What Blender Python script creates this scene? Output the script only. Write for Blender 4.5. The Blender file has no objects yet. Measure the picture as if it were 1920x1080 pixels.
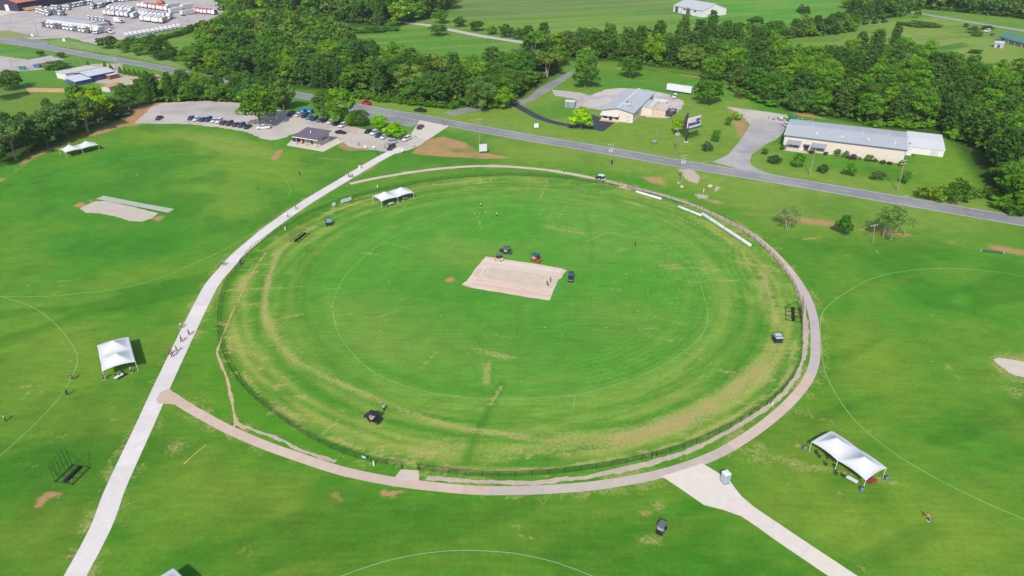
import bpy, bmesh, math, random
import numpy as np
from mathutils import Vector, Matrix, Euler
random.seed(7)
rng = np.random.default_rng(7)
S = bpy.context.scene
COL = S.collection
# ------------------------------------------------------------------ camera, world, sun, exposure
FOC, TH, H = 1321.0, math.radians(29.65), 89.4        # focal length (px of a 1920 wide frame), tilt, flying height
cam = bpy.data.cameras.new('camera'); cam.sensor_width = 36.0; cam.lens = FOC / 1920 * 36
cam.clip_start = 0.5; cam.clip_end = 9000
camo = bpy.data.objects.new('camera', cam); COL.objects.link(camo)
camo.location = (0, 0, H); camo.rotation_euler = (math.pi / 2 - TH, 0, 0); S.camera = camo
SUN_EL, SUN_AZ = math.radians(41), math.radians(12)   # shadows run 12 degrees right of straight ahead
w = bpy.data.worlds.new('World'); S.world = w; w.use_nodes = True
wn = w.node_tree.nodes; wl = w.node_tree.links
sky = wn.new('ShaderNodeTexSky'); sky.sky_type = 'NISHITA'; sky.sun_disc = False
sky.sun_elevation = SUN_EL; sky.sun_rotation = math.radians(180) + SUN_AZ
sky.altitude = 200; sky.air_density = 1.0; sky.dust_density = 1.5
wn['Background'].inputs[1].default_value = 0.15
wl.new(sky.outputs[0], wn['Background'].inputs[0])
sl = bpy.data.lights.new('sun', 'SUN'); sl.energy = 4.1; sl.angle = math.radians(0.55); sl.color = (1.0, 0.955, 0.88)
so = bpy.data.objects.new('sun', sl); COL.objects.link(so)
sd = Vector((math.sin(SUN_AZ) * math.cos(SUN_EL), math.cos(SUN_AZ) * math.cos(SUN_EL), -math.sin(SUN_EL)))
so.rotation_euler = sd.to_track_quat('-Z', 'Y').to_euler(); so.location = (-40, -160, 200)
S.view_settings.view_transform = 'Standard'; S.view_settings.look = 'None'
S.view_settings.exposure = 0.66; S.view_settings.gamma = 1.0
# ------------------------------------------------------------------ pixel -> ground
def G(px, py, z=0.0):
    x, y = px - 960, py - 540
    d = Vector((x, FOC * math.cos(TH) - y * math.sin(TH), -FOC * math.sin(TH) - y * math.cos(TH)))
    return Vector((0, 0, H)) + d * ((H - z) / -d.z)
def HT(px, py, top):
    'height of an upright thing whose foot shows at (px,py) and whose head shows at row top'
    g = G(px, py); y = top - 540
    t = g.y / (FOC * math.cos(TH) - y * math.sin(TH))
    return H + t * (-FOC * math.sin(TH) - y * math.cos(TH))
def MPP(px, py):
    'metres per pixel across the view at that foot point'
    g = G(px, py); return (g.y * math.cos(TH) + H * math.sin(TH)) / FOC
def PX(s):
    return [tuple(float(v) for v in p.split(',')) for p in s.split()]
def GP(s):
    return [G(*p) for p in (PX(s) if isinstance(s, str) else s)]
def ANG(px, py, dx, dy):
    'ground heading of a thing at (px,py) that points along (dx,dy) in the photograph'
    a, b = G(px - dx / 2, py - dy / 2), G(px + dx / 2, py + dy / 2)
    return math.atan2(b.y - a.y, b.x - a.x)
def smooth(pts, step=3.0, closed=False):
    pts = [Vector((p[0], p[1], 0)) for p in pts]; n = len(pts); out = []
    for i in range(n if closed else n - 1):
        p1, p2 = pts[i], pts[(i + 1) % n]
        p0 = pts[(i - 1) % n] if closed or i > 0 else p1 * 2 - p2
        p3 = pts[(i + 2) % n] if closed or i + 2 < n else p2 * 2 - p1
        k = max(1, int((p2 - p1).length / step))
        for j in range(k):
            t = j / k
            out.append(0.5 * (2 * p1 + (p2 - p0) * t + (2 * p0 - 5 * p1 + 4 * p2 - p3) * t * t + (3 * p1 - p0 - 3 * p2 + p3) * t ** 3))
    if not closed: out.append(pts[-1].copy())
    return out
def resample(pts, step):
    out = [pts[0].copy()]; acc = 0.0
    for a, b in zip(pts, pts[1:]):
        L = (b - a).length; t = step - acc
        while t <= L:
            out.append(a + (b - a) * (t / L)); t += step
        acc = L - (t - step)
    if (out[-1] - pts[-1]).length > step * 0.3: out.append(pts[-1].copy())
    return out
# ------------------------------------------------------------------ colours and materials
KEXP = 2.04
def lin(c): return c / 12.92 if c <= 0.04045 else ((c + 0.055) / 1.055) ** 2.4
def alb(r, g, b, k=1.0):
    'surface colour that shows as this 0-255 value in open sunlight at this exposure'
    return tuple(min(0.82, lin(v / 255) / KEXP * k) for v in (r, g, b))
MATS = {}
def mat(name, col, rough=0.7, var=0.12, scale=0.8, metal=0.0, objcol=False, spec=0.3, stretch=None, var2=None, coat=0.0, alpha=None):
    if name in MATS: return MATS[name]
    m = bpy.data.materials.new(name); m.use_nodes = True; nt = m.node_tree; N = nt.nodes; L = nt.links
    b = N['Principled BSDF']; b.inputs['Roughness'].default_value = rough; b.inputs['Metallic'].default_value = metal
    b.inputs['Specular IOR Level'].default_value = spec; b.inputs['Coat Weight'].default_value = coat
    tc = N.new('ShaderNodeTexCoord'); mp = N.new('ShaderNodeMapping'); L.new(tc.outputs['Object'], mp.inputs[0])
    if stretch: mp.inputs['Scale'].default_value = stretch
    nz = N.new('ShaderNodeTexNoise'); nz.inputs['Scale'].default_value = scale; nz.inputs['Detail'].default_value = 5
    L.new(mp.outputs[0], nz.inputs['Vector'])
    mr = N.new('ShaderNodeMapRange'); mr.inputs[1].default_value = 0.3; mr.inputs[2].default_value = 0.7
    mr.inputs[3].default_value = 1 - var; mr.inputs[4].default_value = 1 + var; L.new(nz.outputs[0], mr.inputs[0])
    mx = N.new('ShaderNodeMix'); mx.data_type = 'RGBA'; mx.blend_type = 'MULTIPLY'; mx.inputs[0].default_value = 1
    if objcol:
        oi = N.new('ShaderNodeObjectInfo'); L.new(oi.outputs['Color'], mx.inputs[6])
    else: mx.inputs[6].default_value = (*col[:3], 1)
    L.new(mr.outputs[0], mx.inputs[7]); L.new(mx.outputs[2], b.inputs['Base Color'])
    if var2:
        n2 = N.new('ShaderNodeTexNoise'); n2.inputs['Scale'].default_value = var2[1]; n2.inputs['Detail'].default_value = 3
        L.new(tc.outputs['Object'], n2.inputs['Vector'])
        r2 = N.new('ShaderNodeMapRange'); r2.inputs[1].default_value = 0.45; r2.inputs[2].default_value = 0.68; L.new(n2.outputs[0], r2.inputs[0])
        m2 = N.new('ShaderNodeMix'); m2.data_type = 'RGBA'; m2.inputs[7].default_value = (*var2[0], 1)
        L.new(r2.outputs[0], m2.inputs[0]); L.new(mx.outputs[2], m2.inputs[6]); L.new(m2.outputs[2], b.inputs['Base Color'])
    MATS[name] = m; return m
def glass(name, col, rough=0.08):
    return mat(name, col, rough, 0.05, 1.0, spec=0.8)
# ------------------------------------------------------------------ mesh builder
class MB:
    def __init__(s): s.v = []; s.f = []; s.mi = []; s.cur = 0
    def add(s, vs, fs):
        o = len(s.v); s.v += [tuple(v) for v in vs]; s.f += [tuple(i + o for i in f) for f in fs]; s.mi += [s.cur] * len(fs); return s
    def box(s, c, d, rz=0.0, ry=0.0, rx=0.0):
        M = Matrix.Translation(c) @ Euler((rx, ry, rz)).to_matrix().to_4x4()
        x, y, z = d[0] / 2, d[1] / 2, d[2] / 2
        vs = [M @ Vector(p) for p in ((-x,-y,-z),(x,-y,-z),(x,y,-z),(-x,y,-z),(-x,-y,z),(x,-y,z),(x,y,z),(-x,y,z))]
        return s.add(vs, [(0,3,2,1),(4,5,6,7),(0,1,5,4),(1,2,6,5),(2,3,7,6),(3,0,4,7)])
    def hexa(s, lo, hi):
        return s.add(list(lo) + list(hi), [(3,2,1,0),(4,5,6,7),(0,1,5,4),(1,2,6,5),(2,3,7,6),(3,0,4,7)])
    def prism(s, poly, z0, z1):
        n = len(poly); vs = [(p[0], p[1], z0) for p in poly] + [(p[0], p[1], z1) for p in poly]
        return s.add(vs, [tuple(reversed(range(n))), tuple(range(n, 2 * n))] + [(i, (i + 1) % n, n + (i + 1) % n, n + i) for i in range(n)])
    def tube(s, pts, r, seg=6, cap=True):
        pts = [Vector(p) for p in pts]; n = len(pts); rr = r if isinstance(r, (list, tuple)) else [r] * n
        rings = []
        for i, p in enumerate(pts):
            d = (pts[min(i + 1, n - 1)] - pts[max(i - 1, 0)]).normalized()
            u = d.orthogonal().normalized() if abs(d.z) > 0.95 else d.cross(Vector((0, 0, 1))).normalized()
            v = d.cross(u)
            rings.append([p + (u * math.cos(2 * math.pi * k / seg) + v * math.sin(2 * math.pi * k / seg)) * rr[i] for k in range(seg)])
        fs = [(i * seg + k, i * seg + (k + 1) % seg, (i + 1) * seg + (k + 1) % seg, (i + 1) * seg + k) for i in range(n - 1) for k in range(seg)]
        if cap: fs += [tuple(reversed(range(seg))), tuple(range((n - 1) * seg, n * seg))]
        return s.add([q for R in rings for q in R], fs)
    def cyl(s, c, r, h, seg=10, r2=None):
        c = Vector(c); return s.tube([c, c + Vector((0, 0, h))], [r, r if r2 is None else r2], seg)
    def loft(s, secs, cap=True):
        n = len(secs[0]); fs = [(i * n + k, i * n + (k + 1) % n, (i + 1) * n + (k + 1) % n, (i + 1) * n + k) for i in range(len(secs) - 1) for k in range(n)]
        if cap: fs += [tuple(reversed(range(n))), tuple(range((len(secs) - 1) * n, len(secs) * n))]
        return s.add([p for q in secs for p in q], fs)
    def mesh(s, name, mats, smoothed=False):
        me = bpy.data.meshes.new(name); me.from_pydata(s.v, [], s.f)
        mats = mats if isinstance(mats, (list, tuple)) else [mats]
        for m in mats: me.materials.append(m)
        if len(mats) > 1: me.polygons.foreach_set('material_index', s.mi)
        if smoothed: me.polygons.foreach_set('use_smooth', [True] * len(s.f))
        bm = bmesh.new(); bm.from_mesh(me); bmesh.ops.recalc_face_normals(bm, faces=bm.faces); bm.to_mesh(me); bm.free()
        return me
    def build(s, name, mats, parent=None, smoothed=False, color=None):
        return ob(name, s.mesh(name, mats, smoothed), parent, color)
def ob(name, me, parent=None, color=None):
    o = bpy.data.objects.new(name, me); COL.objects.link(o)
    if parent is not None: o.parent = parent
    if color: o.color = (*color[:3], 1)
    return o
def tag(o, label=None, cat=None, group=None, kind=None):
    if label: o['label'] = label
    if cat: o['category'] = cat
    if group: o['group'] = group
    if kind: o['kind'] = kind
    return o
def thing(name, label, cat, loc=(0, 0, 0), rz=0.0, group=None, sc=1.0):
    o = bpy.data.objects.new(name, None); COL.objects.link(o); o.empty_display_size = 0.3
    o.location = loc; o.rotation_euler = (0, 0, rz); o.scale = (sc, sc, sc)
    return tag(o, label, cat, group)
def kids(o): return [c for c in ALLKIDS.get(o.name, [])]
ALLKIDS = {}
def proto(o):
    'remember the part tree of a finished thing so that copies need no scene search'
    for c in o.children:
        ALLKIDS.setdefault(o.name, []).append(c)
        for g in c.children: ALLKIDS.setdefault(c.name, []).append(g)
    return o
def dup(o, loc, rz, label, group=None, sc=1.0, cols=None):
    'copy of a thing, its parts and sub-parts; cols maps part name -> colour'
    def base(n): return n.split('.')[0]
    r = o.copy(); COL.objects.link(r); r.location = loc; r.rotation_euler = (0, 0, rz)
    r.scale = (sc, sc, sc) if not isinstance(sc, (tuple, list)) else sc
    r['label'] = label
    if group: r['group'] = group
    elif 'group' in r: del r['group']
    for ch in ALLKIDS.get(o.name, []):
        c = ch.copy(); COL.objects.link(c); c.parent = r
        if cols and base(c.name) in cols: c.color = (*cols[base(c.name)], 1)
        for gch in ALLKIDS.get(ch.name, []):
            d = gch.copy(); COL.objects.link(d); d.parent = c
            if cols and base(d.name) in cols: d.color = (*cols[base(d.name)], 1)
    return r
def drop(o):
    'remove a pattern thing once its copies stand'
    for ch in ALLKIDS.get(o.name, []):
        for gch in ALLKIDS.get(ch.name, []): bpy.data.objects.remove(gch)
    for ch in list(ALLKIDS.get(o.name, [])): bpy.data.objects.remove(ch)
    bpy.data.objects.remove(o)
# ------------------------------------------------------------------ the ground sheet
def vn(x, y, seed):
    'smooth value noise, numpy'
    xi = np.floor(x).astype(np.int64); yi = np.floor(y).astype(np.int64); fx = x - xi; fy = y - yi
    fx = fx * fx * (3 - 2 * fx); fy = fy * fy * (3 - 2 * fy)
    def h(a, b):
        n = (a * 374761393 + b * 668265263 + seed * 982451653) & 0x7fffffff
        n = ((n ^ (n >> 13)) * 1274126177) & 0x7fffffff
        return ((n ^ (n >> 16)) & 0xffff) / 65535.0
    return (h(xi, yi) * (1 - fx) + h(xi + 1, yi) * fx) * (1 - fy) + (h(xi, yi + 1) * (1 - fx) + h(xi + 1, yi + 1) * fx) * fy
def fbm(x, y, seed, o=3):
    return sum(vn(x * 2 ** i, y * 2 ** i, seed + i) * 0.5 ** (i + 1) for i in range(o)) / (1 - 0.5 ** o)
def seglist(a, b, s0, grow):
    out = [a]; s = s0
    while out[-1] < b: out.append(out[-1] + s); s *= grow
    return out
gx = [-v for v in reversed(seglist(300, 3800, 4, 1.12))] + list(np.arange(-299, 299, 0.85)) + seglist(300, 3800, 4, 1.12)
ys = [56.0]
while ys[-1] < 900: ys.append(ys[-1] + max(0.62, min(4.0, ys[-1] / 290)))
gy = [-v for v in reversed(seglist(-54, 1500, 3, 1.35))] + ys[1:] + seglist(ys[-1] + 6, 6500, 8, 1.2)
gx = np.array(gx); gy = np.array(gy)
XX, YY = np.meshgrid(gx, gy); X = XX.ravel(); Y = YY.ravel(); NV = X.size
CX, CY, RF = -0.28, 164.2, 73.8
RR = np.hypot(X - CX, Y - CY); AA = np.arctan2(Y - CY, X - CX)
def sstep(a, b, v):
    t = np.clip((v - a) / (b - a), 0, 1); return t * t * (3 - 2 * t)
def inpoly(P):
    P = [(p[0], p[1]) for p in P]; r = np.zeros(NV, bool); n = len(P)
    for i in range(n):
        x1, y1 = P[i]; x2, y2 = P[(i + 1) % n]
        if y1 == y2: continue
        c = ((y1 > Y) != (y2 > Y)) & (X < (x2 - x1) * (Y - y1) / (y2 - y1) + x1); r ^= c
    return r
def dline(P, closed=False):
    D = np.full(NV, 1e9); n = len(P); T = np.zeros(NV)
    for i in range(n if closed else n - 1):
        a, b = P[i], P[(i + 1) % n]; dx, dy = b[0] - a[0], b[1] - a[1]; L2 = dx * dx + dy * dy + 1e-9
        t = np.clip(((X - a[0]) * dx + (Y - a[1]) * dy) / L2, 0, 1)
        D = np.minimum(D, np.hypot(X - a[0] - t * dx, Y - a[1] - t * dy))
    return D
def soft(pxs, edge):
    'soft polygon mask from photograph corners'
    P = GP(pxs); sd = dline(P, True); sd = np.where(inpoly(P), sd, -sd); return sstep(-edge, edge, sd)
def line(pxs, wid, edge=None, closed=False):
    P = smooth(GP(pxs), 4.0, closed); edge = edge or wid * 0.7; return 1 - sstep(wid / 2 - edge / 2, wid / 2 + edge, dline(P, closed))
def blob(px, py, rx, ry):
    'soft round patch centred on a photograph point, radii in metres'
    g = G(px, py); return np.exp(-(((X - g.x) / rx) ** 2 + ((Y - g.y) / ry) ** 2))
n1 = fbm(X / 26, Y / 26, 11, 4); n2 = fbm(X / 7, Y / 7, 21, 3); n3 = fbm(X / 90, Y / 90, 31, 3)
nf = fbm(X / 2.4, Y / 2.4, 41, 2)
srot = fbm((X * 0.94 - Y * 0.34) / 16, (X * 0.34 + Y * 0.94) / 2.0, 51, 3)      # streaks left by the mower
def A(c): return np.array(alb(*c)) * np.array([0.93, 0.975, 0.64])
tint = np.zeros((NV, 3)) + A((86, 152, 44))
def paint(m, c, k=1.0):
    global tint
    m = np.clip(m * k, 0, 1)[:, None]; tint = tint * (1 - m) + A(c) * m
# broad differences between the lawns
paint(sstep(0.35, 0.7, n1), (116, 158, 62), 0.75)
paint(sstep(0.5, 0.75, n3), (78, 140, 40), 0.5)
near = np.clip((150 - Y) / 60, 0, 1)
paint(near * (RR > RF), (78, 142, 40), 0.7)
paint(near * (RR > RF) * sstep(0.5, 0.72, n1), (126, 150, 60), 0.6)
paint(near * (RR > RF) * sstep(0.5, 0.7, srot), (108, 148, 52), 0.55)
far = np.clip((Y - 320) / 120, 0, 1); paint(far, (118, 156, 68), 0.7)
# lawn left of the path (north west oval) and the others
paint(soft('0,330 160,290 330,262 520,280 560,330 480,420 420,480 300,530 0,560', 9), (78, 150, 44), 0.6)
paint(soft('250,240 470,255 560,300 560,350 440,330 320,280 250,265', 9), (142, 172, 64), 0.62)
paint(soft('380,300 480,320 500,400 400,430 340,350', 10), (140, 170, 72), 0.5)
paint(blob(215, 440, 22, 16), (70, 146, 44), 0.8)
paint(soft('1545,500 1920,500 1920,700 1700,690 1570,600', 14), (88, 156, 50), 0.7)
paint(soft('1560,600 1680,640 1760,720 1680,760 1590,730 1550,660', 8), (152, 174, 72), 0.65)
paint(soft('1690,640 1900,620 1900,760 1720,750', 10), (76, 146, 42), 0.5)
paint(soft('1390,900 1560,900 1700,900 1920,990 1920,1080 1640,1080 1420,970', 9) * (0.5 + 0.9 * n2), (140, 166, 66), 0.85)
paint(soft('1640,760 1860,840 1920,960 1760,900', 9), (104, 156, 52), 0.5)
paint(soft('1480,820 1540,860 1600,930 1500,930 1420,880', 6) * n2 * 1.3, (136, 162, 64), 0.6)
paint(soft('230,800 420,830 560,900 620,1080 430,1080 300,930', 10) * (0.35 + 0.9 * n2), (132, 158, 62), 0.7)
paint(soft('0,1000 160,900 140,1080 0,1080', 6) * (0.3 + 0.9 * srot), (132, 144, 62), 0.7)
paint(soft('700,930 1240,930 1240,985 700,985', 6) * srot, (122, 154, 60), 0.7)
paint((blob(100, 700, 10, 9) + blob(60, 640, 9, 7) + blob(160, 620, 8, 8) + blob(330, 620, 5, 14) + blob(430, 520, 5, 10)) * (0.4 + n2), (128, 160, 62), 0.6)
paint(soft('420,920 640,930 660,1080 480,1080', 9), (134, 150, 62), 0.6)
paint(soft('700,985 1200,985 1240,1080 620,1080', 7), (68, 128, 34), 0.75)
paint(soft('0,900 190,760 230,830 130,1080 0,1080', 8), (92, 130, 44), 0.6)
paint(soft('1000,265 1300,320 1300,345 1000,300', 5), (126, 164, 66), 0.6)
paint(soft('560,160 1920,385 1920,440 1450,425 1290,345 1100,305 960,285 700,205', 5) * (0.55 + 0.6 * n1), (148, 170, 92), 0.8)
paint(soft('960,170 1400,190 1440,300 1380,305 1160,272 850,214 900,205', 5) * (0.6 + 0.5 * n2), (162, 178, 104), 0.8)
paint(soft('1420,300 1700,345 1740,372 1690,366 1440,325', 3), (120, 164, 70), 0.5)
# main oval
inside = RR < RF
polar = fbm(RR / 1.7, AA * 4.0, 61, 3); polar2 = fbm(RR / 0.9, AA * 9.0, 71, 2)
paint(inside * sstep(RF - 4, RF - 16, RR), (92, 164, 58), 0.95)
paint(inside * sstep(0.42, 0.72, n1) * sstep(RF - 6, RF - 25, RR), (112, 168, 74), 0.75)
paint(inside * sstep(0.5, 0.8, n2) * 0.6, (126, 166, 80), 0.5)
paint(inside * (blob(700, 600, 18, 16) + blob(860, 660, 26, 9) + blob(880, 480, 12, 9) + blob(1150, 600, 12, 10)), (138, 166, 84), 0.6)
paint(inside * (blob(1020, 640, 28, 16) + blob(820, 540, 18, 12)), (76, 152, 50), 0.6)
outer = inside * sstep(RF - 24, RF - 12, RR)
polar3 = fbm(RR / 1.25 + 0.8 * n1, AA * 1.1, 66, 3); lowq = 0.55 + 0.45 * sstep(0.35, -0.6, np.sin(AA))
bandz = inside * sstep(RF - 27, RF - 17, RR) * sstep(RF - 0.8, RF - 2.5, RR)
paint(bandz * sstep(0.42, 0.66, polar3) * lowq, (152, 178, 92), 0.55)
paint(bandz * sstep(0.46, 0.30, polar3) * lowq, (84, 146, 46), 0.6)
paint(bandz * sstep(0.5, 0.75, n1 + 0.25 * polar3) * lowq, (146, 172, 80), 0.28)
paint(outer * sstep(0.46, 0.62, polar), (150, 176, 88), 0.75)
paint(outer * sstep(0.56, 0.44, polar2), (86, 146, 46), 0.55)
paint(inside * sstep(RF - 2.6, RF - 1.4, RR) * sstep(-0.4, -0.8, np.cos(AA)), (82, 140, 30), 0.8)
for rr_, ww_, cc_, kk_ in ((70.2, .9, (176, 182, 104), .8), (67.6, .7, (168, 180, 100), .6), (64.6, 1.3, (86, 148, 46), .6), (62.6, .8, (164, 178, 98), .55), (59.0, 1.4, (88, 150, 48), .5), (56.2, 1.0, (152, 176, 90), .45), (51.0, 1.6, (84, 152, 50), .45), (47.2, .9, (136, 172, 80), .4)):
    paint(inside * np.exp(-((RR + 1.2 * (n3 - .5) * 4 - rr_) / ww_) ** 2) * sstep(.25, .55, fbm(AA * 6, RR / 9, 88, 2)) * (0.55 + 0.45 * lowq), cc_, kk_)
rings = 0.5 + 0.5 * np.sin(RR * 2 * math.pi / 1.5 + 2.5 * n1)
paint(inside * sstep(32, 46, RR) * sstep(-0.5, 0.4, np.cos(AA)) * sstep(0.55, 0.95, rings), (128, 178, 86), 0.35)
# broad soft clouds over the outer lawns
mow = np.sin((X * .5 + Y * .866) * 2 * math.pi / 3.2 + 3 * n3) * (.4 + .6 * n1)
paint((RR > RF + 3) * (Y < 260) * sstep(.2, .7, mow), (116, 160, 60), .16)
c1 = fbm(X / 15 + 3, Y / 15, 131, 3); c2 = fbm((X * .9 + Y * .43) / 30, (Y * .9 - X * .43) / 7, 137, 3)
paint((RR > RF + 3) * (Y < 300) * sstep(.54, .74, c1), (124, 160, 58), .42); paint((RR > RF + 3) * (Y < 300) * sstep(.48, .30, c1), (66, 132, 34), .5); paint((RR > RF + 3) * (Y < 170) * sstep(.55, .7, c2), (120, 154, 56), .45); paint((RR > RF + 3) * (Y < 170) * sstep(.42, .3, c2), (62, 124, 30), .45)
# bright fringe outside the fence
paint((RR > RF) * sstep(RF + 9, RF + 2, RR), (96, 156, 42), 0.6)
# road verge, fields beyond the road
paint(soft('560,150 1920,380 1920,470 1450,440 1200,330 960,300 700,200', 6) * (n1 * 1.3), (136, 164, 70), 0.75)
paint(soft('960,150 1400,190 1470,290 1380,310 1160,275 850,215 900,205', 7), (128, 160, 62), 0.75)
paint(soft('1030,195 1080,178 1090,222 1010,222 970,205', 4), (96, 150, 56), 0.8)
paint(soft('1690,270 1800,270 1860,380 1740,370', 6), (124, 164, 50), 0.75)
paint(soft('840,0 1240,0 1260,30 1150,18 960,42 840,35', 12), (120, 146, 88), 0.95)
paint(soft('830,40 1130,22 1260,35 1380,40 1420,60 1100,75 960,72', 8), (120, 158, 62), 0.85)
paint(soft('1260,40 1360,-10 1640,-10 1600,15 1470,45 1400,35', 8), (98, 168, 52), 0.9)
paint(soft('610,52 740,52 820,68 960,85 890,115 740,120', 5), (100, 156, 56), 0.9)
paint(soft('300,72 385,62 370,95 330,105', 5), (122, 160, 64), 0.9)
paint(soft('1640,45 1760,30 1920,60 1920,130 1800,110 1700,85', 9), (146, 166, 84), 0.85)
paint(soft('1730,92 1800,78 1818,86 1770,98', 2.5), (72, 136, 50), 0.95)
paint(soft('1470,72 1640,56 1650,78 1520,100', 5), (134, 158, 72), 0.8)
paint(soft('1700,12 1920,20 1920,60 1760,30', 8), (122, 158, 72), 0.8)
paint(soft('0,85 75,98 62,112 0,104', 4), (96, 158, 62), 0.9)
paint(soft('0,165 120,165 110,215 0,215', 5), (124, 152, 66), 0.85)
fs_ = fbm((X * .95 + Y * .3) / 70, (Y * .95 - X * .3) / 9, 191, 3); farm = sstep(400, 460, Y)
paint(farm * sstep(.5, .68, fs_), (146, 166, 92), .55); paint(farm * sstep(.48, .32, fs_), (90, 138, 56), .45)
# under woods the floor is leaf litter and dark scrub
scrub = np.clip(soft('345,128 400,60 430,-40 850,-40 840,25 745,52 620,52 690,90 760,118 880,112 1060,100 1050,135 980,185 890,205 660,178 480,158', 4)
                + soft('960,95 1100,68 1440,70 1480,95 1660,85 1700,92 1920,140 1990,150 1990,410 1880,395 1780,260 1620,235 1480,208 1375,165 1345,130 1200,116 1050,114', 4)
                + soft('-60,235 60,222 130,204 240,172 330,168 450,162 450,192 300,196 230,222 150,248 0,312 -60,330', 3), 0, 1)
paint(scrub, (62, 88, 34), 0.9)
# worn, dry, bare: dry grass / clay / pale gravel amounts
dry = np.zeros(NV); clay = np.zeros(NV); pale = np.zeros(NV)
def put(a, m, k=1.0): np.maximum(a, np.clip(m * k, 0, 1), out=a)
put(dry, line('590,425 530,465 505,520 496,580 510,625 560,680 630,715 700,745 790,782 870,803 1000,822', 1.3) * (0.35 + 0.9 * n2), 1.05)
put(dry, line('1030,824 1110,826 1200,815 1290,783 1370,735 1430,690 1450,650', 3.2, 3.5) * (0.45 + 1.0 * n2))
put(clay, line('1060,827 1120,827 1200,816 1290,784 1370,736 1425,694', 1.6, 2.2) * (0.05 + 0.75 * n2))
put(dry, line('1000,840 1130,832 1230,812 1330,768 1400,722', 3.0, 3.0) * (0.2 + 0.7 * n2))
put(dry, line('1458,610 1450,560 1430,520 1395,478 1345,440 1270,408 1180,380', 2.0, 3.0) * sstep(0.42, 0.62, polar2) * 0.95)
put(dry, line('1380,470 1435,530 1458,590 1456,650 1420,705', 7, 6) * sstep(0.55, 0.7, polar) * 0.75)
put(dry, line('425,600 432,650 455,700 500,748 570,795 660,838 740,862 850,880 960,882 1100,868 1220,845 1330,805 1420,755 1480,700 1490,640', 0.9) * sstep(0.38, 0.58, polar2) * 0.95)
put(dry, line('440,560 470,510 520,468', 1.5) * sstep(0.4, 0.6, n2))
put(dry, line('520,620 560,690 650,745', 5, 5) * sstep(0.5, 0.75, n1 + 0.2 * n2) * 0.65)
put(dry, line('700,780 800,820 900,845 1000,850', 7, 6) * sstep(0.45, 0.7, n2) * 0.5)
put(dry, line('830,357 930,350 1060,352 1150,372', 1.6, 2.4) * sstep(0.42, 0.62, polar2) * 0.9)
put(dry, line('940,725 915,765 900,800', 0.8) * sstep(0.4, 0.6, n2) * 0.9)
put(dry, inside * sstep(0.66, 0.78, srot) * sstep(0.4, 0.7, n1) * 0.8)
put(dry, soft('880,640 960,600 1000,690 930,720', 7) * sstep(0.6, 0.72, srot) * 0.85)
rad = fbm(AA * 46, RR / 14, 171, 2)
put(dry, inside * sstep(20, 34, RR) * sstep(0.70, 0.82, rad) * sstep(.45, .62, fbm(X / 12, Y / 12, 177, 2)) * .8)
put(dry, soft('1250,420 1330,470 1360,560 1200,520', 8) * sstep(0.63, 0.75, fbm(X / 4, Y / 0.9, 77, 2)) * 0.8)
put(dry, soft('1180,590 1330,600 1300,680 1190,670', 8) * sstep(0.64, 0.76, fbm(X / 3, Y / 0.9, 78, 2)) * 0.7)
put(dry, inside * sstep(RF - 14, RF - 6, RR) * sstep(0.62, 0.76, fbm(X / 3, Y / 1.0, 79, 2)) * 0.8)
put(dry, (RR > RF) * sstep(0.74, 0.86, nf) * sstep(0.5, 0.65, n1) * 0.75)
put(dry, (RR > RF) * near * sstep(0.66, 0.78, srot) * sstep(0.45, 0.6, n1) * 0.7)
put(dry, soft('290,240 450,255 540,285 480,300 360,275', 6) * (0.25 + 0.5 * n2))
put(dry, soft('1180,920 1260,925 1250,975 1150,965', 3) * sstep(0.55, 0.7, n2) * 0.9)
put(dry, soft('1190,1005 1240,1005 1245,1025 1200,1020', 1.2) * 0.8)
put(dry, soft('1850,660 1990,665 1990,760 1860,740', 3) * (0.25 + 0.8 * sstep(0.4, 0.65, n2)) * 0.8); put(dry, line('1862,682 1882,700 1905,712 1940,722', 1.2, 2.0) * .8)
put(dry, blob(870, 860, 3, 6) * 0.2); put(dry, blob(780, 850, 2.0, 3.0) * 0.85); put(dry, blob(330, 838, 2.0, 2.5), 0.75)
for c in ('1480,452 1530,446 1560,441', '1345,385 1400,398 1440,404', '560,330 535,345 520,350', '600,296 640,300 690,303'):
    put(dry, line(c, 1.0) * sstep(0.35, 0.6, n2) * 0.9)
put(dry, line('800,100 860,55 960,35 1150,15', 2.0) * 0.25)
# grass worn thin along the path edges
for c_, w_ in (('141,1080 163,1040 214,922 270,800 306,720 339,650 383,560 426,500 476,452 580,376 640,342 700,305', 6.2), ('345,757 430,800 560,851 700,890 820,911 990,919 1160,904 1310,866 1430,798 1512,716 1529,640 1515,562 1455,478 1360,412 1240,365 1060,324 930,311 800,319 690,337', 5.0)):
    put(dry, line(c_, w_, 2.2) * sstep(0.38, 0.75, 0.6 * n2 + 0.5 * nf) * 0.75)
# clay
put(clay, soft('62,952 78,925 95,921 118,923 112,932 95,932 74,955', 0.8)); put(clay, soft('104,922 117,920 114,933 106,933', 0.5) * 0.8)
put(clay, soft('714,914 730,922 752,918 762,924 742,926 738,938 728,930 712,932', 0.6))
put(clay, soft('618,925 634,918 636,930 646,936 640,944 622,934', 0.5) * 0.8)
put(clay, soft('1195,955 1222,957 1224,970 1200,968', 0.9) * 0.8); put(clay, soft('1590,1050 1612,1054 1640,1075 1618,1072', 0.8) * 0.6)
put(clay, soft('832,526 846,517 856,526 840,530', 0.7)); put(clay, soft('864,535 880,528 888,542 872,538', 0.7))
put(clay, soft('137,386 152,378 164,384 158,392', 0.8)); put(clay, soft('282,411 298,404 312,404 300,416', 0.8) * 0.85); put(clay, soft('160,372 178,376 172,382', 0.5) * 0.8)
put(clay, soft('506,300 515,285 532,277 530,285 520,300', 0.9) * 0.9)
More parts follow.
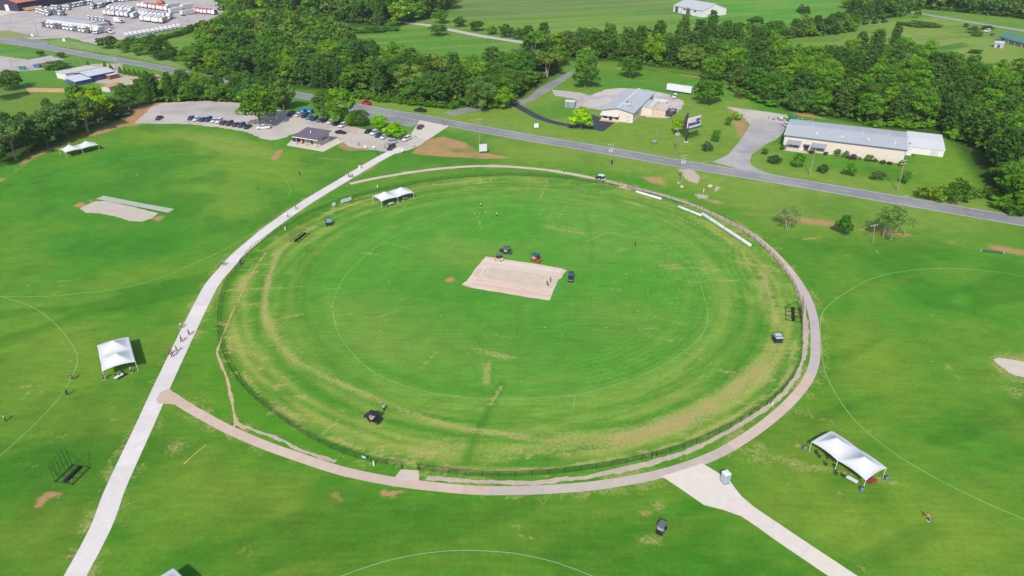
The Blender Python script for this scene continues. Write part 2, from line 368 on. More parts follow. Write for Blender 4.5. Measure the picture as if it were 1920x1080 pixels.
put(clay, soft('770,288 795,262 832,256 875,268 905,285 965,297 900,298 830,294', 1.6) * (0.38 + 0.8 * n2), 1.1)
put(clay, soft('1200,330 1240,332 1250,348 1220,344', 1.2) * 0.85)
put(clay, line('1335,378 1400,398 1450,406 1500,412 1590,424 1680,436 1760,448 1850,462 1920,474', 3.0, 3.5) * sstep(0.3, 0.6, n2) * 0.95)
put(clay, soft('152,258 190,240 232,226 258,200 300,192 330,192 318,205 280,226 258,236 232,238 180,254', 1.6) * (0.55 + 0.6 * n2), 1.2)
put(clay, line('0,338 50,300 90,282 130,265 160,252', 3.0, 3.0) * sstep(0.3, 0.55, n2) * 0.8)
put(clay, soft('635,262 690,266 700,282 650,284 632,276', 1.5) * 0.75)
put(clay, soft('1360,200 1410,212 1400,250 1385,262', 2.5) * (0.4 + 0.5 * n2))
put(clay, soft('1475,208 1520,214 1560,226 1500,218', 2.0) * 0.9)
put(clay, line('1010,128 1100,122 1160,128 1240,134 1310,145 1350,150', 2.5, 3) * sstep(0.3, 0.6, n2) * 0.9)
put(clay, line('1740,90 1790,80 1800,78', 2.2) * 0.8)
put(clay, line('50,168 120,172', 1.5) * 0.6); put(clay, blob(1590, 76, 6, 8) * 0.7)
# pale gravel
put(pale, soft('1270,316 1300,318 1313,332 1308,345 1288,338', 1.2) * 1.1); put(pale, soft('1300,362 1330,366 1326,374 1308,372', 1.5) * 0.85)
put(pale, soft('160,120 230,118 232,140 300,146 290,160 210,160 130,150', 4) * 0.85)
put(pale, soft('1338,362 1342,348 1352,352', 0.8))
put(pale, line('715,902 742,908', 0.8) * 0.7)
# tracks the mower and roller pressed darker
for c in ('900,795 886,830 876,862', '940,720 916,770 903,800'): paint(line(c, 1.2), (72, 140, 40), 0.75)
paint(line('1095,395 1110,460 1105,520', 0.8), (84, 150, 52), 0.4); paint(line('1340,700 1390,640 1405,580', 4.0, 4.0), (78, 146, 44), 0.5)
paint(line('590,470 560,560 590,640 680,720', 3.0, 3.0), (76, 142, 44), 0.5)
me = bpy.data.meshes.new('ground')
nx, ny = gx.size, gy.size
me.vertices.add(NV); co = np.zeros((NV, 3), np.float32); co[:, 0] = X; co[:, 1] = Y; me.vertices.foreach_set('co', co.ravel())
i = np.arange(nx - 1)[None, :] + (np.arange(ny - 1) * nx)[:, None]; i = i.ravel(); Q = np.stack([i, i + 1, i + nx + 1, i + nx], 1).astype(np.int32)
me.loops.add(Q.size); me.loops.foreach_set('vertex_index', Q.ravel()); me.polygons.add(len(Q)); me.polygons.foreach_set('loop_start', np.arange(0, Q.size, 4, dtype=np.int32))
me.update(); me.validate()
for nm, arr in (('tint', tint), ('wear', np.stack([dry, clay, pale], 1))):
    at = me.attributes.new(nm, 'FLOAT_COLOR', 'POINT'); c4 = np.ones((NV, 4), np.float32); c4[:, :3] = arr; at.data.foreach_set('color', c4.ravel())
def ground_mat():
    m = bpy.data.materials.new('grass_ground'); m.use_nodes = True; nt = m.node_tree; N = nt.nodes; L = nt.links
    b = N['Principled BSDF']; b.inputs['Roughness'].default_value = 0.9; b.inputs['Specular IOR Level'].default_value = 0.12
    tc = N.new('ShaderNodeTexCoord')
    def noise(s, d=4, st=None):
        n = N.new('ShaderNodeTexNoise'); n.inputs['Scale'].default_value = s; n.inputs['Detail'].default_value = d
        if st:
            mp = N.new('ShaderNodeMapping'); mp.inputs['Scale'].default_value = st; mp.inputs['Rotation'].default_value = (0, 0, 0.35)
            L.new(tc.outputs['Object'], mp.inputs[0]); L.new(mp.outputs[0], n.inputs['Vector'])
        else: L.new(tc.outputs['Object'], n.inputs['Vector'])
        return n.outputs[0]
    def rng_(v, a, b_, c, d):
        r = N.new('ShaderNodeMapRange'); r.inputs[1].default_value = a; r.inputs[2].default_value = b_; r.inputs[3].default_value = c; r.inputs[4].default_value = d
        L.new(v, r.inputs[0]); return r.outputs[0]
    def mth(op, a, bb):
        n = N.new('ShaderNodeMath'); n.operation = op
        for k, v in enumerate((a, bb)):
            if isinstance(v, (int, float)): n.inputs[k].default_value = v
            else: L.new(v, n.inputs[k])
        return n.outputs[0]
    def mix(f, a, bb, bt='MIX'):
        n = N.new('ShaderNodeMix'); n.data_type = 'RGBA'; n.blend_type = bt
        if isinstance(f, (int, float)): n.inputs[0].default_value = f
        else: L.new(f, n.inputs[0])
        for k, v in ((6, a), (7, bb)):
            if isinstance(v, tuple): n.inputs[k].default_value = (*v, 1)
            else: L.new(v, n.inputs[k])
        return n.outputs[2]
    t = N.new('ShaderNodeAttribute'); t.attribute_name = 'tint'
    wr = N.new('ShaderNodeAttribute'); wr.attribute_name = 'wear'; sp = N.new('ShaderNodeSeparateColor'); L.new(wr.outputs['Color'], sp.inputs[0])
    fine = noise(1.3, 6); mid = noise(0.22, 4); st = noise(0.5, 4, (0.25, 2.2, 1))
    g = mix(1.0, t.outputs['Color'], rng_(fine, 0.3, 0.7, 0.90, 1.10), 'MULTIPLY')
    g = mix(1.0, g, rng_(mid, 0.3, 0.7, 0.90, 1.10), 'MULTIPLY'); g = mix(1.0, g, rng_(st, 0.3, 0.7, 0.91, 1.09), 'MULTIPLY')
    tuft = noise(0.45, 7)
    g = mix(rng_(tuft, 0.62, 0.76, 0.0, 0.28), g, alb(158, 170, 92))
    jit = mth('MULTIPLY', mth('SUBTRACT', noise(1.5, 8), 0.5), 1.9)
    g = mix(rng_(mth('ADD', sp.outputs[0], jit), 0.34, 1.0, 0.0, 0.80), g, mix(fine, alb(172, 172, 94), alb(206, 186, 128)))
    g = mix(rng_(mth('ADD', sp.outputs[1], mth('MULTIPLY', jit, 0.7)), 0.34, 0.85, 0.0, 0.84), g, mix(mid, alb(190, 136, 100), alb(218, 166, 124)))
    g = mix(rng_(mth('ADD', sp.outputs[2], mth('MULTIPLY', jit, 0.8)), 0.40, 0.70, 0.0, 0.95), g, mix(fine, alb(196, 178, 158), alb(222, 206, 190)))
    L.new(g, b.inputs['Base Color'])
    bp = N.new('ShaderNodeBump'); bp.inputs['Strength'].default_value = 0.35; bp.inputs['Distance'].default_value = 0.12
    L.new(noise(3.0, 4), bp.inputs['Height']); L.new(bp.outputs[0], b.inputs['Normal'])
    return m
me.materials.append(ground_mat())
ground = tag(ob('ground', me), 'wide mown grass ground with worn and sandy patches', 'ground', kind='structure')
# ------------------------------------------------------------------ sheets laid on the ground
LAYER = [0.004]
def jitter_poly(P, amp, step):
    out = []
    n = len(P)
    for k in range(n):
        a, b = Vector(P[k][:2]), Vector(P[(k + 1) % n][:2]); d = b - a; L = d.length; m = max(1, int(L / step)); nrm = Vector((-d.y, d.x)).normalized() if L > 0 else Vector((0, 0))
        for j in range(m):
            p = a + d * (j / m)
            if j: p = p + nrm * random.gauss(0, amp)
            out.append((p.x, p.y))
    return out
def sheet(name, pts, m, label=None, cat='ground', z=0.004, jit=0.0, step=1.5, parent=None, th=0.0):
    P = GP(pts) if isinstance(pts, str) else pts
    if jit: P = jitter_poly(P, jit, step)
    b = MB(); 
    if th: b.prism(P, 0.0005, z)
    else: b.add([(p[0], p[1], z) for p in P], [tuple(range(len(P)))])
    me = b.mesh(name, m)
    bm = bmesh.new(); bm.from_mesh(me); bmesh.ops.triangulate(bm, faces=[f for f in bm.faces if len(f.verts) > 4]); bm.to_mesh(me); bm.free()
    o = ob(name, me, parent)
    if label: tag(o, label, cat, kind='structure')
    return o
def strip(pts, wid, z):
    n = len(pts); vs = []; ww = wid if isinstance(wid, list) else [wid] * n
    for k in range(n):
        d = pts[min(k + 1, n - 1)] - pts[max(k - 1, 0)]; nn = Vector((-d.y, d.x, 0)).normalized() * (ww[k] / 2)
        vs += [(pts[k].x + nn.x, pts[k].y + nn.y, z), (pts[k].x - nn.x, pts[k].y - nn.y, z)]
    return MB().add(vs, [(2 * k, 2 * k + 1, 2 * k + 3, 2 * k + 2) for k in range(n - 1)])
ASPH = mat('asphalt', alb(146, 146, 150), 0.85, 0.10, 0.5, var2=(alb(166, 164, 164), 0.06))
ASPHD = mat('new_asphalt', alb(66, 66, 80), 0.8, 0.10, 0.8)
PAINTW = mat('road_paint_white', alb(226, 226, 224), 0.6, 0.25, 0.6)
PAINTY = mat('road_paint_yellow', alb(222, 190, 116), 0.6, 0.25, 0.6)
GRAV = mat('gravel', alb(202, 193, 188), 0.95, 0.12, 1.2, var2=(alb(180, 172, 168), 0.07))
GRAVP = mat('pale_gravel', alb(218, 208, 202), 0.95, 0.10, 0.6, var2=(alb(190, 182, 180), 0.08))
GRAVW = mat('warm_gravel', alb(212, 202, 190), 0.95, 0.10, 1.0, var2=(alb(194, 185, 176), 0.09))
CONC = mat('concrete', alb(226, 214, 208), 0.8, 0.05, 0.7, objcol=True, spec=0.25)
CONCP = mat('pale_concrete', alb(228, 218, 202), 0.8, 0.06, 0.6)
LINEM = mat('field_line_paint', alb(160, 194, 108), 0.8, 0.2, 0.4)
# main road with its markings
road_c = smooth(GP('-300,45 -120,58 0,76 90,90 175,105 275,122 345,137 470,161 590,184 690,204 790,221 960,252.5 1145,283.5 1280,307.5 1440,333.5 1680,374.5 1920,415.5 2100,447 2400,500'), 6)
road = tag(strip(road_c, 8.6, 0.012).build('road', ASPH), 'grey two lane road crossing behind the ovals', 'road', kind='structure')
def off(pts, d):
    out = []
    for k in range(len(pts)):
        t = pts[min(k + 1, len(pts) - 1)] - pts[max(k - 1, 0)]; n = Vector((-t.y, t.x, 0)).normalized(); out.append(pts[k] + n * d)
    return out
for s in (-1, 1): strip(off(road_c, s * 3.75), 0.26, 0.016).build('edge_line', PAINTW, road)
cl = resample(road_c, 1.0); 
k = 0
while k < len(cl) - 6:
    strip(cl[k:k + 5], 0.26, 0.016).build('centre_dash', PAINTY, road); k += 13
rd = resample(road_c, 0.5)
sheet('road_shoulder', 'M'.replace('M', '640,196 690,210 790,228 772,238 700,226 645,208'), ASPH, 'grey asphalt shoulder beside the road near the entrance', 'pavement', 0.008)
# driveways
DRIVE = mat('pale_asphalt', alb(192, 187, 184), 0.85, 0.10, 0.4, var2=(alb(168, 166, 168), 0.08))
sheet('driveway', '1335,303 1345,300 1365,290 1385,267 1400,245 1408,229 1440,228 1475,230 1468,250 1455,262 1440,268 1422,280 1408,291 1402,301 1406,310 1420,318 1445,328 1390,318', DRIVE, 'grey asphalt driveway leading to the long warehouse', 'driveway', 0.008)
sheet('driveway_gravel', '1362,200 1380,202 1425,208 1475,215 1475,236 1440,240 1408,242 1402,228 1388,214', GRAVW, 'pale dirt yard beside the warehouse driveway', 'yard', 0.004, 0.4)
strip(GP('1338,301.5 1372,306 1381,297'), 0.25, 0.016).build('stop_line', PAINTY, road)
strip(smooth(GP('1409,292 1404,301 1408,310 1421,317.5 1446,327'), 3), 0.25, 0.016).build('stop_line', PAINTW, road)
sheet('side_lane', GP('830,212 880,200 965,191 990,183 1010,165 1040,150 1060,138 1075,130 1078,136 1058,152 1030,170 1005,185 970,199 900,206 850,217'), ASPH, 'grey side lane turning off the road behind the trees', 'lane', 0.008)
sheet('yard_lane', '1035,168 1090,174 1110,180 1096,196 1078,205 1082,187 1040,179', GRAV, 'pale gravel track from the side lane to the yard', 'lane', 0.010, 0.3)
sheet('gravel_yard', '1092,200 1085,195 1110,178 1135,168 1165,165 1210,168 1250,176 1282,190 1278,205 1262,214 1252,222 1220,220 1180,215 1128,206', GRAVP, 'pale gravel yard around the cream office building', 'yard', 0.006, 0.4)
dd = smooth(GP('962,194 985,207 1010,220 1040,230 1068,235'), 3); strip(dd, 4.2, 0.014).build('black_drive', ASPHD)
tag(bpy.data.objects['black_drive'], 'curved black asphalt drive across the office lawn', 'driveway', kind='structure')
sheet('black_forecourt', '1062,233 1078,236 1112,215 1127,221 1154,229 1131,247 1112,243 1090,239 1064,240', ASPHD, 'black asphalt forecourt in front of the cream office', 'forecourt', 0.010)
wr_ = smooth(GP('700,30 750,41 800,47 850,57 900,67 985,80'), 8); tag(strip(wr_, 6.5, 0.006).build('pale_lane', mat('pale_lane', alb(206, 200, 196), 0.9, 0.1, 0.3)), 'pale country lane beyond the far wood', 'lane', kind='structure')
fl = smooth(GP('1690,20 1730,26 1800,38 1860,48 1960,64 2050,78'), 8); tag(strip(fl, 7, 0.006).build('far_lane', mat('far_lane', alb(168, 172, 166), 0.9, 0.1, 0.3)), 'grey lane passing the green roofed house', 'lane', kind='structure')
# car parks
sheet('car_park', '252,231 285,200 305,193 380,189 440,192 475,198 500,204 520,206 548,209 600,222 650,236 690,243 730,258 770,252 800,262 788,272 770,280 745,288 720,284 700,281 655,275 640,264 600,255 560,248 548,252 535,258 510,263 490,260 465,248 420,240 370,234 330,232 290,232', GRAVW, 'gravel car park beside the small pavilion building', 'car park', 0.008, 0.25)
sheet('car_park_gravel', '290,200 380,190 440,193 470,200 455,222 350,218 300,214', GRAV, 'grey gravel end of the car park near the trees', 'car park', 0.013, 0.35)
sheet('entrance_apron', '787,225.5 842,236 828,245 812,256 800,263 770,252', CONCP, 'pale concrete entrance apron between road and car park', 'driveway', 0.017)
# depot yard and other far yards
sheet('depot_yard', '-200,62 0,66 60,74 100,72 130,70 180,84 230,74 330,55 385,40 425,20 440,-30 300,-60 -300,-60', GRAV, 'wide gravel yard full of lorries', 'yard', 0.006, 0.6, 4)
sheet('depot_mouth', '0,66 60,74 85,76 90,82 110,88 160,97 100,95 0,78', ASPH, 'grey driveway mouth of the lorry yard', 'driveway', 0.009)
sheet('depot_grass', '-60,58 20,58 60,67 90,69 40,71 -60,68', mat('depot_grass', alb(150, 160, 84), 0.95, 0.15, 0.3), 'dry grass verge along the lorry yard', 'grass', 0.010, 0.5)
sheet('depot_verge', '86,78 110,73 135,77 180,86 230,90 300,108 365,132 340,128 240,106 150,92 100,86', mat('depot_verge', alb(132, 164, 74), 0.95, 0.15, 0.3), 'mown verge between lorry yard and road', 'grass', 0.011, 0.4)
sheet('left_yard', '-60,106 0,105 55,112 95,104 120,112 80,130 30,134 0,142 -80,150', GRAV, 'grey gravel yard at the left edge below the road', 'yard', 0.006, 0.4)
sheet('pale_pad', '-40,18 20,18 38,22 0,30 -40,33', CONCP, 'pale concrete pad before the dark barn', 'yard', 0.011)
# concrete paths, slab by slab
def slab_path(name, pxs, wid, label, slab=4.6, z=0.02, cols=((226, 214, 208),), pick=None):
    root = tag(ob(name, None), label, 'path', kind='structure')
    pts = resample(smooth(GP(pxs) if isinstance(pxs, str) else pxs, 1.2), 1.15)
    per = max(1, int(round(slab / 1.15))); wf = wid if callable(wid) else (lambda t: wid)
    n = len(pts); L = []; R = []
    for k in range(n):
        d = pts[min(k + 1, n - 1)] - pts[max(k - 1, 0)]; nn = Vector((-d.y, d.x, 0)).normalized() * (wf(k / (n - 1)) / 2); L.append(pts[k] + nn); R.append(pts[k] - nn)
    idx = 0
    for k in range(0, n - 1, per):
        e = min(k + per, n - 1); g = 0.006; b = MB()
        l = L[k:e + 1]; r = R[k:e + 1]
        l = [l[0].lerp(l[1], g)] + l[1:-1] + [l[-1].lerp(l[-2], g)]; r = [r[0].lerp(r[1], g)] + r[1:-1] + [r[-1].lerp(r[-2], g)]
        b.prism([(p.x, p.y) for p in l] + [(p.x, p.y) for p in reversed(r)], 0.0005, z)
        c = pick(pts[k]) if pick else random.choice(cols); f = random.uniform(0.96, 1.03)
        b.build('slab', CONC, root, color=tuple(v * f for v in alb(*c))); idx += 1
    return root
slab_path('concrete_path', '95,1180 141,1080 163,1040 193,980 214,922 242,860 270,800 291,753 306,720 339,650 363,600 383,560 400,530 426,500 449,475 476,452 510,424 580,376 640,340 690,310 722,292 752,277', lambda t: 3.35 + 0.75 * t, 'broad pale concrete path running along the left of the oval', 4.6, 0.020, ((238, 229, 225), (234, 225, 221), (241, 232, 228)))
def ringcol(p):
    px_ = 960 + FOC * p.x / (p.y * math.cos(TH) + H * math.sin(TH))
    a = math.degrees(math.atan2(p.y - CY, p.x - CX))
    if -38 < a < -6: return (206, 190, 188)
    if -94 < a < -60: return (208, 192, 182)
    return random.choice(((224, 198, 182), (221, 195, 179), (226, 201, 186)))
slab_path('ring_path', '306,735 322,743 345,759 385,782 430,806 495,834 560,857 630,880 700,896 760,906 820,913 900,919.5 990,919 1080,914 1160,904 1240,888 1310,866 1370,838 1430,798 1480,755 1512,716 1527,680 1529,640 1526,600 1515,562 1492,522 1455,478 1410,440 1360,412 1300,385 1240,365 1190,353 1140,340 1060,324 1000,316 930,311.5 870,312.5 800,319 740,328 690,337 655,345', 2.05, 'pinkish clay coloured path ringing the fenced oval', 4.6, 0.016, pick=ringcol)
sheet('path_junction', '300,736 318,728 326,738 345,750 362,761 352,766 330,759 312,757 297,757 293,750', mat('ring_concrete', alb(216, 190, 172), 0.85, 0.06, 0.6), 'flared pink junction where the ring path meets the broad path', 'path', 0.024)
sheet('gate_apron', '739,897 752,880 785.5,882.5 785.5,902 760,901', mat('apron_concrete', alb(222, 204, 192), 0.85, 0.06, 0.6), 'small concrete apron at the near gate of the oval', 'path', 0.024)
sheet('far_gate_apron', '1161,346 1172,345 1187,350 1183,356 1160,352', mat('apron_concrete2', alb(206, 176, 160), 0.85, 0.06, 0.6), 'small concrete apron at the far gate of the oval', 'path', 0.024)
# concrete fan at lower right, poured in bays
fan = tag(ob('concrete_fan', None), 'flared pale concrete driveway leaving the ring path', 'driveway', kind='structure')
fl_, fr_ = GP('1241,893 1281,920 1320,947 1356,956 1390,968 1420,988 1450,1010 1500,1044 1553,1080 1610,1122'), GP('1317,869 1346,886 1370,903 1378,915 1390,930 1413,950 1450,975 1520,1022 1608,1080 1680,1128')
for k in range(len(fl_) - 1):
    q = [fl_[k], fr_[k], fr_[k + 1], fl_[k + 1]]; c = sum(q, Vector()) / 4; q = [p.lerp(c, 0.004) for p in q]
    MB().prism(q, 0.0005, 0.022).build('slab', CONC, fan, color=tuple(v * random.uniform(0.97, 1.02) for v in alb(240, 228, 216)))
# worn tracks with ragged edges
def track(pxs, wid, m, label, z, rough=0.35, gap=None, seed=1, step=0.6):
    R2 = random.Random(seed); P = resample(smooth(GP(pxs), 0.8), step); n = len(P); l = wid / 2; r_ = wid / 2; b = MB(); run = []
    def flush(run):
        if len(run) > 1: b.add([q for pr in run for q in pr], [(2 * k, 2 * k + 1, 2 * k + 3, 2 * k + 2) for k in range(len(run) - 1)])
    on_ = True; left = 0
    for k in range(n):
        d = P[min(k + 1, n - 1)] - P[max(k - 1, 0)]; nn = Vector((-d.y, d.x, 0)).normalized()
        l += (wid / 2 - l) * .25 + R2.gauss(0, rough * wid * .35); r_ += (wid / 2 - r_) * .25 + R2.gauss(0, rough * wid * .35); l = max(.06, min(wid, l)); r_ = max(.06, min(wid, r_))
        if gap:
            left -= 1
            if left <= 0: on_ = not on_; left = R2.randint(*(gap[0] if on_ else gap[1]))
        e = 1.0
        a_, c_ = P[k] + nn * l, P[k] - nn * r_
        if on_: run.append(((a_.x, a_.y, z), (c_.x, c_.y, z)))
        else: flush(run); run = []
    flush(run); return tag(b.build('worn_track', m), label, 'track', kind='structure')
SAND = mat('sandy_gravel', alb(206, 190, 168), .95, .12, 1.2, var2=(alb(196, 178, 164), .25)); CLAYT = mat('orange_clay', alb(216, 170, 118), .95, .12, .8, var2=(alb(196, 158, 100), .3)); CLAYP2 = mat('pale_clay', alb(212, 182, 148), .95, .12, .8)
track('800,896 860,901 920,904.5 1000,904.5 1080,897 1150,884 1230,866 1290,847 1345,822 1402,788 1460,744 1494,704 1508,662 1510,600 1503,560 1485,522 1458,488 1438,466', 0.95, SAND, 'ragged pale gravel strip between the fence and the ring path', .009, .3, seed=4)
track('443,795 480,808 530,826 560,843 605,858 630,865', .55, SAND, 'ragged pale gravel strip beside the lower left ring path', .009, .5, seed=5)
track('413,640 408,665 418,692 429,722 435,755 441,785 440,800 428,806', .5, CLAYP2, 'narrow foot trail from the left fence to the ring path', .009, .35, seed=6)
track('443,783 446,795 462,803', .7, CLAYP2, 'fork of the narrow foot trail', .010, .4, seed=7)
track('503,468 480,500 455,545 436,585 424,612 413,640', .32, CLAYT, 'thin orange trench line inside the left fence', .009, .5, ((10, 40), (2, 6)), 8)
track('690,372 660,383 640,391 615,401 596,412', .32, CLAYT, 'thin orange trench line near the far left tent', .009, .6, ((6, 22), (3, 9)), 9)
track('420,815 390,832 355,860 340,875', .22, CLAYT, 'thin orange trench line below the ring path', .009, .5, ((8, 20), (2, 8)), 10)
# boundary lines of the ovals
def bline(pxs, label, closed=False, wid=0.13, m=None):
    P = smooth(GP(pxs), 2.0, closed)
    if closed: P = P + [P[0]]
    o = strip(P, wid, 0.014).build('boundary_line', m or LINEM); return tag(o, label, 'boundary line', kind='structure')
LINEF = mat('faded_line_paint', alb(128, 174, 88), 0.8, 0.25, 0.3)
bline('624,580 632,620 655,655 680,682 722,710 800,735 880,746 960,748 1077,741 1170,716 1230,691 1280,661 1315,630 1327,592 1320,556 1300,505 1255,462 1200,426 1120,398 1060,388 980,384.5 905,389 850,398 800,414 745,440 700,467 655,508 630,550', 'oval boundary line around the central pitch', True, 0.11)
bline('1077,741 1077,755 1076,771', 'short pale line branching below the central boundary', False, 0.12)
bline('606,567 616,568 624,580 627,600 634,612', 'hooked pale line left of the central boundary', False, 0.11)
bline('1060,386 1075,384 1090,390 1075,391', 'small pale loop on the far central boundary', False, 0.12)
bline('-60,553 0,556 80,556 150,550 230,540 300,521 360,496 430,463 490,428', 'near boundary line of the left upper oval', False, 0.17)
bline('40,345 110,327 200,304 300,291 400,291 470,306 520,326 543,350 541,368', 'far boundary line of the left upper oval', False, 0.22, LINEF)
bline('-40,548 0,556 50,571 90,595 125,632 145,665 145,682 130,715 110,747 60,800 0,855', 'boundary line of the lower left oval', False, 0.14)
bline('2040,545 1920,518 1850,508 1780,503.5 1700,508 1640,521 1600,540 1560,567 1540,593 1539,640 1546,692 1565,735 1600,785 1640,822 1700,865 1800,920 1920,973 2040,1015', 'boundary line of the right hand oval', False, 0.15)
bline('560,1110 640,1080 720,1053 800,1037 870,1032 960,1037 1040,1054 1110,1080 1180,1110', 'boundary line of the nearest oval at the bottom', False, 0.075, mat('white_line', alb(200, 214, 180), 0.8, 0.15, 0.4))
# pitches
CLAYP = mat('pitch_clay', alb(238, 216, 198), 0.9, 0.05, 0.35, var2=(alb(230, 200, 178), 0.07))
pitch = sheet('cricket_pitch', '911,481 964,489 1010,496 1052,503 1063,507 1056,514 1052,522 1047,524 1041,538 1036,550 1031,563 997,559 935,548 885,540 866,533 876,526 891,504 902,491', CLAYP, 'pale clay cricket pitch square in the middle of the fenced oval', 'cricket pitch', 0.030, 0.06, 0.9)
sheet('worn_strip', '918,501 1000,512 1050,523 1034,541 1010,541 960,531 900,520 886,516 893,505', mat('worn_strip', alb(224, 204, 182), 0.9, 0.06, 0.5), parent=pitch, z=0.036, jit=0.15)
for k_, (a_, b_) in enumerate((('909,487 1052,509', 1.6), ('905,494 1050,516', 1.4), ('893,524 1034,548', 1.5), ('886,532 1032,555', 1.5))):
    strip(GP(a_), b_, 0.033).build('rolled_strip', mat('strip%d' % k_, alb(*((240, 222, 210), (232, 212, 194), (236, 206, 186), (230, 200, 180))[k_]), 0.9, 0.06, 0.5), pitch)
WL = mat('crease_paint', alb(246, 240, 232), 0.7, 0.1, 1)
for c in ('919,502 904,520', '911,501 897,519', '1028,518 1013,542', '1037,521 1022,543', '897,519 909,501'): strip(GP(c), 0.09, 0.042).build('crease_line', WL, pitch)
for c in ('919,503 903,519', '1028,519 1014,541'): pass
sheet('grass_notch', '1047,524 1061,527 1053,541 1050,552 1036,550', mat('notch_grass', alb(88, 158, 58), 0.9, 0.15, 1.2), parent=pitch, z=0.040, jit=0.1)
p2 = sheet('clay_pitch', '150,391 165,383 180,377 200,377 250,388 297,400 284,410 265,416 246,415 212,405 185,400 160,399', mat('pitch_clay2', alb(212, 198, 180), 0.9, 0.06, 0.35), 'pale clay pitch of the upper left oval', 'cricket pitch', 0.030, 0.1, 1.0)
sheet('cover_mat', '180,373 194,367 260,380 327,392 315,399 260,388 200,377', mat('cover_mat', alb(192, 196, 178), 0.8, 0.06, 0.5), parent=p2, z=0.036)
sheet('sandy_pitch', '1862,674 1872,671 1895,674 1920,679 1990,692 1985,716 1930,709 1906,705 1892,699 1884,692 1870,683', mat('pitch_clay3', alb(222, 206, 192), 0.9, 0.06, 0.35), 'pale pitch cut off by the right edge of the frame', 'cricket pitch', 0.030, 0.2, 1.3)
# ------------------------------------------------------------------ trees
def leaf_mat(name, transl=0.3):
    m = bpy.data.materials.new(name); m.use_nodes = True; nt = m.node_tree; N = nt.nodes; L = nt.links
    for n in list(N): N.remove(n)
    out = N.new('ShaderNodeOutputMaterial'); d = N.new('ShaderNodeBsdfDiffuse'); t = N.new('ShaderNodeBsdfTranslucent'); mx = N.new('ShaderNodeMixShader'); mx.inputs[0].default_value = transl
    oi = N.new('ShaderNodeObjectInfo'); at = N.new('ShaderNodeAttribute'); at.attribute_name = 'leaf'
    c1 = N.new('ShaderNodeMix'); c1.data_type = 'RGBA'; c1.blend_type = 'MULTIPLY'; c1.inputs[0].default_value = 1
    L.new(oi.outputs['Color'], c1.inputs[6]); L.new(at.outputs['Color'], c1.inputs[7])
    L.new(c1.outputs[2], d.inputs[0]); L.new(c1.outputs[2], t.inputs[0]); L.new(d.outputs[0], mx.inputs[1]); L.new(t.outputs[0], mx.inputs[2]); L.new(mx.outputs[0], out.inputs[0])
    return m
LEAF = leaf_mat('foliage', 0.45); 
BARK = mat('bark', alb(126, 112, 94), 0.9, 0.25, 2.0, stretch=(1, 1, 0.2)); BARKP = mat('pale_bark', alb(176, 166, 150), 0.9, 0.2, 2.0, stretch=(1, 1, 0.2))
def leaves_mesh(name, pts, nrm, size, seed, hue=0.10, val=0.22, cluster=None, aspect=1.0):
    'leaf sprays: one kinked four sided spray per point'
    r = np.random.default_rng(seed); n = len(pts)
    nr = nrm + r.normal(0, 0.55, (n, 3)); nr /= np.linalg.norm(nr, axis=1)[:, None]
    a = r.normal(0, 1, (n, 3)); u = np.cross(nr, a); u /= np.linalg.norm(u, axis=1)[:, None]; v = np.cross(nr, u)
    s = (size * r.uniform(0.6, 1.35, n))[:, None] * 0.5
    k = nr * s * r.uniform(-0.5, 0.5, (n, 1))
    V = np.stack([pts - u * s - v * s * aspect * r.uniform(.4, 1, (n, 1)), pts + u * s - v * s * aspect * r.uniform(.4, 1, (n, 1)) + k, pts + u * s * r.uniform(.5, 1, (n, 1)) + v * s * aspect, pts - u * s + v * s * aspect * r.uniform(.4, 1, (n, 1)) + k], 1).reshape(-1, 3)
    me = bpy.data.meshes.new(name); me.vertices.add(4 * n); me.vertices.foreach_set('co', V.astype(np.float32).ravel())
    me.loops.add(4 * n); me.loops.foreach_set('vertex_index', np.arange(4 * n, dtype=np.int32)); me.polygons.add(n); me.polygons.foreach_set('loop_start', np.arange(0, 4 * n, 4, dtype=np.int32))
    me.update(); me.validate()
    c = np.ones((n, 4), np.float32); f = 1 + r.normal(0, val, n)
    if cluster is not None: f = f * (1 + r.normal(0, 0.13, cluster.max() + 1)[cluster])
    f = np.clip(f, 0.5, 1.7); hh = r.normal(0, hue, n)
    if cluster is not None: hh = hh + r.normal(0, hue * 0.8, cluster.max() + 1)[cluster]
    c[:, 0] = f * (1 + hh); c[:, 1] = f; c[:, 2] = f * (1 - hh)
    at = me.attributes.new('leaf', 'FLOAT_COLOR', 'POINT'); at.data.foreach_set('color', np.repeat(c, 4, axis=0).ravel())
    me.materials.append(LEAF); return me
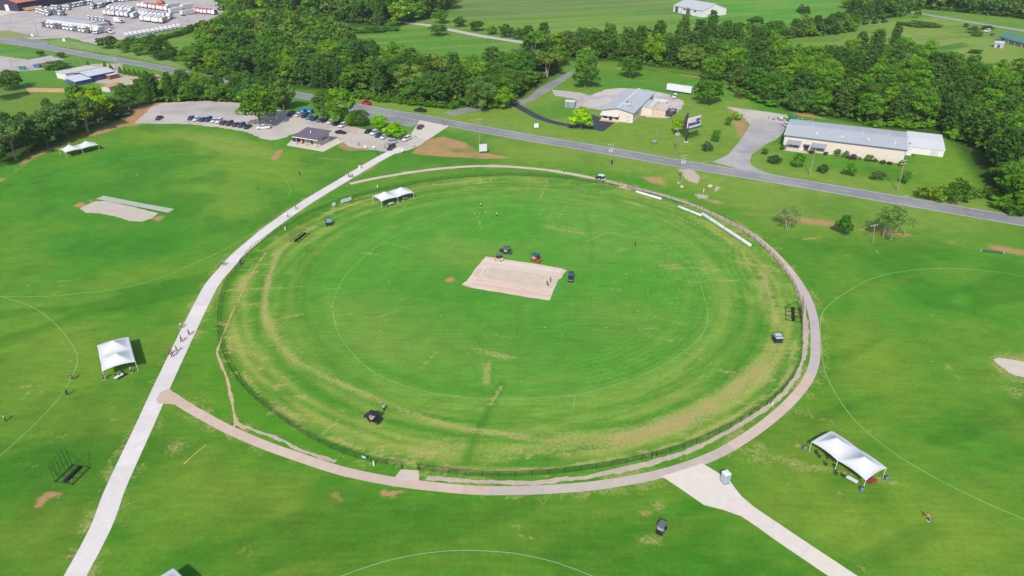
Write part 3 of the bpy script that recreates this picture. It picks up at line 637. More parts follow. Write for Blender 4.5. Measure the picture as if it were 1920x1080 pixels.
def crown_pts(seed, n, R, zc, rz, lobes, lr, low=-0.35, openness=0.0, flat=1.0):
    'points on the lumpy outside of a crown made of many lobes; R half width, zc centre height, rz half height'
    r = np.random.default_rng(seed); C = []
    while len(C) < lobes:
        d = r.normal(0, 1, 3); d /= np.linalg.norm(d)
        if d[2] < low: continue
        k = r.uniform(0.45, 0.86); C.append((d[0] * R * k, d[1] * R * k, zc + d[2] * rz * k))
    C.append((0, 0, zc + 0.1 * rz)); C = np.array(C); RL = r.uniform(lr * 0.7, lr * 1.3, len(C)) * R; RL[-1] = R * 0.55
    P = []; Nn = []; CL = []; tot = 0
    while tot < n:
        k = r.choice(len(C), 4000, p=RL ** 2 / (RL ** 2).sum()); d = r.normal(0, 1, (4000, 3)); d /= np.linalg.norm(d, axis=1)[:, None]
        d[:, 2] = np.where(d[:, 2] < -0.55, -d[:, 2], d[:, 2])
        sc = np.array([1, 1, 0.82 * flat]); p = C[k] + d * sc * RL[k][:, None] * r.uniform(0.86 - openness, 1.06, (4000, 1))
        q = (p[:, None, :] - C[None]) / sc; inside = (np.linalg.norm(q, axis=2) < RL[None] * (0.80 - openness)); inside[np.arange(4000), k] = False
        ok = ~inside.any(1) & (p[:, 2] > 0.25); P.append(p[ok]); Nn.append(d[ok]); CL.append(k[ok]); tot += ok.sum()
    return np.concatenate(P)[:n], np.concatenate(Nn)[:n], np.concatenate(CL)[:n]
def trunk_mesh(name, h, r, limbs, seed, m, multi=1, spread=0.0):
    R_ = random.Random(seed); b = MB()
    for k in range(multi):
        a = R_.uniform(0, 6.28); sx, sy = math.cos(a) * spread, math.sin(a) * spread
        b.tube([(sx * 0.08, sy * 0.08, -0.15), (sx * 0.3, sy * 0.3, h * 0.3), (sx * 0.8, sy * 0.8, h * 0.7), (sx, sy, h)], [r * 1.25, r, r * 0.75, r * 0.3], 7)
    for k in range(limbs):
        a = 6.28 * k / limbs + R_.uniform(-.4, .4); z = h * R_.uniform(0.35, 0.8); L = h * R_.uniform(0.22, 0.4)
        b.tube([(0, 0, z), (math.cos(a) * L * .5, math.sin(a) * L * .5, z + L * 0.35), (math.cos(a) * L, math.sin(a) * L, z + L * 0.8)], [r * 0.5, r * 0.32, r * 0.1], 5)
    return b.mesh(name, m)
TREES = {}
def reg(kind, crown, trunk): TREES.setdefault(kind, []).append((crown, trunk))
# every pattern is 1 unit tall x 1 unit crown width after scaling by (w, w, h); built at h = 14 m, w = 10 m
for k in range(6):      # broadleaf
    p, n, c = crown_pts(100 + k, 2300, 5.0, 8.2, 5.6, 24 + 2 * k, 0.33); reg('broad', leaves_mesh('crown', p, n, 0.62, k, cluster=c), trunk_mesh('trunk', 9, 0.28, 5, k, BARK))
for k in range(6):      # woodland tree, crown reaching low
    p, n, c = crown_pts(120 + k, 3400, 5.0, 7.3, 6.6, 38 + 6 * k, 0.235 + 0.022 * (k % 3), -0.85, 0.06); reg('wood', leaves_mesh('crown', p, n, 0.46, 80 + k, cluster=c, val=0.18), trunk_mesh('trunk', 9, 0.22, 5, k, BARK))
for k in range(3):      # loose, open broadleaf on several stems
    p, n, c = crown_pts(140 + k, 1700, 5.0, 8.8, 5.0, 20, 0.27, -0.2, 0.18); reg('loose', leaves_mesh('crown', p, n, 0.6, 20 + k, cluster=c), trunk_mesh('trunk', 10.5, 0.16, 4, k, BARKP, 3, 1.5))
for k in range(3):      # dense garden tree, low crown
    p, n, c = crown_pts(160 + k, 2600, 5.0, 7.3, 6.5, 34, 0.28, -0.75); reg('dense', leaves_mesh('crown', p, n, 0.55, 30 + k, cluster=c, val=0.18), trunk_mesh('trunk', 7, 0.26, 4, k, BARK))
for k in range(4):      # pine: flat plates of needles stacked up the stem
    r = np.random.default_rng(200 + k); P = []; Nn = []; CL = []; q = 0
    for z in np.linspace(2.6 + k * 0.4, 13.2, 13):
        R = 5.0 * (1 - ((z - 4.5) / 11.5) ** 2 * 0.85) * r.uniform(0.8, 1.05); nb = 6 if z < 11 else 4
        for a in np.linspace(0, 6.28, nb, endpoint=False) + r.uniform(0, 6):
            L = R * r.uniform(0.55, 1.05); m = 36; t = r.uniform(0.25, 1, m) ** 0.7; wv = 0.75 * (1.2 - t) + 0.3
            x = np.cos(a) * L * t + r.normal(0, 1, m) * wv * 0.65; y = np.sin(a) * L * t + r.normal(0, 1, m) * wv * 0.65; zz = z + 0.55 * t + r.normal(0, 0.22, m)
            P.append(np.stack([x, y, zz], 1)); nn = np.stack([np.cos(a) * 0.5 * np.ones(m), np.sin(a) * 0.5 * np.ones(m), np.ones(m)], 1); Nn.append(nn); CL.append(np.full(m, q)); q += 1
    reg('pine', leaves_mesh('crown', np.concatenate(P), np.concatenate(Nn), 0.7, 40 + k, hue=0.06, cluster=np.concatenate(CL), aspect=0.6), trunk_mesh('trunk', 13, 0.22, 3, k, BARK))
for k in range(4):      # bush, leaves to the ground
    p, n, c = crown_pts(240 + k, 1100, 5.0, 5.6, 8.0, 22, 0.33, -0.6); reg('bush', leaves_mesh('crown', p, n, 0.75, 50 + k, cluster=c), trunk_mesh('trunk', 5, 0.2, 3, k, BARK))
for k in range(2):      # narrow conifer
    r = np.random.default_rng(260 + k); m = 900; z = r.uniform(0.4, 14, m); R = 5 * (1 - z / 14.4) ** 0.8; a = r.uniform(0, 6.28, m); kk = r.uniform(0.75, 1.05, m)
    reg('cone', leaves_mesh('crown', np.stack([np.cos(a) * R * kk, np.sin(a) * R * kk, z], 1), np.stack([np.cos(a), np.sin(a), np.full(m, 0.5)], 1), 0.9, 60 + k), trunk_mesh('trunk', 8, 0.3, 0, k, BARK))
for k in range(2):      # thin crowned sapling
    p, n, c = crown_pts(280 + k, 1300, 5.0, 8.2, 5.6, 26, 0.26, -0.6, 0.3); reg('thin', leaves_mesh('crown', p, n, 0.36, 70 + k, cluster=c), trunk_mesh('trunk', 11, 0.075, 12, k, BARKP, 4, 1.8))
def twig_mesh(seed):
    R_ = random.Random(seed); b = MB()
    def br(p, d, L, r, lv):
        q = p + d * L; b.tube([p, p.lerp(q, .5) + Vector((R_.uniform(-.1, .1) * L, R_.uniform(-.1, .1) * L, 0)), q], [r, r * .8, r * .5], 4)
        if lv: 
            for _ in range(4): br(p.lerp(q, R_.uniform(.45, 1)), (d + Vector((R_.gauss(0, .6), R_.gauss(0, .6), R_.gauss(.15, .4)))).normalized(), L * R_.uniform(.5, .75), r * .55, lv - 1)
    br(Vector((0, 0, -.1)), Vector((0, 0, 1)), 5.0, 0.24, 4); return b.mesh('branches', mat('dead_wood', alb(176, 176, 172), 0.9, 0.2, 1.5))
TW = twig_mesh(5)
TCNT = {}
def tree(kind, x, y, h, wd, col, label, group=None, name='broadleaf_tree', cat='tree', rz=None, v=None):
    V = TREES[kind]; i = v if v is not None else random.randrange(len(V)); cr, tr = V[i % len(V)]
    t = bpy.data.objects.new(name, None); COL.objects.link(t); t.location = (x, y, 0); t.rotation_euler = (0, 0, random.uniform(0, 6.28) if rz is None else rz)
    t.scale = (wd / 10, wd / 10, h / 14); t.empty_display_size = 0.3
    tag(t, label, cat, group); f = random.uniform(0.92, 1.08)
    ob('crown', cr, t, color=tuple(c * f for c in col)); ob('trunk', tr, t); TCNT[kind] = TCNT.get(kind, 0) + 1
    return t
def ptree(kind, px, py, top, wpx, col, label, group=None, name='broadleaf_tree', cat='tree'):
    g = G(px, py); return tree(kind, g.x, g.y, max(0.5, HT(px, py, top)) * 0.97, wpx * MPP(px, py) * 0.95, col, label, group, name, cat)
KT = 2.1    # crowns shade themselves, so a leaf is lighter than the crown looks from afar
def tc(r, g, b): return tuple(min(0.5, v * KT * k) for v, k in zip(alb(r, g, b), (0.94, 1.02, 0.72)))
GREEN = [tc(80, 115, 46), tc(90, 126, 48), tc(72, 108, 50), tc(98, 136, 46), tc(82, 118, 62), tc(68, 100, 48), tc(106, 128, 62), tc(92, 112, 58), tc(76, 118, 44)]
BRIGHT = [tc(94, 136, 40), tc(102, 144, 42), tc(86, 126, 42), tc(84, 120, 44), tc(72, 106, 44)]
YELL = [tc(112, 146, 42), tc(106, 138, 40)]
PINE = [tc(66, 98, 48), tc(74, 106, 50), tc(82, 112, 54)]
def inP(p, P):
    r = False; n = len(P)
    for i in range(n):
        a, b = P[i], P[(i + 1) % n]
        if (a.y > p[1]) != (b.y > p[1]) and p[0] < (b.x - a.x) * (p[1] - a.y) / (b.y - a.y) + a.x: r = not r
    return r
PLACED = []; WOODT = []; WOODP = []
def wood(pxs, spacing, hr, wr, mixk, label, group, cap=999):
    P = GP(pxs); x0, x1 = min(p.x for p in P), max(p.x for p in P); y0, y1 = min(p.y for p in P), max(p.y for p in P); got = 0; fails = 0
    while fails < 900 and got < cap:
        p = (random.uniform(x0, x1), random.uniform(y0, y1))
        if not inP(p, P) or any((p[0] - q[0]) ** 2 + (p[1] - q[1]) ** 2 < (spacing * random.uniform(0.85, 1.1)) ** 2 for q in PLACED): fails += 1; continue
        PLACED.append(p); fails = 0; got += 1
        u = random.random(); nz_ = vn(np.array([p[0] / 30]), np.array([p[1] / 30]), 5)[0]
        pine = u < mixk * (1.5 if nz_ > 0.55 else 0.6)
        h = random.uniform(hr[0] * .82, hr[1] * 1.08) * (1.1 if pine else 1); wd = random.uniform(wr[0] * .8, wr[1]) * (0.85 if pine else 1)
        yl = (not pine) and random.random() < 0.12
        WOODT.append((p[1], pine, yl, p, h, wd, label[1] if pine else label[2] if yl else label[0], group + (', pines' if pine else ', yellow green trees' if yl else ', broadleaf trees')))
    WOODP.append(P)
    return got
# woods: broadleaf, pine, yellow-green labels for each wood
W = []
W.append(wood('352,128 395,85 425,50 480,40 600,55 640,84 700,114 760,138 860,142 935,128 1000,122 1052,120 1048,136 1018,150 985,176 960,188 900,196 880,203 830,196 740,186 660,176 572,163 480,154 400,139', 9.6, (11.5, 16), (12.5, 17), 0.13,
       ('dark green broadleaf tree in the wood behind the road left of centre', 'dark pine in the wood behind the road left of centre', 'yellow green tree in the wood behind the road left of centre'), 'wood between the road and the depot'))
W.append(wood('430,38 520,34 610,40 740,52 770,42 842,18 850,-20 600,-26 430,-22', 12, (17, 23), (15, 20), 0.25,
       ('tall dark tree in the wood at the top left of centre', 'tall dark pine in the wood at the top left of centre', 'yellow green tree in the wood at the top left of centre'), 'tall wood at the top'))
W.append(wood('985,112 1060,108 1150,112 1215,126 1290,132 1340,140 1370,158 1400,175 1440,120 1420,95 1400,88 1280,92 1150,92 1050,98 990,100', 9.4, (13, 17.5), (12, 16), 0.35,
       ('dark broadleaf tree in the belt behind the cornfield', 'dark pine in the belt behind the cornfield', 'yellow green tree in the belt behind the cornfield'), 'tree belt behind the cornfield'))
W.append(wood('1368,160 1420,110 1440,100 1500,128 1560,116 1620,104 1690,98 1710,122 1770,130 1810,145 1870,160 1940,158 2010,190 2010,440 1935,402 1900,392 1872,372 1862,320 1846,288 1800,272 1782,262 1772,236 1700,234 1620,230 1560,222 1500,212 1450,196 1400,180', 9.4, (11, 15.5), (12, 16.5), 0.30,
       ('green broadleaf tree in the wood behind the long warehouse', 'dark pine in the wood behind the long warehouse', 'yellow green tree in the wood behind the long warehouse'), 'wood behind the warehouse'))
W.append(wood('1600,40 1640,40 1700,30 1716,16 1800,24 1930,38 1960,10 1700,-20 1590,0', 12, (13, 18), (14, 19), 0.2,
       ('dark tree in the far wood at the top right corner', 'dark pine in the far wood at the top right corner', 'yellow green tree in the far wood at the top right corner'), 'far wood at the top right'))
W.append(wood('1362,92 1440,86 1476,74 1560,66 1600,60 1600,48 1540,50 1470,60 1400,66 1350,76', 8.6, (8, 12), (10, 13), 0.15,
       ('dark tree in the hedge below the bright far meadow', 'dark pine in the hedge below the bright far meadow', 'yellow green tree in the hedge below the bright far meadow'), 'hedge below the far meadow'))
# strip of trees behind the left car park
W.append(wood('262,188 290,194 380,190 445,194 470,196 540,205 545,198 470,180 400,172 330,172 270,176', 7.0, (9.5, 13), (8, 11), 0.2,
       ('slim green tree in the strip behind the left car park', 'slim pine in the strip behind the left car park', 'yellow green tree in the strip behind the left car park'), 'strip behind the left car park'))
# the nearest 270 broadleaf trees stand as trees of their own; the farthest ones, a few pixels of one green mass, are one far wood
WOODT.sort(key=lambda t: t[0]); nb = 0; FARW = []
WQ = {}
for t_ in WOODT: WQ.setdefault(t_[6].split(' in the ', 1)[1], []).append(t_[3])
WQ = {k: (np.quantile([p[0] / p[1] for p in v], (1 / 3, 2 / 3)), np.quantile([p[1] for p in v], (1 / 3, 2 / 3))) for k, v in WQ.items()}
def spot(lab, p, tone, kindw):
    wd_ = lab.split(' in the ', 1)[1]; qx, qy = WQ[wd_]; u = p[0] / p[1]
    return '%s %s at the %s %s of the %s' % (tone, kindw, 'front' if p[1] < qy[0] else 'middle' if p[1] < qy[1] else 'back', 'left' if u < qx[0] else 'centre' if u < qx[1] else 'right', wd_)
TONE = {}
for l_, names in ((GREEN, ('mid green', 'mid green', 'dark green', 'light green', 'bluish green', 'dark green', 'olive green', 'olive green', 'mid green')), (BRIGHT, ('bright green', 'bright green', 'mid green', 'mid green', 'dark green')), (YELL, ('yellow green', 'yellow green')), (PINE, ('dark green',) * 3)):
    for c_, n_ in zip(l_, names): TONE[c_] = n_
for yy, pine, yl, p, h, wd, lab, grp in WOODT:
    col = random.choice(PINE if pine else YELL if yl else BRIGHT if (grp.startswith('wood behind') and p[0] > 135) else GREEN)
    if not pine: nb += 1
    if not pine and nb > 225: FARW.append((p, h, wd, col)); continue
    lab = spot(lab, p, TONE[col], 'pine' if pine else 'tree'); grp = lab.replace(' pine at', ' pines at').replace(' tree at', ' trees at')
    if pine: tree('pine', p[0], p[1], h, wd, col, lab, grp, 'pine_tree')
    else: tree('loose' if random.random() < .14 else 'wood', p[0], p[1], h, wd, col, lab, grp)
def raw_leaves(name, V, C, kind='stuff'):
    n = len(V) // 4; me = bpy.data.meshes.new(name); me.vertices.add(4 * n); me.vertices.foreach_set('co', V.astype(np.float32).ravel())
    me.loops.add(4 * n); me.loops.foreach_set('vertex_index', np.arange(4 * n, dtype=np.int32)); me.polygons.add(n); me.polygons.foreach_set('loop_start', np.arange(0, 4 * n, 4, dtype=np.int32)); me.update(); me.validate()
    at = me.attributes.new('leaf', 'FLOAT_COLOR', 'POINT'); at.data.foreach_set('color', C.astype(np.float32).ravel()); me.materials.append(LEAF); return me
VV = []; CC = []
for p, h, wd, col in FARW:
    cm = TREES['wood'][random.randrange(6)][0]; n4 = len(cm.vertices); v = np.zeros(n4 * 3, np.float32); cm.vertices.foreach_get('co', v); v = v.reshape(-1, 4, 3)
    c = np.zeros(n4 * 4, np.float32); cm.attributes['leaf'].data.foreach_get('color', c); c = c.reshape(-1, 4, 4)
    sel = np.random.default_rng(int(p[0] * 7) & 0xffff).permutation(len(v))[:1100]; v = v[sel]; c = c[sel].copy(); m_ = v.mean(1, keepdims=True); v = m_ + (v - m_) * 1.7
    a = random.uniform(0, 6.28); R2 = np.array([[math.cos(a), -math.sin(a)], [math.sin(a), math.cos(a)]]); v[:, :, :2] = v[:, :, :2] @ R2.T
    VV.append((v * np.array([wd / 10, wd / 10, h / 14]) + np.array([p[0], p[1], 0])).reshape(-1, 3)); c[:, :, :3] *= np.array(col); CC.append(c.reshape(-1, 4))
fw = ob('far_wood', raw_leaves('far_wood', np.concatenate(VV), np.concatenate(CC)), color=(1, 1, 1)); tag(fw, 'distant mass of dark green tree crowns beyond the nearer woods', 'wood', kind='stuff')
# undergrowth that fills the woods down to the ground
UV = []; UC = []; r = np.random.default_rng(3)
for P in WOODP:
    x0, x1 = min(p.x for p in P), max(p.x for p in P); y0, y1 = min(p.y for p in P), max(p.y for p in P); n = min(26000, int((x1 - x0) * (y1 - y0) * 0.9)); n0 = 0
    px = r.uniform(x0, x1, n); py = r.uniform(y0, y1, n); ins = np.zeros(n, bool); m = len(P)
    for i_ in range(m):
        a, b = P[i_], P[(i_ + 1) % m]
        if a.y == b.y: continue
        ins ^= ((a.y > py) != (b.y > py)) & (px < (b.x - a.x) * (py - a.y) / (b.y - a.y) + a.x)
    px, py = px[ins], py[ins]; k = len(px); hgt = 1.2 + 4.0 * fbm(px / 9, py / 9, 91, 2); pz = hgt * r.uniform(0.35, 1.0, k)
    c_ = np.stack([px, py, pz], 1)[:, None, :]; nr = np.stack([r.normal(0, .5, k), r.normal(0, .5, k), np.ones(k)], 1); nr /= np.linalg.norm(nr, axis=1)[:, None]
    u = np.cross(nr, r.normal(0, 1, (k, 3))); u /= np.linalg.norm(u, axis=1)[:, None]; v = np.cross(nr, u); s_ = r.uniform(0.5, 1.1, (k, 1))
    UV.append((c_ + np.stack([-u - v, u - v * .7, u * .8 + v, -u * .7 + v], 1) * s_[:, None, :]).reshape(-1, 3))
    cc = np.ones((k, 4)); g_ = np.array(GREEN)[r.integers(0, 9, k)] * r.uniform(.7, 1.2, (k, 1)); cc[:, :3] = g_; UC.append(np.repeat(cc, 4, axis=0))
ug = ob('undergrowth', raw_leaves('undergrowth', np.concatenate(UV), np.concatenate(UC)), color=(1, 1, 1)); tag(ug, 'leafy undergrowth filling the floor of the woods', 'undergrowth', kind='stuff')
print('WOODS', W, TCNT, len(FARW), len(ug.data.polygons))
# single trees
sp = [
 ('dense', 1097, 143, 84, 50, GREEN[1], 'round green tree standing just behind the larger one by the side lane'),
 ('dense', 1097, 164, 110, 55, GREEN[0], 'round dense green tree at the bend of the side lane'),
 ('dense', 1182, 146, 103, 45, tc(76, 112, 44), 'round dense tree on the lawn before the cornfield'),
 ('dense', 1326, 195, 140, 60, tc(76, 114, 40), 'large round tree right of the white trailer'),
 ('wood', 1334, 152, 103, 50, GREEN[3], 'green tree behind the large round tree by the trailer'),
 ('dense', 1089, 242, 200, 50, tc(140, 178, 24), 'bright yellow green tree beside the black forecourt'),
 ('dense', 1272, 252, 216, 29, tc(126, 160, 34), 'yellow green tree left of the billboard'),
 ('dense', 1341, 267, 239, 19, tc(86, 132, 42), 'slim upright tree right of the billboard'),
 ('dense', 1365, 236, 216, 13, tc(82, 126, 44), 'tiny upright tree left of the dirt yard'),
 ('dense', 1496, 314, 282, 28, tc(86, 136, 40), 'green conical tree on the warehouse lawn nearest the driveway'),
 ('dense', 1592, 330, 302, 27, tc(86, 132, 40), 'green tree in the middle of the warehouse lawn'),
 ('broad', 1645, 339, 320, 26, tc(84, 96, 60), 'dark purple leaved tree on the warehouse lawn'),
 ('dense', 1697, 346, 318, 18, tc(82, 124, 40), 'slim green tree behind the leaning power pole'),
 ('thin', 1475, 430, 382, 54, tc(118, 142, 92), 'thin grey green tree with pale stems by the roadside'),
 ('dense', 1580, 440, 398, 35, tc(70, 112, 40), 'dense egg shaped dark green tree on the verge'),
 ('thin', 1668, 450, 386, 80, tc(104, 134, 72), 'wide thin crowned tree beside the leaning post on the verge'),
 ('thin', 1655, 446, 392, 50, tc(104, 134, 72), 'thin crowned tree left of its wider neighbour on the verge'),
 ('dense', 488, 236, 152, 80, tc(86, 124, 44), 'big tree standing between the two car park rows'),
 ('wood', 640, 232, 160, 68, tc(94, 132, 40), 'big bright green tree behind the right car row'),
 ('wood', 674, 237, 203, 40, tc(72, 106, 46), 'dark green tree behind the right car row near the road'),
 ('wood', 612, 222, 166, 50, tc(82, 118, 44), 'green tree behind the blue bins'),
 ('wood', 662, 236, 210, 34, tc(100, 138, 42), 'low green tree at the end of the right car row'),
 ('dense', 711, 243, 213, 36, tc(122, 168, 28), 'bright green round tree right of the car row'),
 ('dense', 741, 260, 225, 45, tc(120, 166, 26), 'bright green round tree over the silver car at the gate'),
 ('wood', 533, 208, 140, 50, tc(92, 124, 58), 'loose green tree at the head of the right car row'),
 ('wood', 905, 207, 140, 62, tc(92, 122, 66), 'tall grey green tree at the corner of the side lane'),
 ('wood', 940, 205, 160, 44, tc(112, 152, 44), 'bright green tree at the corner of the side lane'),
 ('wood', 54, 286, 214, 62, tc(82, 112, 62), 'dense grey green tree between the pale stemmed trees at the left edge'),
 ('wood', -2, 312, 240, 52, tc(80, 110, 60), 'dense tree lowest on the left edge of the frame'),
 ('loose', 30, 300, 222, 66, tc(92, 122, 74), 'grey green tree with pale stems nearest the left edge'),
 ('wood', 90, 274, 200, 76, tc(90, 120, 70), 'grey green forked tree behind the left tent'),
 ('wood', 10, 280, 200, 66, tc(76, 104, 58), 'dark tree cut off by the left edge of the frame'),
 ('wood', 128, 258, 180, 76, tc(84, 114, 68), 'grey green tree in the left tree row'),
 ('wood', 62, 270, 206, 60, tc(72, 100, 54), 'dark tree behind the forked tree in the left row'),
 ('loose', 165, 249, 178, 66, tc(90, 122, 60), 'tree with twin pale trunks in the left row'),
 ('wood', 186, 230, 158, 62, tc(138, 164, 34), 'tall yellow green tree in the left row'),
 ('wood', 160, 222, 150, 56, tc(92, 128, 44), 'green tree behind the yellow green one in the left row'),
 ('wood', 215, 222, 178, 40, tc(76, 104, 46), 'dark green tree over the parked car in the left row'),
 ('wood', 243, 206, 152, 46, tc(80, 114, 50), 'dark green tree at the right end of the left row'),
 ('wood', 110, 246, 180, 52, tc(80, 108, 62), 'shaded tree inside the left row'),
 ('wood', 22, 168, 128, 50, tc(80, 112, 48), 'spreading dark tree on the left edge lawn'),
 ('broad', -8, 190, 134, 52, tc(112, 140, 46), 'tree cut off by the left edge above the lawn'),
 ('dense', 77, 105, 94, 15, tc(60, 92, 48), 'small round tree beside the road junction'),
 ('dense', 116, 108, 97, 18, tc(72, 96, 66), 'small grey green round tree beside the road'),
 ('bush', 106, 129, 109, 46, tc(88, 122, 48), 'broad low tree below the road on the left'),
 ('wood', 202, 91, 65, 42, tc(72, 108, 44), 'round dark tree at the corner of the lorry yard'),
 ('wood', 235, 98, 74, 34, tc(94, 126, 48), 'green tree beside the lorry yard hedge'),
 ('wood', 262, 104, 80, 32, tc(102, 134, 52), 'light green tree between yard and road'),
 ('wood', 296, 108, 61, 52, tc(68, 100, 44), 'big dark tree between yard and road'),
 ('wood', 325, 115, 81, 34, tc(62, 96, 40), 'dark round tree next to the big dark one by the road'),
 ('wood', 302, 112, 92, 34, tc(72, 104, 46), 'low dark tree at the foot of the big dark one'),
 ('dense', 822, 67, 43, 36, tc(72, 112, 46), 'lone round bush tree beside the pale lane'),
 ('wood', 825, 44, 12, 36, tc(84, 122, 46), 'round green tree left of the pale lane hedge'),
 ('wood', 862, 50, 30, 28, tc(74, 108, 44), 'first small tree of the pale lane hedge'),
 ('wood', 894, 58, 36, 34, tc(72, 106, 44), 'second small tree of the pale lane hedge'),
 ('wood', 922, 64, 48, 26, tc(88, 122, 48), 'third small tree of the pale lane hedge'),
 ('wood', 948, 70, 44, 36, tc(64, 98, 42), 'fourth small tree of the pale lane hedge'),
 ('wood', 972, 74, 50, 26, tc(76, 108, 44), 'last small tree of the pale lane hedge'),
 ('wood', 1094, 100, 46, 44, tc(62, 106, 46), 'tall dark tree rising above the belt before the far field'),
 ('wood', 1414, 60, 28, 44, tc(62, 98, 46), 'dark tree at the left end of the far hedge'),
 ('loose', 1502, 50, 5, 30, tc(66, 100, 52), 'tall loose tree in the far hedge'),
 ('wood', 1561, 58, 20, 46, tc(66, 98, 44), 'big dark round tree of the far hedge'),
 ('wood', 1594, 54, 25, 34, tc(84, 122, 38), 'lighter round tree at the right of the far hedge'),
 ('broad', 1719, 34, 20, 13, tc(68, 104, 52), 'lone small tree beside the far lane'),
]
for k, px, py, top, wpx, col, lab in sp: ptree(k, px, py, top, wpx, col, lab)
pl = ptree('pine', 1332, 74, 18, 30, tc(70, 110, 62), 'lone tall pine before the white barn', name='pine_tree')
# conifer hedge by the workshop
for i, (px, py, top) in enumerate(((166, 126, 114), (198, 129, 115), (209, 132, 120), (226, 137, 124), (235, 139, 126), (244, 141, 127), (253, 142, 128), (262, 144, 130), (277, 145, 132))):
    ptree('cone', px, py, top, 10, tc(84, 118, 36), 'narrow golden green conifer in the row along the road', 'conifer row by the workshop', 'conifer')
# bushes
bs = [(1326, 284, 264, 24, tc(72, 88, 62), 'dark round bush on the lawn below the billboard'), (1380, 225, 208, 22, tc(126, 158, 44), 'yellow green bush beside the dirt yard'),
 (1434, 290, 276, 15, tc(80, 112, 44), 'small bush at the mouth of the warehouse driveway'), (1452, 306, 286, 26, tc(66, 88, 52), 'dark spreading bush beside the driveway'),
 (1467, 281, 270, 13, tc(84, 112, 50), 'small bush at the left corner of the warehouse'), (1541, 323, 305, 25, tc(72, 86, 60), 'dark purple bush on the warehouse lawn'),
 (1536, 285, 272, 13, tc(92, 124, 60), 'upright shrub beside the second awning'), (1568, 292, 277, 14, tc(86, 122, 52), 'first green shrub along the warehouse wall'), (1584, 295, 281, 14, tc(88, 128, 50), 'second green shrub along the warehouse wall'),
 (1628, 303, 287, 17, tc(86, 120, 48), 'third green shrub along the warehouse wall'), (1690, 312, 299, 13, tc(82, 118, 46), 'last green shrub at the warehouse corner'),
 (1735, 372, 346, 40, tc(108, 132, 46), 'leftmost bush of the cluster beside the road'), (1762, 377, 338, 40, tc(112, 138, 44), 'middle bush of the cluster beside the road'), (1792, 379, 324, 52, tc(76, 110, 40), 'tallest bush of the cluster beside the road'),
 (1722, 26 + 22, 38, 60, tc(84, 112, 56), 'low scrub in the far right field'), (1745, 50, 42, 40, tc(84, 112, 56), 'low scrub patch at the right of the far field'), (1822, 62, 47, 22, tc(72, 106, 46), 'round bush beside the white van'), (1832, 68, 54, 20, tc(74, 108, 46), 'round bush in front of the van'), (1851, 56, 45, 22, tc(66, 92, 46), 'dark bush behind the white van'), (1811, 51, 42, 12, tc(70, 100, 46), 'little bush left of the van bushes'),
 (1830, 100, 91, 28, tc(72, 106, 46), 'low bush at the edge of the right wood'), (1868, 340, 300, 44, tc(78, 116, 40), 'leafy bush at the edge of the right wood'), (1850, 372, 345, 40, tc(98, 128, 50), 'pale bush at the foot of the right wood'), (1905, 402, 370, 50, tc(74, 116, 38), 'bush beside the road at the right edge'), (1872, 392, 368, 34, tc(92, 136, 40), 'bright bush near the road at the right edge'),
 (1450, 45 + 150, 170, 0, None, None)]
for b_ in bs:
    if b_[5]: ptree('bush', b_[0], b_[1], b_[2], b_[3], b_[4], b_[5], name='bush', cat='bush')
for px, py, wp, hp in ((1520, 287, 15, 6), (1548, 291, 10, 8), (1598, 298, 21, 9), (1612, 299, 6, 5), (1641, 304, 10, 8), (1654, 307, 13, 9), (1668, 309, 11, 8)):
    ptree('bush', px, py, py - hp, wp, tc(84, 66, 74), 'dark purple clipped shrub along the warehouse wall', 'purple shrubs along the warehouse', 'bush', 'bush')
# hedge along the lorry yard and shrub edges of the woods
def hedge(pxs, step, hr, col, label, group):
    for p in resample(smooth(GP(pxs), 2), step):
        tree('bush', p.x + random.gauss(0, .6), p.y + random.gauss(0, .6), random.uniform(*hr), step * random.uniform(1.1, 1.6), col, label, group, 'bush', 'bush')
hedge('240,82 265,80 290,77 320,71 345,63 365,55 385,47', 4.5, (3, 5), tc(72, 110, 44), 'dark bush in the hedge along the lorry yard', 'hedge along the lorry yard')
hedge('-20,296 40,272 90,254 140,236 190,216 235,204', 3.2, (3.5, 7), tc(64, 92, 46), 'dark bush filling the foot of the left tree row', 'bushes under the left tree row')
hedge('372,134 420,146 480,158', 4, (3, 5), tc(82, 118, 42), 'bush at the roadside foot of the left wood', 'roadside scrub of the left wood')
hedge('600,176 660,184 740,193 820,202 850,204', 3.6, (2.5, 4.5), tc(84, 122, 38), 'bush at the roadside foot of the middle wood', 'roadside scrub of the middle wood')
hedge('890,204 930,204 958,198', 4, (5, 9), tc(88, 124, 42), 'leafy bush at the corner of the side lane', 'bushes at the side lane corner')
hedge('1370,168 1410,186 1450,200', 4.5, (3, 5), tc(90, 132, 42), 'bush at the foot of the wood beside the dirt yard', 'scrub beside the dirt yard')
hedge('1640,236 1700,240 1770,240 1790,262', 4.5, (2.5, 4.5), tc(104, 146, 40), 'bright bush at the wood edge behind the white annex', 'scrub behind the white annex')
hedge('640,60 690,62 740,58', 5, (3, 6), tc(82, 122, 46), 'bush at the upper edge of the hidden meadow', 'scrub above the hidden meadow')
# dead tree and far mass of wood
for px, py, hh, lab in ((787, 172, 13, 'bare grey dead tree among the middle wood'), (1690, 135, 13, 'bare grey dead tree in the wood behind the warehouse')):
    g = G(px, py); t = thing('dead_tree', lab, 'tree', g); t.scale = (1.0, 1.0, hh / 13); ob('branches', TW, t)
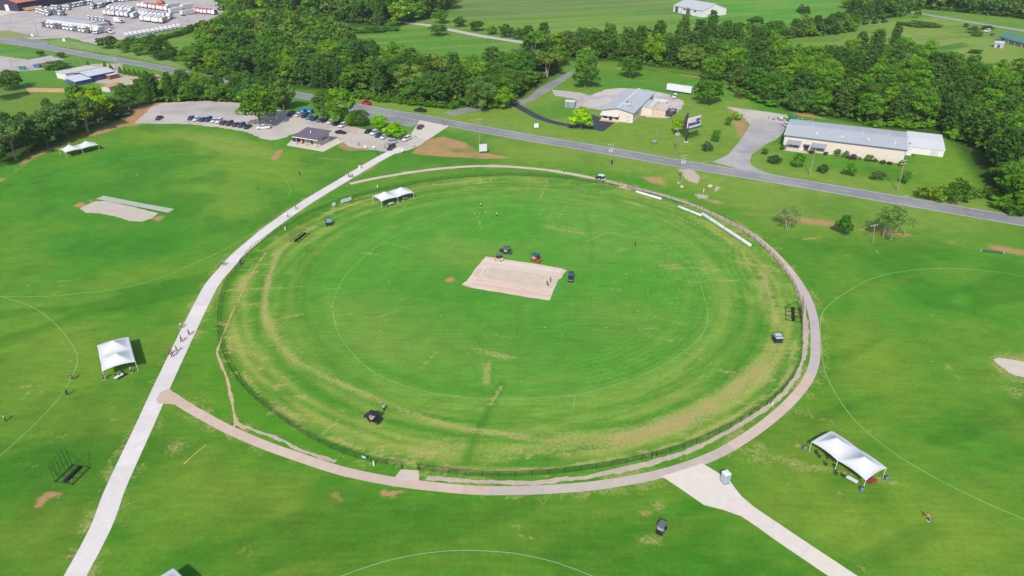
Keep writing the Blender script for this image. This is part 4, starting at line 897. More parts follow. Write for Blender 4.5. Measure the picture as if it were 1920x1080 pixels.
# ------------------------------------------------------------------ buildings
CREAM = mat('cream_siding', alb(232, 219, 206), 0.7, 0.03, 0.5); WHITEB = mat('white_siding', alb(238, 238, 240), 0.6, 0.03, 0.5); METROOF = mat('grey_metal_roof', alb(198, 201, 207), 0.55, 0.05, 0.3, spec=0.25)
WHROOF = mat('white_roof', alb(240, 240, 242), 0.5, 0.03, 0.4); TRIM = mat('green_trim', alb(92, 122, 116), 0.6, 0.05, 1); BTRIM = mat('blue_trim', alb(84, 112, 142), 0.6, 0.05, 1)
DARK = mat('dark_metal', alb(58, 62, 70), 0.6, 0.1, 1.2); GLASSD = glass('dark_glass', alb(52, 60, 74)); STEEL = mat('galvanised_steel', alb(168, 172, 176), 0.5, 0.08, 1.5, metal=0.3)
SHING = mat('purple_grey_shingle', alb(118, 106, 122), 0.85, 0.12, 1.6); BLOCK = mat('pale_block', alb(214, 204, 192), 0.85, 0.05, 1.0); ORANGE = mat('orange_tin_roof', alb(214, 138, 108), 0.6, 0.08, 0.3)
NAVY = mat('dark_barn_boards', alb(64, 54, 82), 0.7, 0.1, 0.5, stretch=(1, 1, .1)); TANR = mat('tan_roof', alb(206, 160, 122), 0.8, 0.1, 0.5); GREENR = mat('green_tin_roof', alb(88, 140, 122), 0.5, 0.06, 0.4); REDM = mat('red_panel', alb(170, 56, 62), 0.5, 0.05, 1)
SEAM = mat('roof_seam', alb(180, 184, 192), 0.5, 0.04, 1, spec=0.25); BROWN = mat('brown_door', alb(110, 80, 66), 0.7, 0.08, 1)
def frame_of(a, b):
    'local axes of a building: x along the front from a to b, y to the back'
    a, b = Vector(a), Vector(b); d = (b - a); return (a + b) / 2, math.atan2(d.y, d.x), d.length
def seams(b, x0, x1, yz, n, w=0.06, hgt=0.05):
    for k in range(1, n):
        x = x0 + (x1 - x0) * k / n
        for (y0, z0), (y1, z1) in zip(yz, yz[1:]):
            b.hexa([(x - w, y0, z0), (x + w, y0, z0), (x + w, y1, z1), (x - w, y1, z1)], [(x - w, y0, z0 + hgt), (x + w, y0, z0 + hgt), (x + w, y1, z1 + hgt), (x - w, y1, z1 + hgt)])
def walls_gable_x(L, D, h, rise, m, root, name='wall', ridge=0.5):
    'ridge runs along x; gables at the ends; front at y=0, back at y=D'
    r = D * ridge
    MB().hexa([(-L/2, 0, 0), (L/2, 0, 0), (L/2, .2, 0), (-L/2, .2, 0)], [(-L/2, 0, h), (L/2, 0, h), (L/2, .2, h), (-L/2, .2, h)]).build(name, m, root)
    MB().hexa([(-L/2, D - .2, 0), (L/2, D - .2, 0), (L/2, D, 0), (-L/2, D, 0)], [(-L/2, D - .2, h), (L/2, D - .2, h), (L/2, D, h), (-L/2, D, h)]).build(name, m, root)
    for s in (-1, 1):
        x0, x1 = (s * L / 2, s * (L / 2 - .2)); b = MB()
        P = [(0.2, 0), (D - .2, 0), (D - .2, h), (r, h + rise), (.2, h)]; b.add([(x0, y, z) for y, z in P] + [(x1, y, z) for y, z in P], [(0, 1, 2, 3, 4), (9, 8, 7, 6, 5)] + [(i, (i + 1) % 5, 5 + (i + 1) % 5, 5 + i) for i in range(5)]); b.build(name, m, root)
def roof_gable_x(L, D, h, rise, m, root, ov=0.4, th=0.14, ridge=0.5, nseam=0, sm=None):
    r = D * ridge; k = rise / r if r else 0; k2 = rise / (D - r); z0 = h - ov * k + .03; z1 = h - ov * k2 + .03; zr = h + rise + .03; x = L / 2 + ov; b = MB()
    for (ya, za, yb, zb) in ((-ov, z0, r, zr), (r, zr, D + ov, z1)):
        b.hexa([(-x, ya, za), (x, ya, za), (x, yb, zb), (-x, yb, zb)], [(-x, ya, za + th), (x, ya, za + th), (x, yb, zb + th), (-x, yb, zb + th)])
    o = b.build('roof', m, root)
    if nseam:
        sb = MB(); seams(sb, -x, x, [(-ov, z0 + th), (r, zr + th), (D + ov, z1 + th)], nseam); sb.build('roof_seam', sm or SEAM, o)
    return o
def opening(root, name, x, z, w, h, m, fm=None, y=-0.03, frame=0.1):
    o = MB().box((x, y, z + h / 2), (w, 0.06, h)).build(name, m, root)
    if fm:
        b = MB()
        for s in (-1, 1): b.box((x + s * (w / 2 + frame / 2), y - .01, z + h / 2), (frame, .1, h + 2 * frame)); b.box((x, y - .01, z + h / 2 + s * (h / 2 + frame / 2)), (w, .1, frame))
        b.build('frame', fm, o)
    return o
# long warehouse
A_, B_ = G(1467, 278), G(1692, 307); c, rz, L = frame_of(A_, B_); h = HT(1467, 278, 253); D = (G(1706, 264) - B_).length
D = 23.0
wh = thing('warehouse', 'long cream warehouse with pale grey metal roof beside the road', 'building', c, rz)
walls_gable_x(L, D, h, 1.1, CREAM, wh); rf = roof_gable_x(L, D, h, 1.1, METROOF, wh, 0.45, 0.16, 0.5, 46)
MB().box((0, -0.52, h - .05), (L + 1.0, .16, .26)).build('gutter', BTRIM, wh)
for x in (-L / 2 + 0.1, L / 2 - 0.1): MB().box((x + (.16 if x > 0 else -.16), -.08, h / 2), (.14, .14, h - .3)).build('downpipe', BTRIM, wh)
for k in range(10):
    x = -L / 2 + 9 + (k // 2) * 9.2 + (k % 2) * 2.2; y = 5 if k % 2 else 13.5
    z = h + 1.1 - abs(y - D / 2) * 1.1 / (D / 2) + .26; MB().box((x, y, z), (.55, 2.2, .06), rx=(1.1 / (D / 2)) * (1 if y < D / 2 else -1)).build('skylight', WHROOF, rf)
for x, w_ in ((-L / 2 + 4.0, 5.0), (-L / 2 + 13.0, 5.2)):
    wn_ = opening(wh, 'window', x, 1.1, w_ * .7, 1.2, GLASSD, WHITEB); 
    MB().box((x - w_ * .12, -.075, 1.7), (.08, .05, 1.2)).build('mullion', WHITEB, wn_)
    b = MB(); b.hexa([(x - w_/2, -2.2, 2.5), (x + w_/2, -2.2, 2.5), (x + w_/2, -.02, 3.6), (x - w_/2, -.02, 3.6)], [(x - w_/2, -2.2, 2.62), (x + w_/2, -2.2, 2.62), (x + w_/2, -.02, 3.75), (x - w_/2, -.02, 3.75)]); b.build('awning', mat('awning_grey', alb(150, 156, 168), 0.7, 0.05, 1), wh)
x = -L / 2 + 8.6; opening(wh, 'door', x, 0.05, 1.5, 2.2, GLASSD, BTRIM); MB().box((x, -.7, 2.7), (2.4, 1.4, .12)).build('door_canopy', BTRIM, wh); MB().box((x - 3, -1.3, .1), (10, 2.4, .16)).build('porch_slab', CONCP, wh)
b = MB(); 
for k in range(int(L / 1.0)): b.box((-L / 2 + .5 + k * 1.0, -.012, h / 2), (.05, .03, h - .3))
b.build('siding_rib', mat('siding_rib', alb(228, 212, 194), .7, .03, 1), wh)
# white annex
A_, B_ = G(1710, 276 + 4), G(1764, 288); c, rz2, L2 = frame_of(A_, B_)
base = wh.matrix_basis.copy(); pos = Vector((L / 2 + 1.7 + 6.2, 14.5, 0)); wM = Matrix.Translation(Vector(wh.location)) @ Euler((0, 0, wh.rotation_euler.z)).to_matrix().to_4x4()
an = thing('annex', 'plain white annex with flat white roof at the warehouse end', 'building', wM @ pos, wh.rotation_euler.z)
walls_gable_x(12.3, 21, 2.6, .25, WHITEB, an); roof_gable_x(12.3, 21, 2.6, .25, WHROOF, an, .25, .12, .5)
opening(an, 'door', 3, .05, 2.6, 2.1, mat('white_shutter', alb(214, 216, 220), .5, .05, 1), None)
MB().box((-6.0, -1.6, 1.1), (2.4, 3.0, 2.2)).build('porch', WHITEB, an)
# cream office beyond the black forecourt
A_, B_ = G(1127, 224), G(1186, 231); c, rz, L = frame_of(A_, B_); Dv = (G(1241, 197) - B_); D = 37.0; h = HT(1186, 231, 213)
of = thing('office_building', 'cream office building with low grey gable roof and black forecourt', 'building', c, rz)
dirb = (G(1209, 216) - B_); sh = math.atan2(dirb.y, dirb.x) - rz; skx = math.cos(sh) / max(.3, math.sin(sh)); skx = 0.0
rise = 1.5
for s in (-1, 1): MB().box((s * (L / 2 - .1), D / 2, h / 2), (.2, D - .4, h)).build('wall', CREAM, of)
for y in (0.1, D - .1):
    b = MB(); P = [(-L / 2, 0), (L / 2, 0), (L / 2, h), (0, h + rise), (-L / 2, h)]; b.add([(x, y - .1, z) for x, z in P] + [(x, y + .1, z) for x, z in P], [(0, 1, 2, 3, 4), (9, 8, 7, 6, 5)] + [(i, (i + 1) % 5, 5 + (i + 1) % 5, 5 + i) for i in range(5)]); b.build('wall', CREAM, of)
b = MB(); ov = .35; kk = rise / (L / 2)
for s in (-1, 1):
    xa, za = s * (L / 2 + ov), h - ov * kk + .04
    b.hexa([(xa, -ov, za), (0, -ov, h + rise + .04), (0, D + ov, h + rise + .04), (xa, D + ov, za)], [(xa, -ov, za + .15), (0, -ov, h + rise + .19), (0, D + ov, h + rise + .19), (xa, D + ov, za + .15)])
rf = b.build('roof', METROOF, of); sb = MB()
for k in range(1, 24):
    y = -ov + (D + 2 * ov) * k / 24
    for s in (-1, 1):
        xa, za = s * (L / 2 + ov), h - ov * kk + .19
        sb.hexa([(xa, y - .05, za), (0, y - .05, h + rise + .19), (0, y + .05, h + rise + .19), (xa, y + .05, za)], [(xa, y - .05, za + .05), (0, y - .05, h + rise + .24), (0, y + .05, h + rise + .24), (xa, y + .05, za + .05)])
sb.build('roof_seam', SEAM, rf); MB().box((0, D / 2, h + rise + .24), (.7, D + .7, .1)).build('ridge_cap', WHROOF, rf)
b = MB().box((2.2, 8, h + rise + .25), (2.6, 1.2, .35)); b.build('roof_curb', WHROOF, rf); MB().box((1.8, 8.3, h + rise + 1.0), (1.0, 1.0, 1.3)).build('roof_unit', STEEL, rf)
b = MB()
for s in (-1, 1):
    xa, za = s * (L / 2 + ov), h - ov * kk + .04; b.hexa([(xa, -ov - .06, za - .12), (0, -ov - .06, h + rise - .08), (0, -ov - .003, h + rise - .08), (xa, -ov - .003, za - .12)], [(xa, -ov - .06, za + .14), (0, -ov - .06, h + rise + .18), (0, -ov - .003, h + rise + .18), (xa, -ov - .003, za + .14)]); b.box((s * (L / 2 + ov + .04), D / 2, h - .1), (.08, D + .6, .28))
b.build('fascia', TRIM, of)
aw = MB(); xa, xb = -L / 2 - .1, -L / 2 + 8.2
aw.hexa([(xa, -1.7, 2.35), (xb, -1.7, 2.35), (xb, -.03, 3.0), (xa, -.03, 3.0)], [(xa, -1.7, 2.47), (xb, -1.7, 2.47), (xb, -.03, 3.15), (xa, -.03, 3.15)]); ao = aw.build('awning', WHROOF, of)
b = MB()
for k in range(10): x = xa + .5 + k * .84; b.hexa([(x, -1.72, 2.48), (x + .28, -1.72, 2.48), (x + .28, -.04, 3.16), (x, -.04, 3.16)], [(x, -1.72, 2.5), (x + .28, -1.72, 2.5), (x + .28, -.04, 3.18), (x, -.04, 3.18)])
b.build('awning_stripe', mat('awning_stripe', alb(150, 176, 168), .6, .05, 1), ao)
MB().box(((xa + xb) / 2, -1.0, .1), (8.6, 1.9, .18)).build('porch_slab', mat('porch_tan', alb(222, 186, 154), .8, .06, 1), of)
opening(of, 'door', -L / 2 + 4.3, .2, 1.2, 2.1, GLASSD, TRIM); opening(of, 'window', -L / 2 + 1.8, .9, 1.3, 1.2, GLASSD, TRIM); opening(of, 'window', -L / 2 + 7.2, .9, 1.3, 1.2, GLASSD, TRIM); opening(of, 'window', L / 2 - 2.3, 1.0, .9, 1.5, WHITEB, DARK)
oM = Matrix.Translation(c) @ Euler((0, 0, rz)).to_matrix().to_4x4()
for y, nm, mm in ((4.5, 'side_door', WHITEB), (9.0, 'side_window', STEEL)): MB().box((L / 2 + .03, y, 1.2 + (.8 if nm == 'side_window' else 0)), (.06, 1.1, 2.2 if nm == 'side_door' else 1.2)).build(nm, mm, of)
MB().box((L / 2 + 2.5, 14.5 + 6, h / 2 - .2), (5.0 - .02, 12, h - .4)).build('wing', CREAM, of)
MB().hexa([(L/2 + .0, 14.2, h - .35), (L/2 + 5.3, 14.2, h - .75), (L/2 + 5.3, 27.0, h - .75), (L/2 + .0, 27.0, h - .35)], [(L/2, 14.2, h - .2), (L/2 + 5.3, 14.2, h - .6), (L/2 + 5.3, 27.0, h - .6), (L/2, 27.0, h - .2)]).build('wing_roof', METROOF, of)
MB().box((L / 2 + 8.0, 14.7 + 5, 1.6), (5.8, 10, 3.2)).build('side_room', mat('tan_siding', alb(226, 200, 178), .7, .04, .6), of)
MB().hexa([(L/2 + 5.0, 14.4, 3.3), (L/2 + 11.4, 14.4, 3.0), (L/2 + 11.4, 25.4, 3.0), (L/2 + 5.0, 25.4, 3.3)], [(L/2 + 5.0, 14.4, 3.45), (L/2 + 11.4, 14.4, 3.15), (L/2 + 11.4, 25.4, 3.15), (L/2 + 5.0, 25.4, 3.45)]).build('side_roof', mat('tan_metal_roof', alb(226, 204, 186), .5, .05, .5), of)
MB().box((L / 2 + 5, 30.0, 1.5), (6, 4.5, 3.0)).build('back_room', WHITEB, of); MB().box((L / 2 + 5, 30.1, 3.1), (6.6, 5.2, .16)).build('back_roof', WHROOF, of)
# white barn far beyond
A_, B_ = G(1262, 22), G(1316, 32.5); c, rz, L = frame_of(A_, B_); Dv = G(1356, 31) - B_
bn = thing('barn', 'white metal barn alone in the far green field', 'barn', c, rz); D = 26; h = HT(1316, 32.5, 20.5); L = L
walls_gable_x(L, D, h, 4.2, WHITEB, bn); roof_gable_x(L, D, h, 4.2, mat('barn_roof', alb(206, 208, 214), .5, .05, .4), bn, .4, .2, .5, 24)
for x, w_, z0, hh in ((-L/2 + 4, 3.4, .05, 5.0), (L*.02, 4.2, .05, 5.2)): opening(bn, 'door', x, z0, w_, hh, mat('barn_door', alb(96, 88, 120), .6, .05, 1), None)
for x in (-L/2 + 13, L * .25): opening(bn, 'window', x, 3.0, 3.0, 1.0, GLASSD, None)
for x in (-L*.22, L*.12): MB().box((x, -.06, h/2), (.3, .1, h - .3)).build('downpipe', STEEL, bn)
# dark barn with orange roof in the lorry yard
A_, B_ = G(36, 21.5), G(150, 2.5); c, rz, L = frame_of(A_, B_)
db = thing('dark_barn', 'long dark purple barn with orange tin roof in the lorry yard', 'barn', c, rz); D = 22; h = 6.5
walls_gable_x(L, D, h, 3.4, NAVY, db); roof_gable_x(L, D, h, 3.4, ORANGE, db, .6, .22, .5, 30, mat('orange_seam', alb(196, 122, 96), .6, .05, 1))
MB().box((-L / 2 - .05, D / 2 + 1.0, 2.4), (.1, 4.0, 4.8)).build('barn_door', WHITEB, db); MB().box((-L/2 + 10, -3.4, 1.4), (14, 5.5, .4), rx=.28).build('lean_to', TANR, db)
# depot office
A_, B_ = G(90, 47.5), G(172, 57); c, rz, L = frame_of(A_, B_)
do = thing('depot_office', 'long low white depot office with grey roof among parked lorries', 'building', c, rz); D = 11; h = 4.6
walls_gable_x(L, D, h, .5, WHITEB, do); roof_gable_x(L, D, h, .5, METROOF, do, .35, .15, .5, 20)
for k in range(6): opening(do, 'window', -L/2 + 4 + k * (L - 8) / 5.0, 1.2, 1.8, 1.3, GLASSD, None)
opening(do, 'door', L / 2 - 7, .05, 1.4, 2.3, GLASSD, None); MB().box((L / 2 + 4, 5, 2.2), (7.6, 9, 4.4)).build('wing', CREAM, do); MB().box((L / 2 + 4.1, 5, 4.5), (8.2, 9.6, .18)).build('wing_roof', METROOF, do)
# blue and white workshop
A_, B_ = G(170, 154), G(217, 144); c, rz, L = frame_of(A_, B_)
ws = thing('workshop', 'blue workshop with pale metal roofs below the conifer row', 'building', c, rz); D = 14; h = 3.0
BLUEW = mat('blue_wall', alb(78, 98, 160), .6, .06, .6); PALER = mat('pale_tin_roof', alb(222, 225, 232), .5, .05, .4)
walls_gable_x(L, D, h, 1.2, BLUEW, ws); roof_gable_x(L, D, h, 1.2, PALER, ws, .5, .15, .5, 14, SEAM)
MB().box((-L/2 - 4.5, 2, 1.2), (8.8, 9, 2.4)).build('wing', BLUEW, ws); MB().hexa([(-L/2 - 9.4, -3, 2.3), (-L/2 - .6, -3, 2.3), (-L/2 - .6, 7, 3.4), (-L/2 - 9.4, 7, 3.4)], [(-L/2 - 9.4, -3, 2.45), (-L/2 - .6, -3, 2.45), (-L/2 - .6, 7, 3.55), (-L/2 - 9.4, 7, 3.55)]).build('wing_roof', PALER, ws)
MB().box((-2, D + 5.4, 1.6), (18, 9.5, 3.2)).build('rear_hall', WHITEB, ws); MB().box((-2, D + 5.4, 3.3), (18.6, 10, .2)).build('rear_roof', mat('pale_grey_roof', alb(218, 212, 206), .6, .04, .5), ws)
MB().box((L / 2 - 3, -2.5, 1.1), (5, 3, 2.2)).build('porch', mat('rust_wall', alb(156, 92, 76), .7, .1, 1), ws); MB().box((L / 2 - 3, -2.5, 2.3), (5.6, 3.6, .14)).build('porch_roof', PALER, ws)
for x in (-L*.3, 0, L*.25): opening(ws, 'door', x, .05, 3.0, 2.5, mat('shutter_blue', alb(60, 74, 120), .6, .05, 1), None)
for a, b_, lab in (((255, 161), (302, 152), 'low shed with tan roof right of the workshop'), ((207, 173), (232, 166), 'small tan roofed shed behind the left tree row')):
    c, rz, L = frame_of(G(*a), G(*b_)); t = thing('shed', lab, 'shed', c, rz); walls_gable_x(L, 5.5, 2.4, .5, BLOCK, t); roof_gable_x(L, 5.5, 2.4, .5, TANR, t, .4, .12, .5, 10, TANR); opening(t, 'door', L * .2, .05, 1.2, 2.0, BROWN, None)
# tan boundary wall on the left lawn
c, rz, L = frame_of(G(52, 172), G(122, 173)); t = thing('garden_wall', 'long low orange tan wall across the left lawn', 'wall', c, rz); MB().box((0, 0, .85), (L, .25, 1.7)).build('wall_panel', TANR, t)
b = MB(); b.box((0, 0, 1.76), (L + .2, .4, .1)); b.build('coping', mat('coping', alb(224, 186, 150), .8, .06, 1), t)
# house with green roof and its shed
c, rz, L = frame_of(G(1872, 77), G(1935, 92)); hs = thing('house', 'low house with green tin roof at the right edge', 'house', c, rz); D = 11; h = 3.2
walls_gable_x(L, D, h, 1.8, mat('house_wall', alb(222, 196, 170), .8, .05, .8), hs); roof_gable_x(L, D, h, 1.8, GREENR, hs, 1.2, .18, .5, 20, GREENR)
opening(hs, 'window', -L * .38, .8, 2.0, 1.4, GLASSD, WHITEB); opening(hs, 'door', 0, .05, 1.2, 2.1, BROWN, None)
for x in (-L*.15, L * .05, L * .25): MB().box((x, -1.6, 1.35), (.25, .25, 2.7)).build('porch_post', WHITEB, hs)
MB().hexa([(-L*.2, -2.2, 2.6), (L*.5, -2.2, 2.6), (L*.5, -.5, 3.2), (-L*.2, -.5, 3.2)], [(-L*.2, -2.2, 2.75), (L*.5, -2.2, 2.75), (L*.5, -.5, 3.35), (-L*.2, -.5, 3.35)]).build('porch_roof', GREENR, hs)
c, rz, L = frame_of(G(1863, 89), G(1880, 90.5)); t = thing('garden_shed', 'small grey shed on the lawn before the green roofed house', 'shed', c, rz); walls_gable_x(L, 5, 2.8, .9, mat('shed_grey', alb(186, 190, 200), .7, .06, 1), t); roof_gable_x(L, 5, 2.8, .9, METROOF, t, .3, .12); opening(t, 'door', 0, .05, 1.3, 2.0, DARK, None)
# pavilion by the car park
P0, P1 = G(557, 270.5), G(595, 276.5); c, rz, L = frame_of(P0, P1); Dp = (G(618, 262) - P1).length
c = c + Vector((-math.sin(rz), math.cos(rz), 0)) * 2.2
pv = thing('pavilion', 'small pavilion with purple grey roof on a pale slab by the car park', 'building', c, rz); D = 6.0; h = 3.0
pM = Matrix.Translation(c) @ Euler((0, 0, rz)).to_matrix().to_4x4()
MB().box((0, D / 2, h / 2), (L, D, h)).build('wall', BLOCK, pv)
b = MB(); b.hexa([(-L/2 - 1.4, -2.6, h - .05), (L/2 + .9, -2.6, h - .05), (L/2 + .9, D + .8, h + 1.2), (-L/2 - 1.4, D + .8, h + 1.2)], [(-L/2 - 1.4, -2.6, h + .18), (L/2 + .9, -2.6, h + .18), (L/2 + .9, D + .8, h + 1.42), (-L/2 - 1.4, D + .8, h + 1.42)]); rf = b.build('roof', SHING, pv)
b = MB()
for k in range(1, 16):
    t_ = k / 16; y = -2.6 + (D + 3.4) * t_; z = h + .18 + 1.24 * t_; b.box((-.25, y, z + .015), (L + 2.25, .05, .04))
b.build('shingle_course', mat('shingle_edge', alb(104, 92, 110), .85, .1, 1.5), rf)
b = MB(); b.hexa([(-L/2, .2, h - .01), (L/2, .2, h - .01), (L/2, D, h - .01), (-L/2, D, h - .01)], [(-L/2 + .01, .2, h + .3), (L/2 - .01, .2, h + .3), (L/2 - .01, D - .02, h + 1.15), (-L/2 + .01, D - .02, h + 1.15)]); b.build('upper_wall', BLOCK, pv)
b = MB(); b.hexa([(-L/2 - 1.5, -2.75, h - .12), (L/2 + 1.0, -2.75, h - .12), (L/2 + 1.0, -2.62, h - .12), (-L/2 - 1.5, -2.62, h - .12)], [(-L/2 - 1.5, -2.75, h + .16), (L/2 + 1.0, -2.75, h + .16), (L/2 + 1.0, -2.62, h + .16), (-L/2 - 1.5, -2.62, h + .16)]); b.build('fascia', WHITEB, pv)
for x in (-L/2 + .1, 0, L/2 + .1): MB().box((x, -2.2, h / 2), (.22, .22, h - .1)).build('post', STEEL, pv)
MB().cyl((-.8, 2.0, h + .9), .22, .9, 8).build('vent_pipe', WHITEB, rf)
opening(pv, 'door', .8, .05, 1.1, 2.1, BROWN, None); opening(pv, 'window', -1.2, 1.0, 1.2, 1.0, GLASSD, WHITEB)
MB().box((L / 2 + .03, D / 2, 2.2), (.06, D * .6, .5)).build('side_vent', DARK, pv)
sheet('pavilion_slab', '537,272.5 606,284.5 645,265 622,257 600,252 563,247', CONCP, 'pale concrete slab under the small pavilion', 'slab', 0.05, th=1)
v = thing('vending_machine', 'red vending machine against the front wall of the pavilion', 'vending machine', pM @ Vector((-L / 2 + 1.4, -.5, 0.05)), rz); MB().box((0, 0, .95), (1.1, .8, 1.9)).build('body', REDM, v); MB().box((-.12, -.41, 1.1), (.66, .04, 1.3)).build('front_panel', mat('vend_front', alb(214, 196, 200), .4, .1, 3), v)
v = thing('equipment_box', 'dark storage box beside the left side of the pavilion', 'storage box', pM @ Vector((-L / 2 - 2.9, 1.2, 0.05)), rz); MB().box((0, 0, .8), (2.6, 2.0, 1.6)).build('body', DARK, v); MB().box((0, 0, 1.64), (2.7, 2.1, .08)).build('lid', mat('box_lid', alb(80, 82, 92), .6, .1, 1), v)
# ------------------------------------------------------------------ vehicles
PAINTC = mat('car_paint', (1, 1, 1), 0.28, 0.02, 1, objcol=True, spec=0.5, coat=0.6); TYRE = mat('tyre_rubber', alb(40, 40, 42), 0.9, 0.1, 4); RIM = mat('wheel_rim', alb(176, 178, 182), 0.35, 0.05, 4, metal=0.6)
CGLASS = glass('car_glass', alb(36, 42, 52), 0.06); LAMP = mat('head_lamp', alb(232, 232, 228), 0.2, 0.03, 4); TAIL = mat('tail_lamp', alb(170, 30, 34), 0.25, 0.03, 4); BUMP = mat('black_plastic', alb(48, 50, 54), 0.7, 0.08, 3)
WHITEP = mat('white_panel', alb(240, 240, 242), 0.5, 0.03, 0.5); BOXP = mat('box_panel', (1, 1, 1), 0.5, 0.04, 0.6, objcol=True)
def wheel(root, x, y, r, w=.22):
    b = MB(); b.tube([(x, y - w / 2, r), (x, y + w / 2, r)], r, 14); t = b.build('wheel', TYRE, root); MB().tube([(x, y - w / 2 - .012, r), (x, y + w / 2 + .012, r)], r * .58, 10).build('rim', RIM, t)
def car_body(prof, W, taper=0.9):
    'prof: (x, z_bottom, z_top, half width scale) sections front (+x) to back'
    secs = []
    for x, z0, z1, k in prof:
        hw = W / 2 * k; zm = z0 + (z1 - z0) * .45
        secs.append([(x, -hw * .94, z0), (x, -hw, zm), (x, -hw * .96, z1 - .06), (x, -hw * .86, z1), (x, hw * .86, z1), (x, hw * .96, z1 - .06), (x, hw, zm), (x, hw * .94, z0)])
    return MB().loft(secs)
def cabin(x0, x1, x2, x3, z0, z1, W, W2):
    'windscreen foot x0, roof front x1, roof back x2, rear foot x3 (front = +x)'
    b = MB(); b.hexa([(x3, -W/2, z0), (x0, -W/2, z0), (x0, W/2, z0), (x3, W/2, z0)], [(x2, -W2/2, z1), (x1, -W2/2, z1), (x1, W2/2, z1), (x2, W2/2, z1)]); return b
def make_car(kind):
    t = thing(kind, 'pattern', 'car')
    if kind == 'sedan': L, W, hb, hr = 4.7, 1.82, .92, 1.45; prof = [(2.35, .35, .62, .80), (2.2, .25, .72, .93), (1.5, .22, .86, 1), (.9, .22, .93, 1), (-1.3, .22, .96, 1), (-2.1, .26, .94, .95), (-2.35, .38, .86, .82)]; cb = (1.0, .25, -.85, -1.75)
    elif kind == 'suv': L, W, hb, hr = 4.7, 1.9, 1.05, 1.72; prof = [(2.35, .4, .8, .84), (2.2, .28, .92, .95), (1.3, .26, 1.04, 1), (.9, .26, 1.08, 1), (-1.9, .26, 1.1, 1), (-2.2, .3, 1.08, .97), (-2.35, .42, 1.0, .88)]; cb = (1.0, .35, -1.95, -2.25)
    elif kind == 'hatchback': L, W, hb, hr = 4.1, 1.76, .95, 1.5; prof = [(2.05, .35, .66, .82), (1.9, .25, .78, .94), (1.2, .22, .92, 1), (.8, .22, .97, 1), (-1.6, .22, 1.0, 1), (-1.95, .28, .98, .95), (-2.05, .38, .9, .86)]; cb = (.95, .3, -1.3, -1.95)
    else: L, W, hb, hr = 5.7, 1.98, 1.1, 1.85; prof = [(2.85, .45, .85, .86), (2.7, .32, .98, .96), (1.6, .3, 1.1, 1), (1.2, .3, 1.12, 1), (-2.6, .32, 1.12, 1), (-2.8, .34, 1.1, .97)]; cb = (1.25, .7, -.7, -.95)
    car_body(prof, W).build('body', PAINTC, t, color=(.5, .5, .5))
    cabin(cb[0], cb[1], cb[2], cb[3], hb - .02, hr - .07, W * .9, W * .74).build('windows', CGLASS, t)
    rf = cabin(cb[1] + .06, cb[1] - .02, cb[2] + .02, cb[2] - .06, hr - .075, hr, W * .755, W * .7); rf.build('roof', PAINTC, t, color=(.5, .5, .5))
    b = MB()
    for s in (-1, 1):
        for xa, xb in ((cb[0], cb[1]), (cb[3], cb[2])): b.tube([(xa, s * W * .452, hb), (xb, s * W * .372, hr - .06)], .045, 4)
        xm = (cb[1] + cb[2]) / 2; b.tube([(xm, s * W * .452, hb), (xm, s * W * .372, hr - .06)], .05, 4)
    b.build('pillars', PAINTC, t, color=(.5, .5, .5))
    if kind == 'pickup':
        MB().box((-1.9, 0, 1.135), (1.7, W * .82, .03)).build('bed', BUMP, t); b = MB()
        for s in (-1, 1): b.box((-1.9, s * W * .455, 1.2), (1.8, .1, .18))
        b.box((-2.78, 0, 1.2), (.1, W * .9, .18)); b.build('bed_rails', PAINTC, t, color=(.5, .5, .5))
    r = .36 if kind in ('suv', 'pickup') else .32
    for x in (L * .31, -L * .3):
        for s in (-1, 1): wheel(t, x, s * (W / 2 - .1), r)
    zf = prof[1][2] - .14
    for s in (-1, 1):
        MB().box((L / 2 - .13, s * W * .34, zf), (.14, .36, .14)).build('headlight', LAMP, t); MB().box((-L / 2 + .06, s * W * .36, prof[-1][2] - .18), (.12, .28, .18)).build('taillight', TAIL, t)
    MB().box((L / 2 - .06, 0, .42), (.14, W * .74, .18)).build('bumper', BUMP, t); MB().box((-L / 2 + .04, 0, .45), (.12, W * .76, .18)).build('bumper', BUMP, t)
    return proto(t)
CARS = {k: make_car(k) for k in ('sedan', 'suv', 'hatchback', 'pickup')}
CC_ = dict(white=alb(240, 240, 242), black=alb(30, 32, 40), navy=alb(40, 56, 96), blue=alb(46, 70, 124), maroon=alb(120, 34, 48), red=alb(206, 40, 48), silver=alb(186, 192, 198), teal=alb(70, 150, 158), purple=alb(96, 52, 92), grey=alb(110, 116, 124), cream=alb(232, 214, 176), green=alb(60, 110, 90))
def car(kind, px, py, dx, dy, colour, label, group=None, sc=1.0):
    c = CC_[colour]; g = G(px, py); nm = {'body': c, 'roof': c, 'pillars': c, 'bed_rails': c}
    o = dup(CARS[kind], g, ANG(px, py, dx, dy), label, group, sc, nm); o.name = kind if kind == 'pickup' else kind; o['category'] = 'pickup' if kind == 'pickup' else 'car'; return o
car('sedan', 299, 223.5, -14, 8, 'navy', 'dark blue sedan parked alone at the left end of the gravel lot')
ROW = 'cars in the left car park row'
